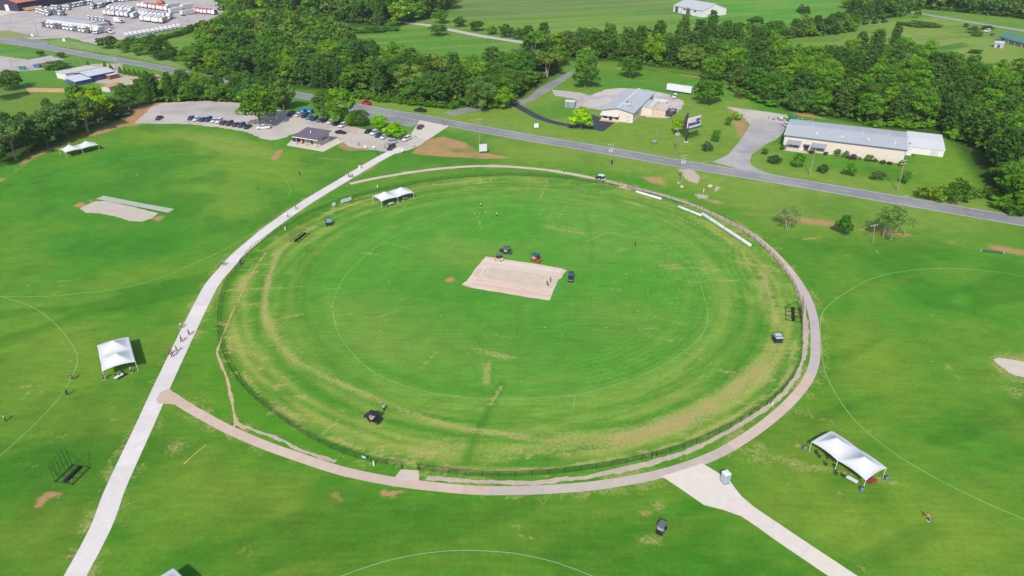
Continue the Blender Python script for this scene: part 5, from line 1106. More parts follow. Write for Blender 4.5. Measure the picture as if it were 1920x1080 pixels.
for k, (kd, px, py, cl_, lab) in enumerate((('hatchback', 358.5, 224, 'blue', 'blue hatchback, leftmost of the left car row'), ('sedan', 369, 225.5, 'white', 'white sedan, second from the left in the left car row'), ('sedan', 380.5, 226.5, 'navy', 'dark blue sedan, third from the left in the left car row'),
    ('suv', 391.5, 226.5, 'navy', 'dark blue tall car, fourth from the left in the left car row'), ('sedan', 402, 228.5, 'white', 'white sedan, fifth from the left in the left car row'), ('suv', 411.5, 229.5, 'white', 'white tall car, sixth from the left in the left car row'),
    ('sedan', 419.5, 232.5, 'maroon', 'maroon sedan right of the white cars in the left row'), ('suv', 431, 234, 'navy', 'dark blue tall car between the two maroon cars'), ('sedan', 442.5, 236, 'maroon', 'maroon sedan, third from the right end of the left row'),
    ('suv', 453.5, 237.5, 'blue', 'blue tall car, second from the right end of the left row'), ('sedan', 465, 240, 'black', 'black sedan at the right end of the left row'))):
    car(kd, px, py, -12, 7.2, cl_, lab, ROW)
car('pickup', 494, 241.5, -18, 1, 'white', 'white pickup in the shade under the big car park tree')
ROW = 'cars in the right car park row'
for kd, px, py, cl_, lab in (('suv', 546.5, 216, 'black', 'black tall car, leftmost of the right car row'), ('hatchback', 559, 218, 'white', 'white hatchback before the blue bins'), ('suv', 572.5, 219.5, 'black', 'black tall car before the right blue bin'), ('hatchback', 580, 223, 'teal', 'small teal car in the right row'),
    ('suv', 590, 225, 'black', 'black tall car right of the teal car'), ('sedan', 600, 227, 'grey', 'dark grey sedan in the middle of the right row'), ('sedan', 609.5, 228, 'black', 'black sedan left of the white sedan in the right row'), ('sedan', 620, 231, 'white', 'white sedan near the right end of the right row'), ('suv', 631, 234, 'navy', 'dark blue tall car beside the end of the right row'), ('suv', 643, 237.5, 'white', 'white tall car at the right end of the right row')):
    car(kd, px, py, -17, 8.5, cl_, lab, ROW)
car('sedan', 639, 250.5, 18, 1.8, 'black', 'black sedan driving between pavilion and car row')
for kd, px, py, cl_, lab in (('sedan', 691, 248.5, 'black', 'black sedan left of the white car under the small trees'), ('suv', 702, 251.5, 'white', 'white tall car under the small bright trees'), ('sedan', 711, 256, 'navy', 'dark blue sedan half hidden by the small trees'), ('sedan', 720, 259, 'white', 'white sedan nearest the bright round tree')):
    car(kd, px, py, -14, 8, cl_, lab)
car('suv', 734, 269, -20, 3, 'silver', 'silver car with its side to the gate'); car('suv', 734, 279.5, -12, 8, 'black', 'black car stopped at the gate of the broad path')
car('suv', 762.5, 263, -15, 8, 'white', 'white car near the concrete entrance apron'); car('suv', 788.5, 240.5, 12, -9, 'purple', 'dark purple car on the concrete entrance apron')
car('pickup', 687, 195.5, -21, -5, 'red', 'red pickup driving along the road'); car('pickup', 788, 209.5, -20, -2, 'black', 'black pickup turning off the road')
car('sedan', 221, 220, 20, -14, 'black', 'black car in the shade of the left tree row'); car('suv', 1265, 183, -9, 10, 'white', 'white car behind the cream office'); car('sedan', 1384, 182.5, 14, 4, 'maroon', 'dark red car on the grass beside the wood')
car('pickup', 1474, 237.5, -10, -7, 'white', 'white pickup behind the warehouse corner'); car('suv', 1850, 60, -19, 3, 'white', 'white van beside the green roofed house', None, 1.25); car('sedan', 1860, 66, -15, 5, 'navy', 'dark blue car beside the white van')
for px, py, lab in ((1622, 46, 'leftmost dark car under the far hedge'), (1640, 44, 'middle dark car under the far hedge'), (1658, 42, 'rightmost dark car under the far hedge')): car('suv', px, py, 18, -3, 'black', lab, 'dark cars under the far hedge', 1.3)
# lorries
def cab(t, x0, col, tall=True):
    hz = 3.6 if tall else 2.5
    b = MB(); b.hexa([(x0 - 2.0, -1.2, .9), (x0 + .1, -1.2, .9), (x0 + .1, 1.2, .9), (x0 - 2.0, 1.2, .9)], [(x0 - 2.0, -1.15, hz), (x0 - .45, -1.1, hz), (x0 - .45, 1.1, hz), (x0 - 2.0, 1.15, hz)]); b.build('cab', PAINTC, t, color=col)
    if tall: MB().hexa([(x0 + .11, -1.0, .8), (x0 + 1.7, -.85, .8), (x0 + 1.7, .85, .8), (x0 + .11, 1.0, .8)], [(x0 + .11, -.95, 1.95), (x0 + 1.6, -.8, 1.7), (x0 + 1.6, .8, 1.7), (x0 + .11, .95, 1.95)]).build('bonnet', PAINTC, t, color=col)
    MB().hexa([(x0 + .0, -.98, hz * .52), (x0 + .03, -.98, hz * .52), (x0 + .03, .98, hz * .52), (x0 + .0, .98, hz * .52)], [(x0 - .3, -.93, hz * .84), (x0 - .24, -.93, hz * .84), (x0 - .24, .93, hz * .84), (x0 - .3, .93, hz * .84)]).build('windscreen', CGLASS, t)
    for s in (-1, 1): MB().box((x0 - .75, s * 1.185, hz * .66), (.8, .06, hz * .24)).build('side_window', CGLASS, t)
def tractor():
    t = thing('tractor_unit', 'pattern', 'lorry'); cab(t, .8, (1, 1, 1)); MB().box((-2.2, 0, .85), (5.2, .9, .25)).build('chassis', BUMP, t); MB().tube([(1.0 - 2.3, 1.05, 1), (1.0 - 2.3, 1.05, 3.9)], .1, 6).build('exhaust', STEEL, t)
    for x in (1.9, -2.6, -3.9):
        for s in (-1, 1): wheel(t, x, s * .98, .5, .34)
    return proto(t)
def boxtruck():
    t = thing('box_truck', 'pattern', 'lorry'); cab(t, 3.4, (1, 1, 1), False); MB().box((-1.3, 0, 2.2), (5.4, 2.4, 2.6)).build('box', BOXP, t, color=(1, 1, 1)); MB().box((-.6, 0, .75), (6.6, .9, .25)).build('chassis', BUMP, t)
    for x in (2.6, -2.4):
        for s in (-1, 1): wheel(t, x, s * .98, .45, .3)
    MB().box((-4.02, 0, 2.2), (.05, 2.1, 2.3)).build('rear_door', WHITEP, t); return proto(t)
def trailer():
    t = thing('box_trailer', 'pattern', 'trailer'); MB().box((0, 0, 2.6), (12.5, 2.55, 2.75)).build('box', BOXP, t, color=(1, 1, 1)); MB().box((-.0, 0, 1.1), (11, 1.0, .22)).build('chassis', BUMP, t)
    for x in (-4.2, -5.4):
        for s in (-1, 1): wheel(t, x, s * 1.0, .5, .34)
    for s in (-1, 1): MB().box((3.6, s * .8, .55), (.15, .15, 1.1)).build('landing_leg', STEEL, t)
    MB().box((-6.28, 0, 2.6), (.05, 2.3, 2.5)).build('rear_door', WHITEP, t); b = MB()
    for k in range(12): 
        for s in (-1, 1): b.box((-5.7 + k * 1.03, s * 1.29, 2.6), (.06, .04, 2.6))
    tag(b.build('wall_rib', mat('trailer_rib', alb(214, 216, 222), .5, .04, 1), t), kind='stuff'); return proto(t)
TR, BX, TL = tractor(), boxtruck(), trailer()
W_, R_, BL = alb(242, 242, 244), alb(224, 96, 96), alb(60, 84, 150)
def lorry(P, px, py, dx, dy, col, label, group, sc=1.0):
    n = P.name.split('.')[0]; o = dup(P, G(px, py), ANG(px, py, dx, dy), label, group, sc, {'cab': col, 'bonnet': col, 'box': col}); return o
def lrow(P, a, b_, n, dx, dy, cols, label, group, sc=1.0):
    for k in range(n):
        t_ = k / max(1, n - 1); lorry(P, a[0] + (b_[0] - a[0]) * t_ + random.uniform(-.6, .6), a[1] + (b_[1] - a[1]) * t_ + random.uniform(-.2, .2), dx, dy, random.choice(cols), label, group, sc)
DK = alb(60, 70, 96)
lrow(TR, (84, 50), (166, 61.5), 12, -7, 4, [W_, W_, DK], 'white cabbed lorry in the row before the depot office', 'lorries before the depot office')
lrow(TR, (71, 24.5), (90, 30), 4, -8, 4, [W_], 'lorry in the short row right of the dark barn', 'lorries right of the dark barn')
lrow(TR, (78, 20), (88, 21), 2, -8, 4, [W_], 'lorry behind the short row right of the dark barn', 'second lorries right of the dark barn')
lrow(TR, (97, 27), (120, 29), 4, -8, 4, [W_, DK], 'lorry in the middle of the upper yard', 'lorries in the middle of the upper yard')
lrow(TR, (100, 18), (128, 19), 5, -8, 3.5, [W_, W_, DK], 'white lorry in the cluster behind the dark barn corner', 'lorries at the barn corner')
lrow(TR, (132, 14.5), (172, 8), 8, -8, 3, [W_, W_, DK], 'white lorry in the long upper row of the yard', 'long upper lorry row')
lrow(TR, (174, 17), (208, 11), 7, -8, 3, [W_, DK], 'lorry in the row left of the trailers', 'lorries left of the trailers')
lrow(TR, (206, 4.5), (292, -2), 14, -7, 3, [W_, BL, W_], 'lorry in the row along the top edge', 'lorries along the top edge')
lrow(TR, (168, 36), (196, 40), 5, -7, 3, [W_], 'small white lorry behind the depot office', 'lorries behind the depot office', .8)
lrow(TL, (201, 27), (241, 31), 6, 11, -6, [W_, W_, alb(226, 200, 206)], 'white trailer in the left block of parked trailers', 'left block of trailers')
lrow(TL, (208, 19), (248, 23), 6, 11, -6, [W_], 'white trailer at the back of the left block', 'back of the left trailer block')
lorry(TL, 253, 33, 12, -6, W_, 'wide white trailer between the two trailer blocks', None)
lrow(TL, (271, 38), (307, 42.5), 6, 11, -6, [W_, W_, alb(236, 220, 206)], 'white trailer in the front of the right block', 'right block of trailers')
lrow(TL, (266, 28.5), (310, 33), 7, 11, -6, [W_, alb(214, 216, 222)], 'white trailer at the back of the right block', 'back of the right trailer block')
lorry(BX, 318, 36, -11, 6, W_, 'white box lorry at the right end of the trailers', None, 1.3)
lrow(BX, (263, 12.5), (314, 20), 8, 9, -4, [R_, R_, W_], 'red box lorry in the line behind the trailers', 'red lorries behind the trailers', 1.15)
lrow(TL, (326, 15), (352, 17), 2, 14, -2.5, [W_], 'long white trailer beside the red lorries', 'long white trailers'); lrow(TL, (330, 24), (352, 28), 2, 14, -2.5, [W_], 'long white trailer in front of the others', 'front long white trailers')
lrow(BX, (368, 23), (403, 27), 6, 9, -4, [R_, R_, W_], 'red cabbed lorry at the right end of the yard', 'red lorries at the right end', 1.1)
lorry(BX, 302, 7, 10, 1, alb(232, 130, 96), 'orange box lorry behind the red lorries', None, 1.1)
lorry(BX, 224, 43, 12, 1.5, W_, 'white box lorry alone in the middle of the yard', None, 1.1); lorry(BX, 186, 63, -12, 3.5, W_, 'white and blue box lorry right of the depot office', None, 1.25); lorry(TR, 208, 63, 10, 2, W_, 'white lorry beside the box lorry near the big tree', None, .9)
lorry(TR, 205, 48, 10, 2, alb(90, 50, 80), 'dark purple lorry at the end of the depot office', None)
lorry(TR, 407, 8, -2, 4, W_, 'white lorry standing apart near the far wood', None); lorry(TR, 421, 9, -2, 4, W_, 'white lorry half hidden by the far wood', None)
lrow(BX, (238, 70), (335, 53), 13, 3, 4, [W_], 'white van in the row along the yard hedge', 'vans along the yard hedge', .8)
for o in list(CARS.values()) + [TR, BX, TL]: drop(o)
# minibus
def bus(px, py, dx, dy, label):
    t = thing('minibus', label, 'minibus', G(px, py), ANG(px, py, dx, dy)); MB().loft([[(x, -1.05, .45), (x, -1.1, 1.2), (x, -1.0, z), (x, 1.0, z), (x, 1.1, 1.2), (x, 1.05, .45)] for x, z in ((-3.4, 2.65), (-3.3, 2.75), (1.9, 2.75), (2.3, 2.6))]).build('body', WHITEP, t)
    MB().box((2.9, 0, .95), (1.2, 1.9, .95)).build('bonnet', WHITEP, t); MB().box((2.33, 0, 1.9), (.08, 1.8, .9)).build('windscreen', CGLASS, t)
    for k in range(5):
        for s in (-1, 1): MB().box((-2.8 + k * 1.0, s * 1.065, 1.75), (.8, .08, .7)).build('window', CGLASS, t)
    for x in (-2.2, 2.6):
        for s in (-1, 1): wheel(t, x, s * .95, .4, .28)
    for s in (-1, 1): MB().box((0, s * 1.09, .75), (5.8, .03, .18)).build('green_stripe', TRIM, t)
bus(1162, 212, 14, 0, 'white minibus beside the left wall of the cream office')
t = thing('storage_trailer', 'long white storage trailer behind the cream office', 'trailer', G(1274, 173.5), ANG(1274, 173, 40, 6)); MB().box((0, 0, 2.2), (13, 2.6, 2.8)).build('box', WHITEP, t); MB().box((6.52, 0, 2.2), (.05, 2.3, 2.5)).build('rear_door', STEEL, t); MB().box((0, 0, .65), (11, 1.2, .25)).build('chassis', BUMP, t)
for x in (-3.5, -4.7):
    for s in (-1, 1): wheel(t, x, s * 1.0, .45, .3)
t = thing('flatbed_truck', 'black flatbed lorry with pale load beside the cream office', 'lorry', G(1258, 216), ANG(1258, 216, -12, 9)); cab(t, 3.0, alb(44, 52, 66), False); MB().box((-1.6, 0, 1.15), (5.6, 2.4, .2)).build('bed', BUMP, t); b = MB()
for s in (-1, 1): b.box((-1.6, s * 1.15, 1.6), (5.6, .08, .7))
b.box((-4.36, 0, 1.6), (.08, 2.3, .7)); b.build('side_boards', mat('navy_board', alb(60, 78, 104), .6, .06, 1), t); MB().box((-1.4, 0, 1.5), (3.6, 1.6, .5)).build('load', mat('pale_load', alb(206, 190, 172), .9, .25, 2.5), t)
for x in (2.2, -2.8):
    for s in (-1, 1): wheel(t, x, s * .98, .45, .3)
t = thing('storage_cube', 'grey metal storage container on the office lawn', 'container', G(1069, 201), ANG(1069, 201, 15, 1)); MB().box((0, 0, 1.5), (4.6, 3.2, 2.8)).build('body', STEEL, t); MB().box((0, 0, 2.95), (4.7, 3.3, .1)).build('lid', WHITEB, t); MB().box((-.6, -1.62, 1.4), (1.4, .06, 2.4)).build('door', mat('container_door', alb(140, 146, 152), .5, .06, 1), t)
for k in range(2):
    px = 569 + k * 13.5; t = thing('blue_bin', ('left' if k == 0 else 'right') + ' blue recycling bin behind the right car row', 'bin', G(px, 212.5), ANG(px, 212, 12, 1.5))
    MB().hexa([(-1.1, -.8, .15), (1.1, -.8, .15), (1.1, .8, .15), (-1.1, .8, .15)], [(-1.2, -.9, 1.9), (1.2, -.9, 1.9), (1.2, .9, 1.9), (-1.2, .9, 1.9)]).build('body', mat('blue_bin', alb(40, 108, 190), .5, .05, 1), t); MB().box((0, 0, 1.97), (2.5, 1.9, .12)).build('lid', mat('blue_lid', alb(52, 120, 204), .5, .05, 1), t); MB().box((0, -.87, 1.2), (.7, .06, .5), rx=-.06).build('sign_plate', WHITEP, t)
for px, py, m_, lab in ((1486, 226, mat('teal_skip', alb(64, 150, 138), .6, .06, 1), 'teal skip among rubbish behind the warehouse corner'), (43, 131, mat('teal_skip2', alb(40, 160, 130), .6, .06, 1), 'teal skip on the left gravel yard'), (70, 127, mat('blue_skip', alb(60, 140, 200), .6, .06, 1), 'light blue skip on the left gravel yard'), (78, 125, mat('orange_skip', alb(230, 120, 80), .6, .06, 1), 'orange skip beside the light blue one')):
    t = thing('skip', lab, 'skip', G(px, py), .3); MB().hexa([(-1.2, -.8, .05), (1.2, -.8, .05), (1.2, .8, .05), (-1.2, .8, .05)], [(-1.7, -1, 1.7), (1.7, -1, 1.7), (1.7, 1, 1.7), (-1.7, 1, 1.7)]).build('body', m_, t); b = MB()
    for s in (-1, 1): b.box((0, s * 1.0, 1.72), (3.5, .1, .1)); b.box((s * 1.7, 0, 1.72), (.1, 1.9, .1))
    b.build('rim', DARK, t)
# golf carts and field machines
SEATM = mat('seat_vinyl', (1, 1, 1), .6, .05, 2, objcol=True)
def cart(px, py, dx, dy, body, roof, seat, label, roofon=True, bed=False, sc=1.0, name='golf_cart'):
    t = thing(name, label, 'golf cart' if name == 'golf_cart' else 'utility cart', G(px, py), ANG(px, py, dx, dy), None, sc)
    secs = [[(x, -.6 * k, .28), (x, -.62 * k, z), (x, .62 * k, z), (x, .6 * k, .28)] for x, z, k in ((1.25, .62, .75), (1.1, .78, .9), (.55, .9, 1), (.5, .42, 1), (-.1, .42, 1), (-.15, .72, 1), (-1.0, .8, 1), (-1.25, .7, .9))]; MB().loft(secs).build('body', PAINTC, t, color=CC_[body])
    s_ = MB(); s_.box((-.35, 0, .82), (.6, 1.1, .16)); s_.box((-.68, 0, 1.12), (.14, 1.1, .5), ry=-.15); s_.build('seat', SEATM, t, color=CC_[seat])
    b = MB()
    for x, xt in ((.75, .55), (-.95, -.9)):
        for s in (-1, 1): b.tube([(x, s * .56, .75), (xt, s * .55, 1.88)], .03, 5)
    if roofon:
        b.build('roof_posts', BUMP, t); MB().hexa([(-1.15, -.66, 1.87), (.85, -.66, 1.87), (.85, .66, 1.87), (-1.15, .66, 1.87)], [(-1.08, -.6, 1.97), (.75, -.6, 1.97), (.75, .6, 1.97), (-1.08, .6, 1.97)]).build('roof', PAINTC, t, color=CC_[roof])
        MB().hexa([(.73, -.5, .9), (.76, -.5, .9), (.76, .5, .9), (.73, .5, .9)], [(.58, -.5, 1.7), (.61, -.5, 1.7), (.61, .5, 1.7), (.58, .5, 1.7)]).build('windscreen', CGLASS, t)
    MB().tube([(.6, .25, .85), (.3, .25, 1.1)], .03, 5).build('steering_column', BUMP, t)
    for x in (.85, -.85):
        for s in (-1, 1): wheel(t, x, s * .55, .25, .2)
    if bed: MB().box((-1.5, 0, .85), (1.1, 1.2, .35)).build('cargo_bed', BUMP, t)
    return t
CC_['sky'] = alb(150, 186, 214); CC_['tan'] = alb(206, 190, 168); CC_['darkgreen'] = alb(38, 66, 66); CC_['darkblue'] = alb(36, 58, 92)
cart(951, 475.5, 17, 2, 'darkgreen', 'darkgreen', 'tan', 'dark green golf cart at the far edge of the central pitch', True, True, 1.05)
cart(1005, 490, 16, 5, 'red', 'darkblue', 'tan', 'red golf cart with dark blue roof at the far edge of the central pitch', True, False, 1.12)
cart(1070, 526, -3, 14, 'darkblue', 'darkblue', 'white', 'dark blue golf cart at the right end of the central pitch', True, False, 1.12)
cart(703, 790, 18, 6, 'black', 'black', 'tan', 'black golf cart with tan seats on the lower left of the oval', True, True, 1.05)
cart(1240, 996, 8, -12, 'black', 'grey', 'silver', 'black cart with grey roof on the grass below the ring path', True, False, .9)
cart(936, 488, 12, 3, 'cream', 'green', 'maroon', 'cream roller buggy at the back corner of the central pitch', True, False, .92, 'field_buggy')
def cage(px, py, rz, label, lid):
    t = thing('cage_trolley', label, 'trolley', G(px, py), rz); b = MB()
    for x in (-.9, .9):
        for y in (-.9, .9): b.tube([(x, y, .05), (x, y, 2.0)], .05, 5)
    for z in (.25, 1.95):
        for s in (-1, 1): b.tube([(-.9, s * .9, z), (.9, s * .9, z)], .05, 5); b.tube([(s * .9, -.9, z), (s * .9, .9, z)], .05, 5)
    b.build('frame', DARK, t); MB().box((0, 0, .75), (1.6, 1.6, 1.0)).build('box', mat('dark_box', alb(46, 52, 62), .7, .1, 2), t); MB().box((0, 0, 1.45), (1.7, 1.7, .3)).build('lid', lid, t)
    for x in (-.7, .7):
        for s in (-1, 1): MB().tube([(x, s * .8 - .05, .14), (x, s * .8 + .05, .14)], .14, 8).build('castor', TYRE, t)
cage(617, 422, .4, 'dark cage trolley with pale blue lid near the far left tent', mat('blue_lid2', alb(150, 190, 222), .4, .06, 2)); cage(1457, 640, .05, 'dark cage trolley with white lid near the right fence', mat('white_lid2', alb(206, 212, 226), .4, .2, 3))
cart(1128, 339, 14, 3, 'silver', 'white', 'navy', 'silver utility cart on the far ring path', True, True, 1.1, 'utility_cart')
# ------------------------------------------------------------------ tents
CANVAS = mat('white_canvas', alb(252, 252, 254), 0.6, 0.02, 0.6)
_n = CANVAS.node_tree.nodes; _l = CANVAS.node_tree.links; _t = _n.new('ShaderNodeBsdfTranslucent'); _t.inputs[0].default_value = (.8, .82, .86, 1); _m = _n.new('ShaderNodeMixShader'); _m.inputs[0].default_value = 0.22
_l.new(_n['Principled BSDF'].outputs[0], _m.inputs[1]); _l.new(_t.outputs[0], _m.inputs[2]); _l.new(_m.outputs[0], _n['Material Output'].inputs[0]); LEGW = mat('white_pole', alb(226, 228, 232), 0.4, 0.04, 2)
def tent(F1, F2, label, side=1, Lm=12.2, Dm=6.1, short=False):
    'F1,F2: ground points (photo px) of one long edge; the tent lies to the left of F1->F2'
    a, b_ = (G(*F1) if len(F1) == 2 else Vector(F1)), (G(*F2) if len(F2) == 2 else Vector(F2)); mid = (a + b_) / 2; rz = math.atan2(b_.y - a.y, b_.x - a.x)
    t = thing('marquee', label, 'tent', mid, rz); b = MB(); he, hp = 2.25, 4.05
    if short: nx_, ny_ = 1, 2
    nu, nv = 48, 24; V = []; 
    Lx, Ly = (Lm, Dm) if not short else (Dm, Lm)
    for i in range(nu + 1):
        for j in range(nv + 1):
            u, v = i / nu * 2 - 1, j / nv * 2 - 1                    # u along the long side
            q = abs(abs(u) * 2 - 1); m = abs(v); dd = (q ** 3 + m ** 3) ** (1 / 3) if q + m > 0 else 0
            t_ = min(1.0, max(q, m) * .6 + dd * .4 / 1.26 ** 0); t_ = max(q, m) * .55 + min(1.0, dd) * .45; t_ = min(1, t_)
            z = he + (hp - he) * ((1 - t_) ** 1.4) * (1 - .0 * t_)
            z += .22 * (1 - q ** 2) * m ** 6 + .30 * (1 - m ** 2) * (abs(u) ** 10) + .35 * (1 - m ** 2) * max(0, 1 - abs(u) * 2.2) ** 2
            x, y = u * Lm / 2, v * Dm / 2
            k = 1 - .035 * m ** 4 * (1 - q ** 2) - .0; y *= k; x *= 1 - .02 * abs(u) ** 6 * (1 - v * v)
            V.append((x, Dm / 2 + y, z) if not short else (-y, Lm / 2 + x, z))
    b.add(V, [(i * (nv + 1) + j, (i + 1) * (nv + 1) + j, (i + 1) * (nv + 1) + j + 1, i * (nv + 1) + j + 1) for i in range(nu) for j in range(nv)])
    c = b.build('canopy', CANVAS, t, smoothed=True)
    so_ = c.modifiers.new('thickness', 'SOLIDIFY'); so_.thickness = 0.03
    leg = [(x, y) for x in (-Lm / 2 + .1, 0, Lm / 2 - .1) for y in (.1, Dm - .1)]
    for x, y in leg:
        X_, Y_ = (x, y) if not short else (-(y - Dm / 2), Lm / 2 + x); MB().tube([(X_, Y_, 0), (X_, Y_, he + .02)], .06, 8).build('leg', LEGW, t); MB().box((X_, Y_, .02), (.3, .3, .04)).build('foot_plate', STEEL, t)
    for x in (-Lm / 4, Lm / 4):
        X_, Y_ = (x, Dm / 2) if not short else (0, Lm / 2 + x); MB().tube([(X_, Y_, hp - 1.6), (X_, Y_, hp - .02)], .05, 6).build('mast', LEGW, t)
    return t, Matrix.Translation(mid) @ Euler((0, 0, rz)).to_matrix().to_4x4()
T1, M1 = tent((125, 297), (188, 282), 'white two peaked tent beside the left tree row'); T2, M2 = tent((717, 390), (776, 373.5), 'white two peaked tent inside the fence at the far left of the oval')
T3, M3 = tent((199, 712), (258, 695), 'white tent left of the broad path with its shadow to the right', Lm=11.2, Dm=6.4, short=True)
T4, M4 = tent((1616, 918), (1517, 847), 'long white tent in the lower right beside the concrete driveway', Lm=11.2, Dm=5.8)
# T4 lies to the other side of its traced edge
bpy.context.view_layer.update()
a, b_ = G(1517, 847), G(1616, 918); T4.location = (a + b_) / 2; T4.rotation_euler.z = math.atan2(b_.y - a.y, b_.x - a.x); M4 = Matrix.Translation((a + b_) / 2) @ Euler((0, 0, T4.rotation_euler.z)).to_matrix().to_4x4()
cn = G(326, 1064, 2.25); rz5 = math.radians(-38); d5 = Vector((math.cos(rz5), math.sin(rz5), 0)); n5 = Vector((-math.sin(rz5), math.cos(rz5), 0)); s5 = cn - n5 * 6.1; s5.z = 0
T5, M5 = tent(tuple(s5), tuple(s5 + d5 * 12.2), 'white tent corner cut off by the bottom edge of the frame')
# folding chairs and tables in the tents
CHB = mat('black_chair', alb(40, 42, 48), .6, .08, 2)
def chair_pattern():
    t = thing('folding_chair', 'pattern', 'chair'); MB().box((0, 0, .45), (.45, .42, .04)).build('seat', CHB, t); MB().box((0, .22, .78), (.45, .03, .32), rx=-.15).build('backrest', CHB, t)
    for sx in (-1, 1):
        MB().tube([(sx * .22, -.24, .01), (sx * .22, .26, .95)], .014, 5).build('leg', CHB, t); MB().tube([(sx * .22, .24, .01), (sx * .22, -.16, .5)], .014, 5).build('leg', CHB, t)
    return proto(t)
CH = chair_pattern()
def chairs(M, pts, label, group):
    for k, (x, y, r) in enumerate(pts):
        p = M @ Vector((x, y, 0)); dup(CH, p, r + random.uniform(-.4, .4), label, group)
chairs(M4, [(-4.2, .5, 0), (-3.4, .2, 1), (-1.5, -.5, .5), (-.4, .5, 2), (.9, -.8, 0), (1.8, -.3, 1), (-2.4, 1.2, 0)], 'black folding chair along the open side of the long right tent', 'chairs at the right tent')
chairs(M2, [(-5.0, .6, 0), (-4.2, -.5, 1), (-2.0, .4, 2), (-.8, .8, 0), (1.0, .6, 1)], 'black folding chair under the far left tent of the oval', 'chairs at the far left tent')
chairs(M3, [(-1.2, -.6, 0), (-.2, -1.0, 1), (.6, -.4, 2), (.1, 1.0, 0)], 'black folding chair at the near end of the left tent', 'chairs at the left tent')
chairs(M1, [(-3.6, .8, 0), (-2.0, .6, 1), (2.2, .9, 0)], 'black folding chair under the tent by the left tree row', 'chairs at the tree row tent')
drop(CH)
def table(M, x, y, r, m_, label):
    p = M @ Vector((x, y, 0)); t = thing('folding_table', label, 'table', p, r + M.to_euler().z); MB().box((0, 0, .73), (1.9, .8, .05)).build('table_top', m_, t)
    for sx in (-1, 1):
        for sy in (-1, 1): MB().tube([(sx * .8, sy * .32, 0), (sx * .8, sy * .32, .71)], .02, 5).build('leg', STEEL, t)
table(M4, 5.4, 2.6, 1.5, REDM, 'red topped table at the near end of the long right tent'); table(M4, 3.4, -.1, .2, WHITEB, 'white folding table on the open side of the long right tent'); table(M2, -2.6, .2, .1, WHITEB, 'white folding table under the far left tent of the oval'); table(M2, 3.2, 1.0, .1, mat('blue_cloth', alb(120, 160, 200), .8, .06, 1), 'blue topped table under the far left tent of the oval'); table(M3, -.6, -1.1, .5, WHITEB, 'white folding table at the near end of the left tent')
def barrel(p, label):
    t = thing('water_barrel', label, 'barrel', p); MB().loft([[(math.cos(a) * r, math.sin(a) * r, z) for a in np.linspace(0, 6.283, 12, endpoint=False)] for r, z in ((.27, .0), (.3, .06), (.31, .45), (.3, .84), (.27, .9))]).build('body', mat('barrel_blue', alb(110, 140, 164), .5, .06, 2), t, True); MB().cyl((0, 0, .9), .2, .03, 10).build('lid', DARK, t)
barrel(M4 @ Vector((-6.2, -.35, 0)), 'blue ballast barrel at the upper left leg of the right tent'); barrel(M4 @ Vector((5.6, -.35, 0)), 'blue ballast barrel at the nearest leg of the right tent'); barrel(M4 @ Vector((6.2, 5.6, 0)), 'blue ballast barrel at the right leg of the right tent')
# ------------------------------------------------------------------ the ring fence
def chain_mat():
    m = bpy.data.materials.new('chain_link'); m.use_nodes = True; nt = m.node_tree; N = nt.nodes; L = nt.links; b = N['Principled BSDF']; b.inputs['Base Color'].default_value = (*alb(30, 44, 36), 1); b.inputs['Roughness'].default_value = .7
    tc_ = N.new('ShaderNodeTexCoord'); out = N['Material Output']; fs = []
    for a in (.785, -.785):
        mp = N.new('ShaderNodeMapping'); mp.inputs['Rotation'].default_value = (0, a, 0); L.new(tc_.outputs['Object'], mp.inputs[0]); wv = N.new('ShaderNodeTexWave'); wv.inputs['Scale'].default_value = 3.2; wv.bands_direction = 'X'; L.new(mp.outputs[0], wv.inputs[0])
        g = N.new('ShaderNodeMath'); g.operation = 'GREATER_THAN'; g.inputs[1].default_value = .955; L.new(wv.outputs['Fac'], g.inputs[0]); fs.append(g.outputs[0])
    mx = N.new('ShaderNodeMath'); mx.operation = 'MAXIMUM'; L.new(fs[0], mx.inputs[0]); L.new(fs[1], mx.inputs[1]); tr = N.new('ShaderNodeBsdfTransparent'); ms = N.new('ShaderNodeMixShader'); L.new(mx.outputs[0], ms.inputs[0]); L.new(tr.outputs[0], ms.inputs[1]); L.new(b.outputs[0], ms.inputs[2]); L.new(ms.outputs[0], out.inputs[0]); return m
CHAIN = chain_mat(); FBLK = mat('black_fence_steel', alb(34, 40, 38), .6, .08, 2)
FP = '665,370 710,359 755,350 805,341 855,335 905,331 955,329.5 1010,331 1060,335 1110,342 1160,350 1208,361 1255,375 1290,386 1320,397 1370,420 1408,445 1440,472 1472,510 1493,547 1501,580 1503,615 1503,650 1499,682 1483,714 1450,749 1403,783 1350,812 1280,842 1210,861 1133,877 1060,887 990,893 915,894 840,888 783,880 690,865 633,847 580,821 533,790 477,748 440,706 419,665 411,632 410,592 422,537 442,508 475,467 535,427 585,400 625,384'
fpts = smooth(GP(FP), 1.0, True); fpts.append(fpts[0].copy()); fpts = resample(fpts, 2.9)
pm = MB().tube([(0, 0, 0), (0, 0, 1.34)], .04, 6).mesh('post', FBLK); cm_ = MB().add([(0, 0, .05), (1, 0, .05), (1, 0, 1.27), (0, 0, 1.27)], [(0, 1, 2, 3)]).mesh('mesh_panel', CHAIN); rm = MB().tube([(0, 0, 1.3), (1, 0, 1.3)], .026, 5).mesh('top_rail', FBLK)
fence = thing('chain_link_fence', 'low black chain link fence ringing the central oval', 'fence', fpts[0]); gates = [G(769, 881), G(1176, 351.5)]; O0 = fpts[0]
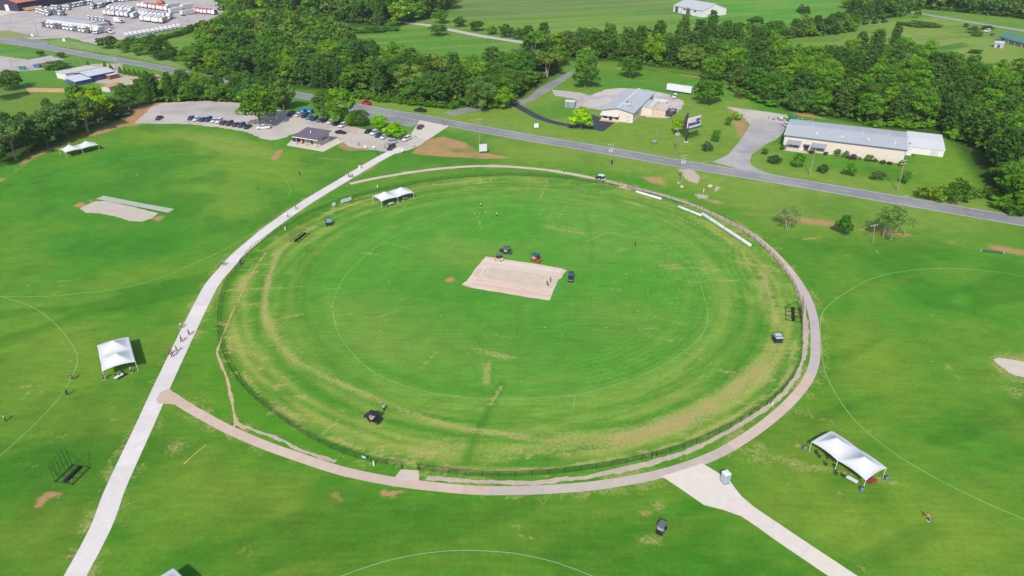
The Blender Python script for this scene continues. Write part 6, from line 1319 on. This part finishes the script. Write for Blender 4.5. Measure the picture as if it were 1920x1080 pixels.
for k in range(len(fpts) - 1):
    a, b_ = fpts[k], fpts[k + 1]; o = ob('post', pm, fence); o.location = a - O0
    if any(((a + b_) / 2 - g).length < 1.9 for g in gates): continue
    L_ = (b_ - a).length; r_ = math.atan2(b_.y - a.y, b_.x - a.x)
    for me_, nm in ((cm_, 'mesh_panel'), (rm, 'top_rail')): o = ob(nm, me_, fence); o.location = a - O0; o.rotation_euler.z = r_; o.scale.x = L_
gp = MB().tube([(0, 0, 0), (0, 0, 1.5)], .07, 8).mesh('gate_post', FBLK)
for px, py in ((753.5, 880), (785.5, 882), (1166, 350), (1187, 353), (535, 428.5), (452, 497), (1258, 376), (1222, 859)): o = ob('gate_post', gp, fence); o.location = G(px, py) - O0
# silver yard fence round the office yard
def wire_fence(pxs, label, hgt=1.8, step=3.5, name='yard_fence'):
    P = resample(smooth(GP(pxs), 2.0), step); t = thing(name, label, 'fence', P[0]); mp_ = MB().tube([(0, 0, 0), (0, 0, hgt)], .04, 5).mesh('post', STEEL)
    for k in range(len(P)):
        o = ob('post', mp_, t); o.location = P[k] - P[0]
        if k < len(P) - 1: MB().tube([P[k] - P[0] + Vector((0, 0, hgt - .05)), P[k + 1] - P[0] + Vector((0, 0, hgt - .05))], .025, 4).build('top_rail', STEEL, t)
wire_fence('1085,190 1105,175 1120,163 1175,156 1250,168 1280,176', 'silver wire fence behind the office gravel yard'); wire_fence('1225,217 1250,222 1280,212 1300,200', 'silver wire fence beside the flatbed lorry')
wire_fence('0,58 30,62 60,68 90,69.5', 'wire fence along the lorry yard left of its entrance', 1.5, 6); wire_fence('122,76 150,80 185,86', 'wire fence along the lorry yard right of its entrance', 1.5, 6)
for px, py, lab in ((62, 68, 'white gate stone left of the lorry yard entrance'), (121, 77, 'white gate stone right of the lorry yard entrance')):
    t = thing('gate_stone', lab, 'gate stone', G(px, py)); MB().hexa([(-.9, -.5, 0), (.9, -.5, 0), (.9, .5, 0), (-.9, .5, 0)], [(-.7, -.4, 1.7), (.7, -.4, 1.7), (.7, .4, 1.7), (-.7, .4, 1.7)]).build('stone', WHITEB, t)
# ------------------------------------------------------------------ poles and cables
WOODP_ = mat('pole_wood', alb(168, 156, 140), .9, .15, 1.5, stretch=(1, 1, .15)); WIRE = mat('cable', alb(150, 156, 150), .5, .05, 1); TRF = mat('transformer_grey', alb(206, 210, 216), .5, .05, 2)
def pole(px, py, tx, ty, label, arm=0, trans=0, lamp=False, r=.16, armrot=.35, metal=False):
    g = G(px, py); h = HT(px, py, ty); t = thing('lamp_post' if lamp else 'power_pole', label, 'lamp post' if lamp else 'power pole', g)
    z = h; x = (tx - 960) / FOC * (g.y * math.cos(TH) + (H - h) * math.sin(TH)) - g.x; x = max(-1.2, min(1.2, x))
    b = MB().tube([(0, 0, -.1), (x * .5, 0, h * .5), (x, 0, h)], [r, r * .85, r * .65], 8); b.build('pole', STEEL if metal else WOODP_, t)
    for k in range(arm):
        za = h - .5 - k * 1.1; b = MB(); c_, s_ = math.cos(armrot), math.sin(armrot); o = MB().box((x, 0, za), (2.6, .14, .16), rz=armrot); o.build('crossarm', WOODP_, t); b = MB()
        for q in (-1.1, -.4, .4, 1.1): b.cyl((x + q * c_, q * s_, za + .08), .07, .2, 6)
        b.build('insulator', WHITEP, t)
    for k in range(trans): MB().cyl((x + (.42 if k % 2 == 0 else -.42), -.12, h - 3.0), .3, 1.0, 10).build('transformer', TRF, t)
    if lamp: MB().box((x + .5, 0, h), (1.2, .35, .16)).build('lamp_head', WHITEP, t)
    return Vector((g.x + x, g.y, h))
q1 = pole(899, 270, 899, 222, 'power pole behind the white notice board', 1); q2 = pole(1144.5, 319, 1146, 269, 'power pole with transformer and climbing vine', 2, 2); q3 = pole(1276, 345, 1283, 290, 'power pole with transformer beside the gravel patch', 2, 2); q4 = pole(1269, 287, 1272, 239, 'power pole with white transformers before the billboard', 1, 2)
q5 = pole(1518, 329.5, 1530, 276, 'power pole on the warehouse lawn', 0); q6 = pole(1683, 357, 1697, 299, 'tall leaning power pole at the right of the warehouse lawn', 2, 0); q7 = pole(1684, 440, 1692, 366, 'power pole rising behind the thin crowned tree', 1); q8 = pole(1637, 455, 1640, 420, 'short leaning post beside the thin crowned tree', 1, r=.13)
q9 = pole(1231, 255, 1234, 226, 'thin pole on the office lawn', 0, r=.08); q10 = pole(902, 209, 899, 184, 'pole at the corner of the side lane', 0)
pl_ = [pole(72, 69.5, 62, 34, 'tall dark pole left of the lorry yard entrance', 0), pole(36, 91, 30, 70, 'pole on the near side of the road at the left', 1), pole(153, 125, 142, 80, 'tall pole between road and workshop', 1), pole(218, 129, 213, 103, 'pole with white transformers beside the conifer row', 1, 2), pole(321, 137, 318, 114, 'pole beside the road before the left wood', 1), pole(23, 127, 17, 108, 'pole on the left gravel yard', 0)]
for px, py, tx, ty, lab in ((20, 39, 17, 19, 'pale lamp post before the dark barn'), (106, 31, 102, 14, 'left white lamp post in the upper yard'), (113.5, 30.5, 110, 14, 'right white lamp post in the upper yard'), (237, 66, 233, 50, 'lamp post at the front of the lorry yard'), (354, 43, 352, 30, 'lamp post at the right of the lorry yard'), (25, 305 - 80, 21, 218, 'short white marker post in the left tree row')): pole(px, py, tx, ty, lab, 0, 0, True, .12, metal=True)
def cables(P, label, n=2):
    for a, b_ in zip(P, P[1:]):
        t = thing('power_cable', label + ' spanning two poles', 'cable', a, 0, 'overhead cables')
        for k in range(n):
            dz = -.3 - k * .5; MB().tube([Vector((0, 0, dz)) + (b_ - a) * s + Vector((0, 0, -4 * .03 * (b_ - a).length * s * (1 - s))) for s in np.linspace(0, 1, 9)], .022, 4).build('wire', WIRE, t)
cables([q10, q1, q2, q3, q5, q6], 'thin overhead cable along the road'); cables([q3, q4], 'thin overhead cable crossing the road'); cables([pl_[1], pl_[2], pl_[3], pl_[4]], 'thin overhead cable along the road on the left')
ptree('bush', 1146, 309, 296, 6, tc(60, 104, 40), 'climbing vine on the power pole with transformer', name='climbing_vine', cat='vine')
# ------------------------------------------------------------------ billboard and signs
g = G(1286, 266); hb_ = HT(1286, 266, 243); t = thing('billboard', 'two sided roadside billboard on a black pole with white and navy face', 'billboard', g)
ht_ = HT(1286, 266, 222) * .98; rzb = math.radians(38); 
MB().tube([(0, 0, 0), (0, 0, 6.0)], .42, 12).build('pole', DARK, t); MB().cyl((0, 0, 0), .9, .25, 12).build('footing', CONCP, t)
def face(rz, x0, nm):
    c_, s_ = math.cos(rz), math.sin(rz); b = MB(); L_, hh, zb = 8.0, 4.0, 5.6
    f = MB().box((x0[0] + c_ * L_ / 2, x0[1] + s_ * L_ / 2, zb + hh / 2), (L_, .3, hh), rz).build(nm, WHITEP if nm == 'front_face' else mat('dark_face', alb(66, 62, 92), .6, .2, .6), t)
    for k in range(4): q = 1 + k * 2.3; MB().box((x0[0] + c_ * q - s_ * .35, x0[1] + s_ * q + c_ * .35, zb + hh / 2), (.16, .3, hh), rz).build('back_brace', DARK, t)
    MB().box((x0[0] + c_ * L_ / 2 + s_ * .9, x0[1] + s_ * L_ / 2 - c_ * .9, zb - .25), (L_ + .6, 1.2, .12), rz).build('catwalk', mat('catwalk_green', alb(60, 96, 90), .6, .08, 1), t)
    return f, c_, s_, L_, hh, zb
f, c_, s_, L_, hh, zb = face(rzb, (-.3, -.3), 'front_face')
def on(u0, u1, v0, v1, m_, nm, sh=0.0):
    x0, y0 = -.3 + s_ * .165, -.3 - c_ * .165; b = MB(); P = [(u0, v0), (u1, v0), (u1 + sh, v1), (u0 + sh, v1)]
    b.hexa([(x0 + c_ * u, y0 + s_ * u, zb + v) for u, v in P], [(x0 + c_ * u + s_ * .02, y0 + s_ * u - c_ * .02, zb + v) for u, v in P]); b.build(nm, m_, f)
NVY = mat('ad_navy', alb(52, 72, 136), .6, .05, 1); PNK = mat('ad_pink', alb(222, 70, 130), .6, .05, 1); PAL = mat('ad_pale_pink', alb(240, 214, 224), .6, .05, 1)
on(.9, 7.6, .7, 1.9, NVY, 'navy_band'); on(.1, .85, .3, 2.2, PNK, 'pink_corner'); on(6.8, 7.9, 2.1, 3.3, PNK, 'pink_corner'); on(1.0, 4.9, 2.1, 3.5, PAL, 'pale_panel'); on(5.1, 6.7, 2.0, 3.2, mat('ad_dark', alb(64, 84, 128), .6, .1, 1), 'picture_block')
for k in range(8): on(1.3 + k * .62, 1.3 + k * .62 + .42, 1.05 + .0, 1.6, WHITEP, 'letter_mark', .0) if k != 4 else None
face(math.radians(70), (-1.1, .35), 'rear_face')
def board(px, py, w_, h_, z0, m_, label, rz=.15, name='notice_board', cat='sign', legs=2, pic=None):
    t = thing(name, label, cat, G(px, py), rz); pn = MB().box((0, 0, z0 + h_ / 2), (w_, .08, h_)).build('panel', m_, t)
    for s in ((-1, 1) if legs == 2 else (0,)): MB().tube([(s * w_ * .42, .07, 0), (s * w_ * .42, .07, z0 + h_ * .9)], .045, 6).build('leg', STEEL, t)
    if pic: MB().box((0, -.05, z0 + h_ * .55), (w_ * .7, .02, h_ * .35)).build('print', pic, pn)
    return t
board(906, 288, 3.0, 2.9, .9, mat('board_white', alb(214, 220, 226), .5, .04, 1), 'white board on legs beside the red earth patch')
board(1005.5, 241.5, 1.9, 1.8, .5, WHITEP, 'small white sign on the office lawn near the road', .2); board(831, 237, .75, .75, 1.6, REDM, 'red stop sign at the entrance apron', .1, 'stop_sign', 'sign', 1)
board(685, 280, .9, .8, .7, WHITEP, 'left small white sign on the gravel before the gate', .1, 'small_sign'); board(701, 280.5, .9, .8, .7, WHITEP, 'right small white sign on the gravel before the gate', .1, 'small_sign'); board(776 - 22, 287, .8, .8, .6, WHITEP, 'small white sign right of the gate', .1, 'small_sign')
def banner(px, py, w_, h_, m_, label, rz, z0=.35):
    t = thing('fence_banner', label, 'banner', G(px, py), rz); MB().box((0, 0, z0 + h_ / 2), (w_, .03, h_)).build('cloth', m_, t); b = MB()
    for s in (-1, 1): b.box((s * w_ / 2, .03, z0 + h_ / 2), (.04, .03, h_))
    b.build('hem', STEEL, t)
fr = lambda px, py: ANG(px, py, 22, -9)
banner(626.5, 388, 1.4, 1.2, WHITEP, 'single white banner on the far left fence', fr(626, 386)); banner(644.5, 381.5, 2.2, 1.2, WHITEP, 'left of the paired white banners on the far left fence', fr(645, 380)); banner(654.5, 378.5, 2.2, 1.2, WHITEP, 'right of the paired white banners on the far left fence', fr(655, 377)); banner(452, 496, 2.0, 1.3, mat('banner_blue', alb(150, 186, 226), .7, .05, 1), 'pale blue banner on the left fence', ANG(452, 496, 10, -14)); banner(683, 864.5, .8, .5, mat('banner_green', alb(170, 214, 196), .7, .05, 1), 'small pale green sign on the near fence', ANG(683, 864, 20, 5), .7)
for px, py, hp_, lab in ((535, 431, 8, 'white marker post inside the left fence'), (708, 352, 9, 'white marker post between the ring path and the far fence'), (1447, 761, 10, 'white marker post outside the lower right fence'), (701, 873, 8, 'white marker post outside the near fence'), (1319, 360, 5, 'pale bollard beside the gravel patch')):
    g = G(px, py); t = thing('marker_post', lab, 'post', g); MB().box((0, 0, .55), (.22, .12, 1.1)).build('post', WHITEP, t); MB().box((0, 0, 1.14), (.26, .16, .08)).build('cap', STEEL, t)
t = thing('litter_bin', 'white litter bin beside the broad path', 'bin', G(675, 316)); MB().cyl((0, 0, 0), .45, 1.25, 12, .5).build('body', WHITEP, t); MB().cyl((0, 0, 1.25), .52, .12, 12, .3).build('lid', STEEL, t)
# portable toilet
PT = mat('toilet_grey', alb(198, 206, 218), .5, .04, 1); t = thing('portable_toilet', 'grey portable toilet with white roof at the ring path junction', 'portable toilet', G(1359, 903), .35); MB().box((0, 0, 1.05), (1.15, 1.15, 2.0)).build('cabin', PT, t); MB().hexa([(-.62, -.62, 2.05), (.62, -.62, 2.05), (.62, .62, 2.05), (-.62, .62, 2.05)], [(-.4, -.4, 2.35), (.4, -.4, 2.35), (.4, .4, 2.35), (-.4, .4, 2.35)]).build('roof', WHITEP, t); dr = MB().box((0, -.59, 1.05), (.8, .05, 1.8)).build('door', mat('toilet_door', alb(168, 184, 206), .5, .04, 1), t); MB().box((.3, -.63, 1.1), (.06, .05, .2)).build('handle', DARK, dr); MB().box((0, 0, .03), (1.25, 1.3, .06)).build('skid', DARK, t)
# rolled white covers
for a, b_, r_, lab in (((1192, 361), (1240, 375), .42, 'short white cover roll nearest the far gate'), ((1272, 389), (1315, 406), .36, 'thin white cover roll in the middle of the three'), ((1316, 403), (1407, 463), .5, 'long thick white cover roll inside the right fence')):
    A1, B1 = G(*a), G(*b_); t = thing('cover_roll', lab, 'rolled cover', A1); d = B1 - A1; ring = [Vector((0, 0, r_ * .9))] + [d * s + Vector((0, 0, r_ * .9)) for s in (.01, .25, .5, .75, .99)] + [d + Vector((0, 0, r_ * .9))]
    MB().tube(ring, [r_ * .85, r_, r_ * 1.02, r_ * .97, r_ * 1.02, r_, r_ * .85], 12).build('roll', CANVAS, t, True); n_ = int(d.length / 4)
    for k in range(1, n_): c0 = d * (k / n_); MB().tube([c0 - d.normalized() * .06 + Vector((0, 0, r_ * .9)), c0 + d.normalized() * .06 + Vector((0, 0, r_ * .9))], r_ * 1.05, 12).build('strap', STEEL, t)
t = thing('drain_pipe', 'long dark pipe with white ends lying on the right lawn', 'pipe', G(1838, 471)); d = G(1881, 475.5) - G(1838, 471); MB().tube([Vector((0, 0, .3)) + d * .02, Vector((0, 0, .3)) + d * .98], .3, 10).build('pipe', mat('pipe_dark', alb(62, 90, 72), .6, .08, 1), t)
for s in (0, 1): MB().tube([Vector((0, 0, .3)) + d * (s * .98), Vector((0, 0, .3)) + d * (s * .98 + .02)], .34, 10).build('end_cap', WHITEP, t)
# sight screen frames
def sightscreen(A0, B0, label, W2=3.4, hh=4.2, flip=1):
    a, b_ = G(*A0), G(*B0); L_ = (b_ - a).length; rz = math.atan2(b_.y - a.y, b_.x - a.x); t = thing('sight_screen', label, 'sight screen', (a + b_) / 2, rz); f = -flip
    b = MB()
    for y in (0, f * W2): b.tube([(-L_/2, y, .15), (L_/2, y, .15)], .07, 5)
    for x in (-L_/2, -L_/6, L_/6, L_/2): b.tube([(x, 0, .15), (x, f * W2, .15)], .06, 5)
    b.build('base_frame', FBLK, t); b = MB()
    for k in range(6): x = -L_/2 + L_ * k / 5; b.tube([(x, 0, .15), (x, 0, hh)], .035, 5)
    for z in (hh * .35, hh * .7, hh): b.tube([(-L_/2, 0, z), (L_/2, 0, z)], .035, 5)
    b.build('upright_frame', mat('frame_green', alb(58, 74, 56), .6, .08, 2), t)
    for x in (-L_/2, L_/2): MB().tube([(x, f * W2, .15), (x, 0, hh * .8)], .04, 5).build('brace', FBLK, t)
    MB().loft([[(x, f * W2 * .5 + math.cos(q) * .38, .3 + math.sin(q) * .22 + .02 * math.sin(x * 3)) for q in np.linspace(0, 6.283, 10, endpoint=False)] for x in np.linspace(-L_/2 + .2, L_/2 - .2, 8)]).build('cloth_roll', mat('black_cloth', alb(26, 28, 34), .9, .1, 2), t, True)
    for x in (-L_/2, L_/2):
        for y in (0, f * W2): MB().tube([(x, y - .06, .14), (x, y + .06, .14)], .14, 10).build('wheel', TYRE, t)
sightscreen((104, 904), (136, 873), 'large dark sight screen frame on the left lawn'); sightscreen((545, 453), (566, 437), 'dark sight screen frame inside the left fence', 2.6, 3.4); sightscreen((1502, 605), (1500, 580), 'dark sight screen frame against the right fence', 3.4, 3.8, -1)
# ------------------------------------------------------------------ small things on the fields
for k, (px, py) in enumerate(((729, 527), (754, 562), (827, 593), (882, 491), (1047, 498), (1022, 614), (1055, 627), (1137, 614), (1201, 507), (1215, 546), (1197, 584), (905, 612), (1268, 558), (775, 459))):
    t = thing('field_marker', 'small white disc marker lying on the infield grass', 'marker', G(px, py), 0, 'white disc markers'); MB().cyl((0, 0, .012), .13, .05, 12, .06).build('disc', WHITEP, t)
for px, py, lab in ((909, 511, 'three wooden stumps at the left end of the central pitch'), (1031, 532, 'three wooden stumps at the right end of the central pitch')):
    g = G(px, py); t = thing('wicket', lab, 'stumps', (g.x, g.y, .036), ANG(px, py, -15, 18))
    for k in (-1, 0, 1): MB().cyl((k * .11, 0, 0), .022, .71, 6).build('stump', mat('stump_wood', alb(222, 196, 150), .6, .05, 4), t)
    for s in (-1, 1): MB().tube([(s * .11 - .05 * s, 0, .72), (s * .0, 0, .72)], .012, 5).build('bail', MATS['stump_wood'], t)
CONE = mat('cone_orange', alb(240, 116, 70), .6, .05, 3)
for k, (px, py) in enumerate(((614, 246), (655, 249), (664, 250), (669, 251), (678, 252), (638, 262), (660, 268), (673, 274), (678, 275), (690, 279), (589, 217))):
    t = thing('traffic_cone', 'orange traffic cone on the gravel car park', 'traffic cone', G(px, py), 0, 'traffic cones in the car park'); MB().cyl((0, 0, .04), .2, .7, 8, .04).build('cone', CONE, t); MB().box((0, 0, .02), (.45, .45, .04)).build('base', CONE, t)
# debris behind the warehouse corner, pale boulders by the gravel patch
for k, (px, py) in enumerate(((1444, 222), (1452, 224), (1460, 223), (1466, 226), (1472, 222), (1500, 224), (1520, 228))):
    t = thing('junk_pile', 'pale heap of scrap behind the warehouse corner', 'scrap', G(px, py), random.uniform(0, 3), 'scrap heaps behind the warehouse')
    for q in range(5): MB().box((random.uniform(-1, 1), random.uniform(-.8, .8), random.uniform(.2, .5)), (random.uniform(.5, 1.8), random.uniform(.2, .7), random.uniform(.15, .6)), random.uniform(0, 3), random.uniform(-.3, .3)).build('board', random.choice((WHITEP, STEEL, BTRIM, TANR)), t)
def rock(px, py, r_, m_, label, group=None):
    t = thing('boulder', label, 'boulder', G(px, py), random.uniform(0, 6), group); R2 = random.Random(int(px)); V = []
    for j in range(1, 5):
        for i_ in range(8): a = 6.283 * i_ / 8; f_ = math.sin(math.pi * j / 5) * R2.uniform(.8, 1.15); V.append((math.cos(a) * r_ * f_, math.sin(a) * r_ * f_ * .8, r_ * .55 * (1 - math.cos(math.pi * j / 5)) / 1.0 * R2.uniform(.9, 1.05) - .08))
    MB().loft([V[8 * j:8 * j + 8] for j in range(4)]).build('rock', m_, t, True)
ROCKP = mat('pink_rock', alb(216, 188, 170), .9, .15, 2); rock(1278, 352, .9, ROCKP, 'round pinkish boulder below the transformer pole'); rock(1331, 352, 1.2, ROCKP, 'long pale boulder right of the gravel patch'); rock(1272, 344, .6, ROCKP, 'small pale boulder at the foot of the transformer pole'); rock(1227, 268, 1.3, mat('grey_rock', alb(140, 152, 152), .9, .12, 2), 'grey boulder on the office lawn')
# corn in rows
CV = []; CCl = []; r = np.random.default_rng(12)
for a, b_ in (((1165, 127), (1345, 148)), ((1170, 125), (1350, 145.5)), ((1190, 123), (1352, 143)), ((1200, 122), (1352, 140.5))):
    A1, B1 = G(*a), G(*b_); n_ = int((B1 - A1).length / .35)
    for k in range(n_):
        p = A1 + (B1 - A1) * (k / n_); p = np.array([p.x + r.normal(0, .25), p.y + r.normal(0, .25), 0])
        for q in range(3):
            an = r.uniform(0, 6.28); u = np.array([math.cos(an), math.sin(an), .25]) * .55; z0 = r.uniform(.5, 1.9); w_ = np.array([-math.sin(an), math.cos(an), 0]) * .16; c0 = p + np.array([0, 0, z0])
            CV += [c0 - w_, c0 + w_, c0 + u + w_ * .5, c0 + u - w_ * .5]; cl_ = np.array([*tc(118, 138, 70), 1]) * r.uniform(.75, 1.2); CCl += [cl_] * 4
tag(ob('corn_rows', raw_leaves('corn_rows', np.array(CV), np.array(CCl)), color=(1, 1, 1)), 'strip of young corn rows behind the office lawn', 'crop', kind='stuff')
# ------------------------------------------------------------------ people
def skin_mesh(name, V, E, R, m_, sub=1, root=0):
    me = bpy.data.meshes.new(name + '_skeleton'); me.from_pydata(V, E, []); o = bpy.data.objects.new(name, me); COL.objects.link(o); md = o.modifiers.new('skin', 'SKIN'); md.use_smooth_shade = True
    if not me.skin_vertices:
        bm = bmesh.new(); bm.from_mesh(me); bm.verts.layers.skin.verify(); bm.to_mesh(me); bm.free()
    for k, s in enumerate(me.skin_vertices[0].data): s.radius = (R[k], R[k]) if not isinstance(R[k], tuple) else R[k]; s.use_root = (k == root)
    sb = o.modifiers.new('sub', 'SUBSURF'); sb.levels = sub; sb.render_levels = sub
    dg = bpy.context.evaluated_depsgraph_get(); dg.update(); ev = o.evaluated_get(dg); out = bpy.data.meshes.new_from_object(ev); out.name = name; out.materials.clear(); out.materials.append(m_); bpy.data.objects.remove(o); return out
SKIN = mat('skin', (1, 1, 1), .6, .03, 4, objcol=True); CLOTH = mat('cloth', (1, 1, 1), .85, .06, 6, objcol=True); HAIR = mat('hair', alb(36, 28, 26), .8, .1, 8)
def pose(step, arm, bow=0.0):
    V = []; E = []; R = []
    def add(p, r_, par=None):
        V.append(p); R.append(r_)
        if par is not None: E.append((par, len(V) - 1))
        return len(V) - 1
    pel = add((0, 0, .95), .12); ch = add((0, .02 + bow * .3, 1.28 - bow * .05), .13, pel); nk = add((0, .03 + bow * .5, 1.5 - bow * .1), .055, ch); hd = add((0, .06 + bow * .55, 1.63 - bow * .12), .095, nk); tp = add((0, .05 + bow * .6, 1.74 - bow * .13), .075, hd); add((0, .16 + bow * .58, 1.62 - bow * .13), .022, hd)
    J = {}
    for s in (-1, 1):
        sh = add((s * .2, .02 + bow * .42, 1.42 - bow * .08), .06, ch); el = add((s * .27, -.06 * s * arm + bow * .5, 1.14), .042, sh); wr_ = add((s * .26, .1 + -.18 * s * arm + bow * .6, .92), .03, el); pa = add((s * .255, .13 - .2 * s * arm + bow * .62, .84), .032, wr_)
        for q in range(4): k1 = add((s * (.255 + .0), .13 - .2 * s * arm + bow * .62 + (q - 1.5) * .022, .775 - .006 * (1.5 - abs(q - 1.5))), .0095, pa); add((s * .245, .14 - .2 * s * arm + bow * .62 + (q - 1.5) * .021, .735 - .008 * (1.5 - abs(q - 1.5))), .008, k1)
        k1 = add((s * .235, .165 - .2 * s * arm + bow * .62, .82), .011, pa); add((s * .225, .185 - .2 * s * arm + bow * .62, .785), .009, k1)
        hp = add((s * .1, 0, .88), .095, pel); kn = add((s * .11, .1 * s * step + .03, .5), .066, hp); an = add((s * .11, .2 * s * step - .05, .09), .042, kn); add((s * .12, .2 * s * step + .1, .035), .038, an); J[s] = (sh, el, hp, kn, an)
    body = skin_mesh('body', V, E, R, SKIN)
    def sub(idx, edges, rad, name, m_): return skin_mesh(name, [V[i_] for i_ in idx], edges, rad, m_)
    mid = lambda a, b_, t_: tuple(V[a][q] + (V[b_][q] - V[a][q]) * t_ for q in range(3))
    vs = [V[pel], V[ch], mid(ch, nk, .7)]; es = [(0, 1), (1, 2)]; rs = [.145, .158, .085]
    for s in (-1, 1): vs += [V[J[s][0]], mid(J[s][0], J[s][1], .85)]; k = len(vs); es += [(1, k - 2), (k - 2, k - 1)]; rs += [.082, .062]
    shirt = skin_mesh('shirt', vs, es, rs, CLOTH)
    vs = [(0, 0, .98)]; es = []; rs = [.138]
    for s in (-1, 1): vs += [V[J[s][2]], V[J[s][3]], mid(J[s][3], J[s][4], .92)]; k = len(vs); es += [(0, k - 3), (k - 3, k - 2), (k - 2, k - 1)]; rs += [.115, .085, .068]
    tr = skin_mesh('trousers', vs, es, rs, CLOTH)
    b = MB()
    for s in (-1, 1): a = V[J[s][4]]; b.loft([[(a[0] + x * w_, a[1] + y, z) for x, z in ((-1, .0), (1, .0), (.9, h_), (-.9, h_))] for y, w_, h_ in ((-.08, .045, .09), (.06, .055, .09), (.2, .04, .05))])
    shoes = b.mesh('shoes', CLOTH); hx = V[hd]; hair = MB().loft([[(math.cos(q) * r_, hx[1] - .02 + math.sin(q) * r_ * 1.1, hx[2] + z) for q in np.linspace(0, 6.283, 10, endpoint=False)] for r_, z in ((.09, .02), (.105, .07), (.09, .13), (.03, .165))]).mesh('hair', HAIR, True)
    return [('body', body), ('shirt', shirt), ('trousers', tr), ('shoes', shoes), ('hair', hair)]
POSES = {'stand': pose(.1, .1), 'walk': pose(1.0, 1.0), 'bend': pose(.5, .3, .8)}
COLS = dict(white=alb(240, 240, 240), black=alb(34, 34, 40), navy=alb(40, 48, 84), blue=alb(50, 96, 176), red=alb(180, 40, 56), maroon=alb(120, 36, 50), yellow=alb(226, 200, 60), cream=alb(230, 216, 196), lblue=alb(160, 196, 226), grey=alb(140, 144, 152), teal=alb(40, 80, 84), orange=alb(236, 130, 96), khaki=alb(180, 164, 130))
def person(px, py, sh, tr, po, face_, label, group=None):
    g = G(px, py); t = thing('person', label, 'person', g, face_, group); cl = {'body': (random.choice((alb(196, 150, 122), alb(150, 106, 82), alb(226, 184, 156)))), 'shirt': COLS[sh], 'trousers': COLS[tr], 'shoes': COLS[random.choice(('white', 'black'))], 'hair': None}
    for nm, me_ in POSES[po]: ob(nm, me_, t, cl[nm])
    return t
pp = [(1027, 536, 'maroon', 'black', 'bend', 2.5, 'person in dark red bending on the right end of the central pitch'), (1032, 530, 'grey', 'grey', 'stand', 1.0, 'person in grey standing on the right end of the central pitch'), (1191, 461, 'maroon', 'maroon', 'stand', 2.0, 'person in dark red standing alone on the far right outfield'), (931.5, 407, 'yellow', 'black', 'stand', 3.0, 'person in yellow on the far infield nearer the pitch'), (901.5, 389, 'yellow', 'black', 'walk', 2.4, 'person in yellow at the far boundary line'),
 (720, 771, 'lblue', 'navy', 'stand', .6, 'person in light blue beside the black golf cart'), (484, 357, 'black', 'black', 'stand', 0, 'person in black on the left upper oval nearer the path'), (562.5, 330, 'black', 'black', 'walk', 1, 'person in black on the grass above the left boundary line'), (11, 790, 'white', 'black', 'stand', 2, 'person in white shirt at the left edge of the frame'), (127, 742, 'teal', 'black', 'walk', 1, 'person in dark teal on the lower left oval'), (136.5, 713, 'maroon', 'navy', 'stand', .5, 'person in dark red on the lower left boundary line'), (196, 712, 'black', 'black', 'stand', 0, 'person in black at the near left leg of the left tent'),
 (340, 616, 'cream', 'grey', 'walk', -.5, 'person in cream walking at the left side of the broad path'), (355.5, 629, 'blue', 'navy', 'walk', 2.6, 'person in blue walking at the right side of the broad path'), (341, 641, 'navy', 'black', 'walk', -.5, 'person in dark blue in the middle of the broad path'), (332.5, 660, 'maroon', 'navy', 'walk', 2.6, 'person in dark red on the broad path behind the pair'), (318.5, 666, 'red', 'navy', 'walk', -.5, 'left person of the pair in red on the broad path'), (324, 669, 'red', 'black', 'walk', -.5, 'right person of the pair in red on the broad path'),
 (416, 497, 'blue', 'navy', 'walk', 2.6, 'person in blue of the pair beside the blue banner'), (421, 498, 'lblue', 'grey', 'walk', 2.6, 'person in light blue of the pair beside the blue banner'), (540, 408, 'white', 'navy', 'walk', 2.5, 'person in white on the broad path near the left fence'), (555.5, 393, 'blue', 'blue', 'walk', 2.5, 'person in blue on the broad path above the one in white'), (654, 332, 'red', 'navy', 'walk', 2.4, 'person in red, leftmost of three on the upper path'), (657.5, 332.5, 'white', 'navy', 'walk', 2.4, 'person in white, middle of three on the upper path'), (661, 333, 'navy', 'black', 'walk', 2.4, 'person in dark blue, rightmost of three on the upper path'),
 (673, 274, 'grey', 'black', 'stand', 1, 'person in grey near the small white signs'), (721.5, 279, 'navy', 'black', 'stand', -1.5, 'person in dark blue beside the black car at the gate'), (776.5, 277, 'white', 'black', 'stand', 2, 'person in white right of the gate'), (708, 291, 'black', 'black', 'stand', 1, 'person in black on the grass left of the gate'), (1057.5, 323, 'white', 'navy', 'walk', 1.5, 'person in white walking the far ring path'), (1740, 977, 'orange', 'blue', 'bend', 1, 'person in orange and blue on the lower right lawn'), (234, 219, 'grey', 'navy', 'stand', 1, 'person in grey, leftmost of three by the left tree row'), (239, 218, 'white', 'navy', 'stand', 1, 'person in white, middle of three by the left tree row'), (243, 217, 'white', 'grey', 'stand', 1, 'person in white and grey, rightmost of three by the left tree row'),
 (757, 377, 'orange', 'khaki', 'stand', -1.5, 'person in orange under the far left tent of the oval'), (247, 699, 'white', 'black', 'stand', -1.5, 'person in white at the near end of the left tent')]
for a in pp: person(*a)

# ------------------------------------------------------------------ thin summer haze over the whole place
hm = bpy.data.materials.new('haze'); hm.use_nodes = True
for n_ in list(hm.node_tree.nodes): hm.node_tree.nodes.remove(n_)
ho_ = hm.node_tree.nodes.new('ShaderNodeOutputMaterial'); hv = hm.node_tree.nodes.new('ShaderNodeVolumePrincipled'); hv.inputs['Color'].default_value = (.92, .95, 1, 1); hv.inputs['Density'].default_value = 0.00005; hv.inputs['Anisotropy'].default_value = 0.1
hm.node_tree.links.new(hv.outputs[0], ho_.inputs['Volume'])
hz_ = MB().box((0, 1900, 44.5), (8600, 9400, 96)).build('haze', hm); tag(hz_, 'thin pale summer haze over the whole place', 'haze', kind='stuff')
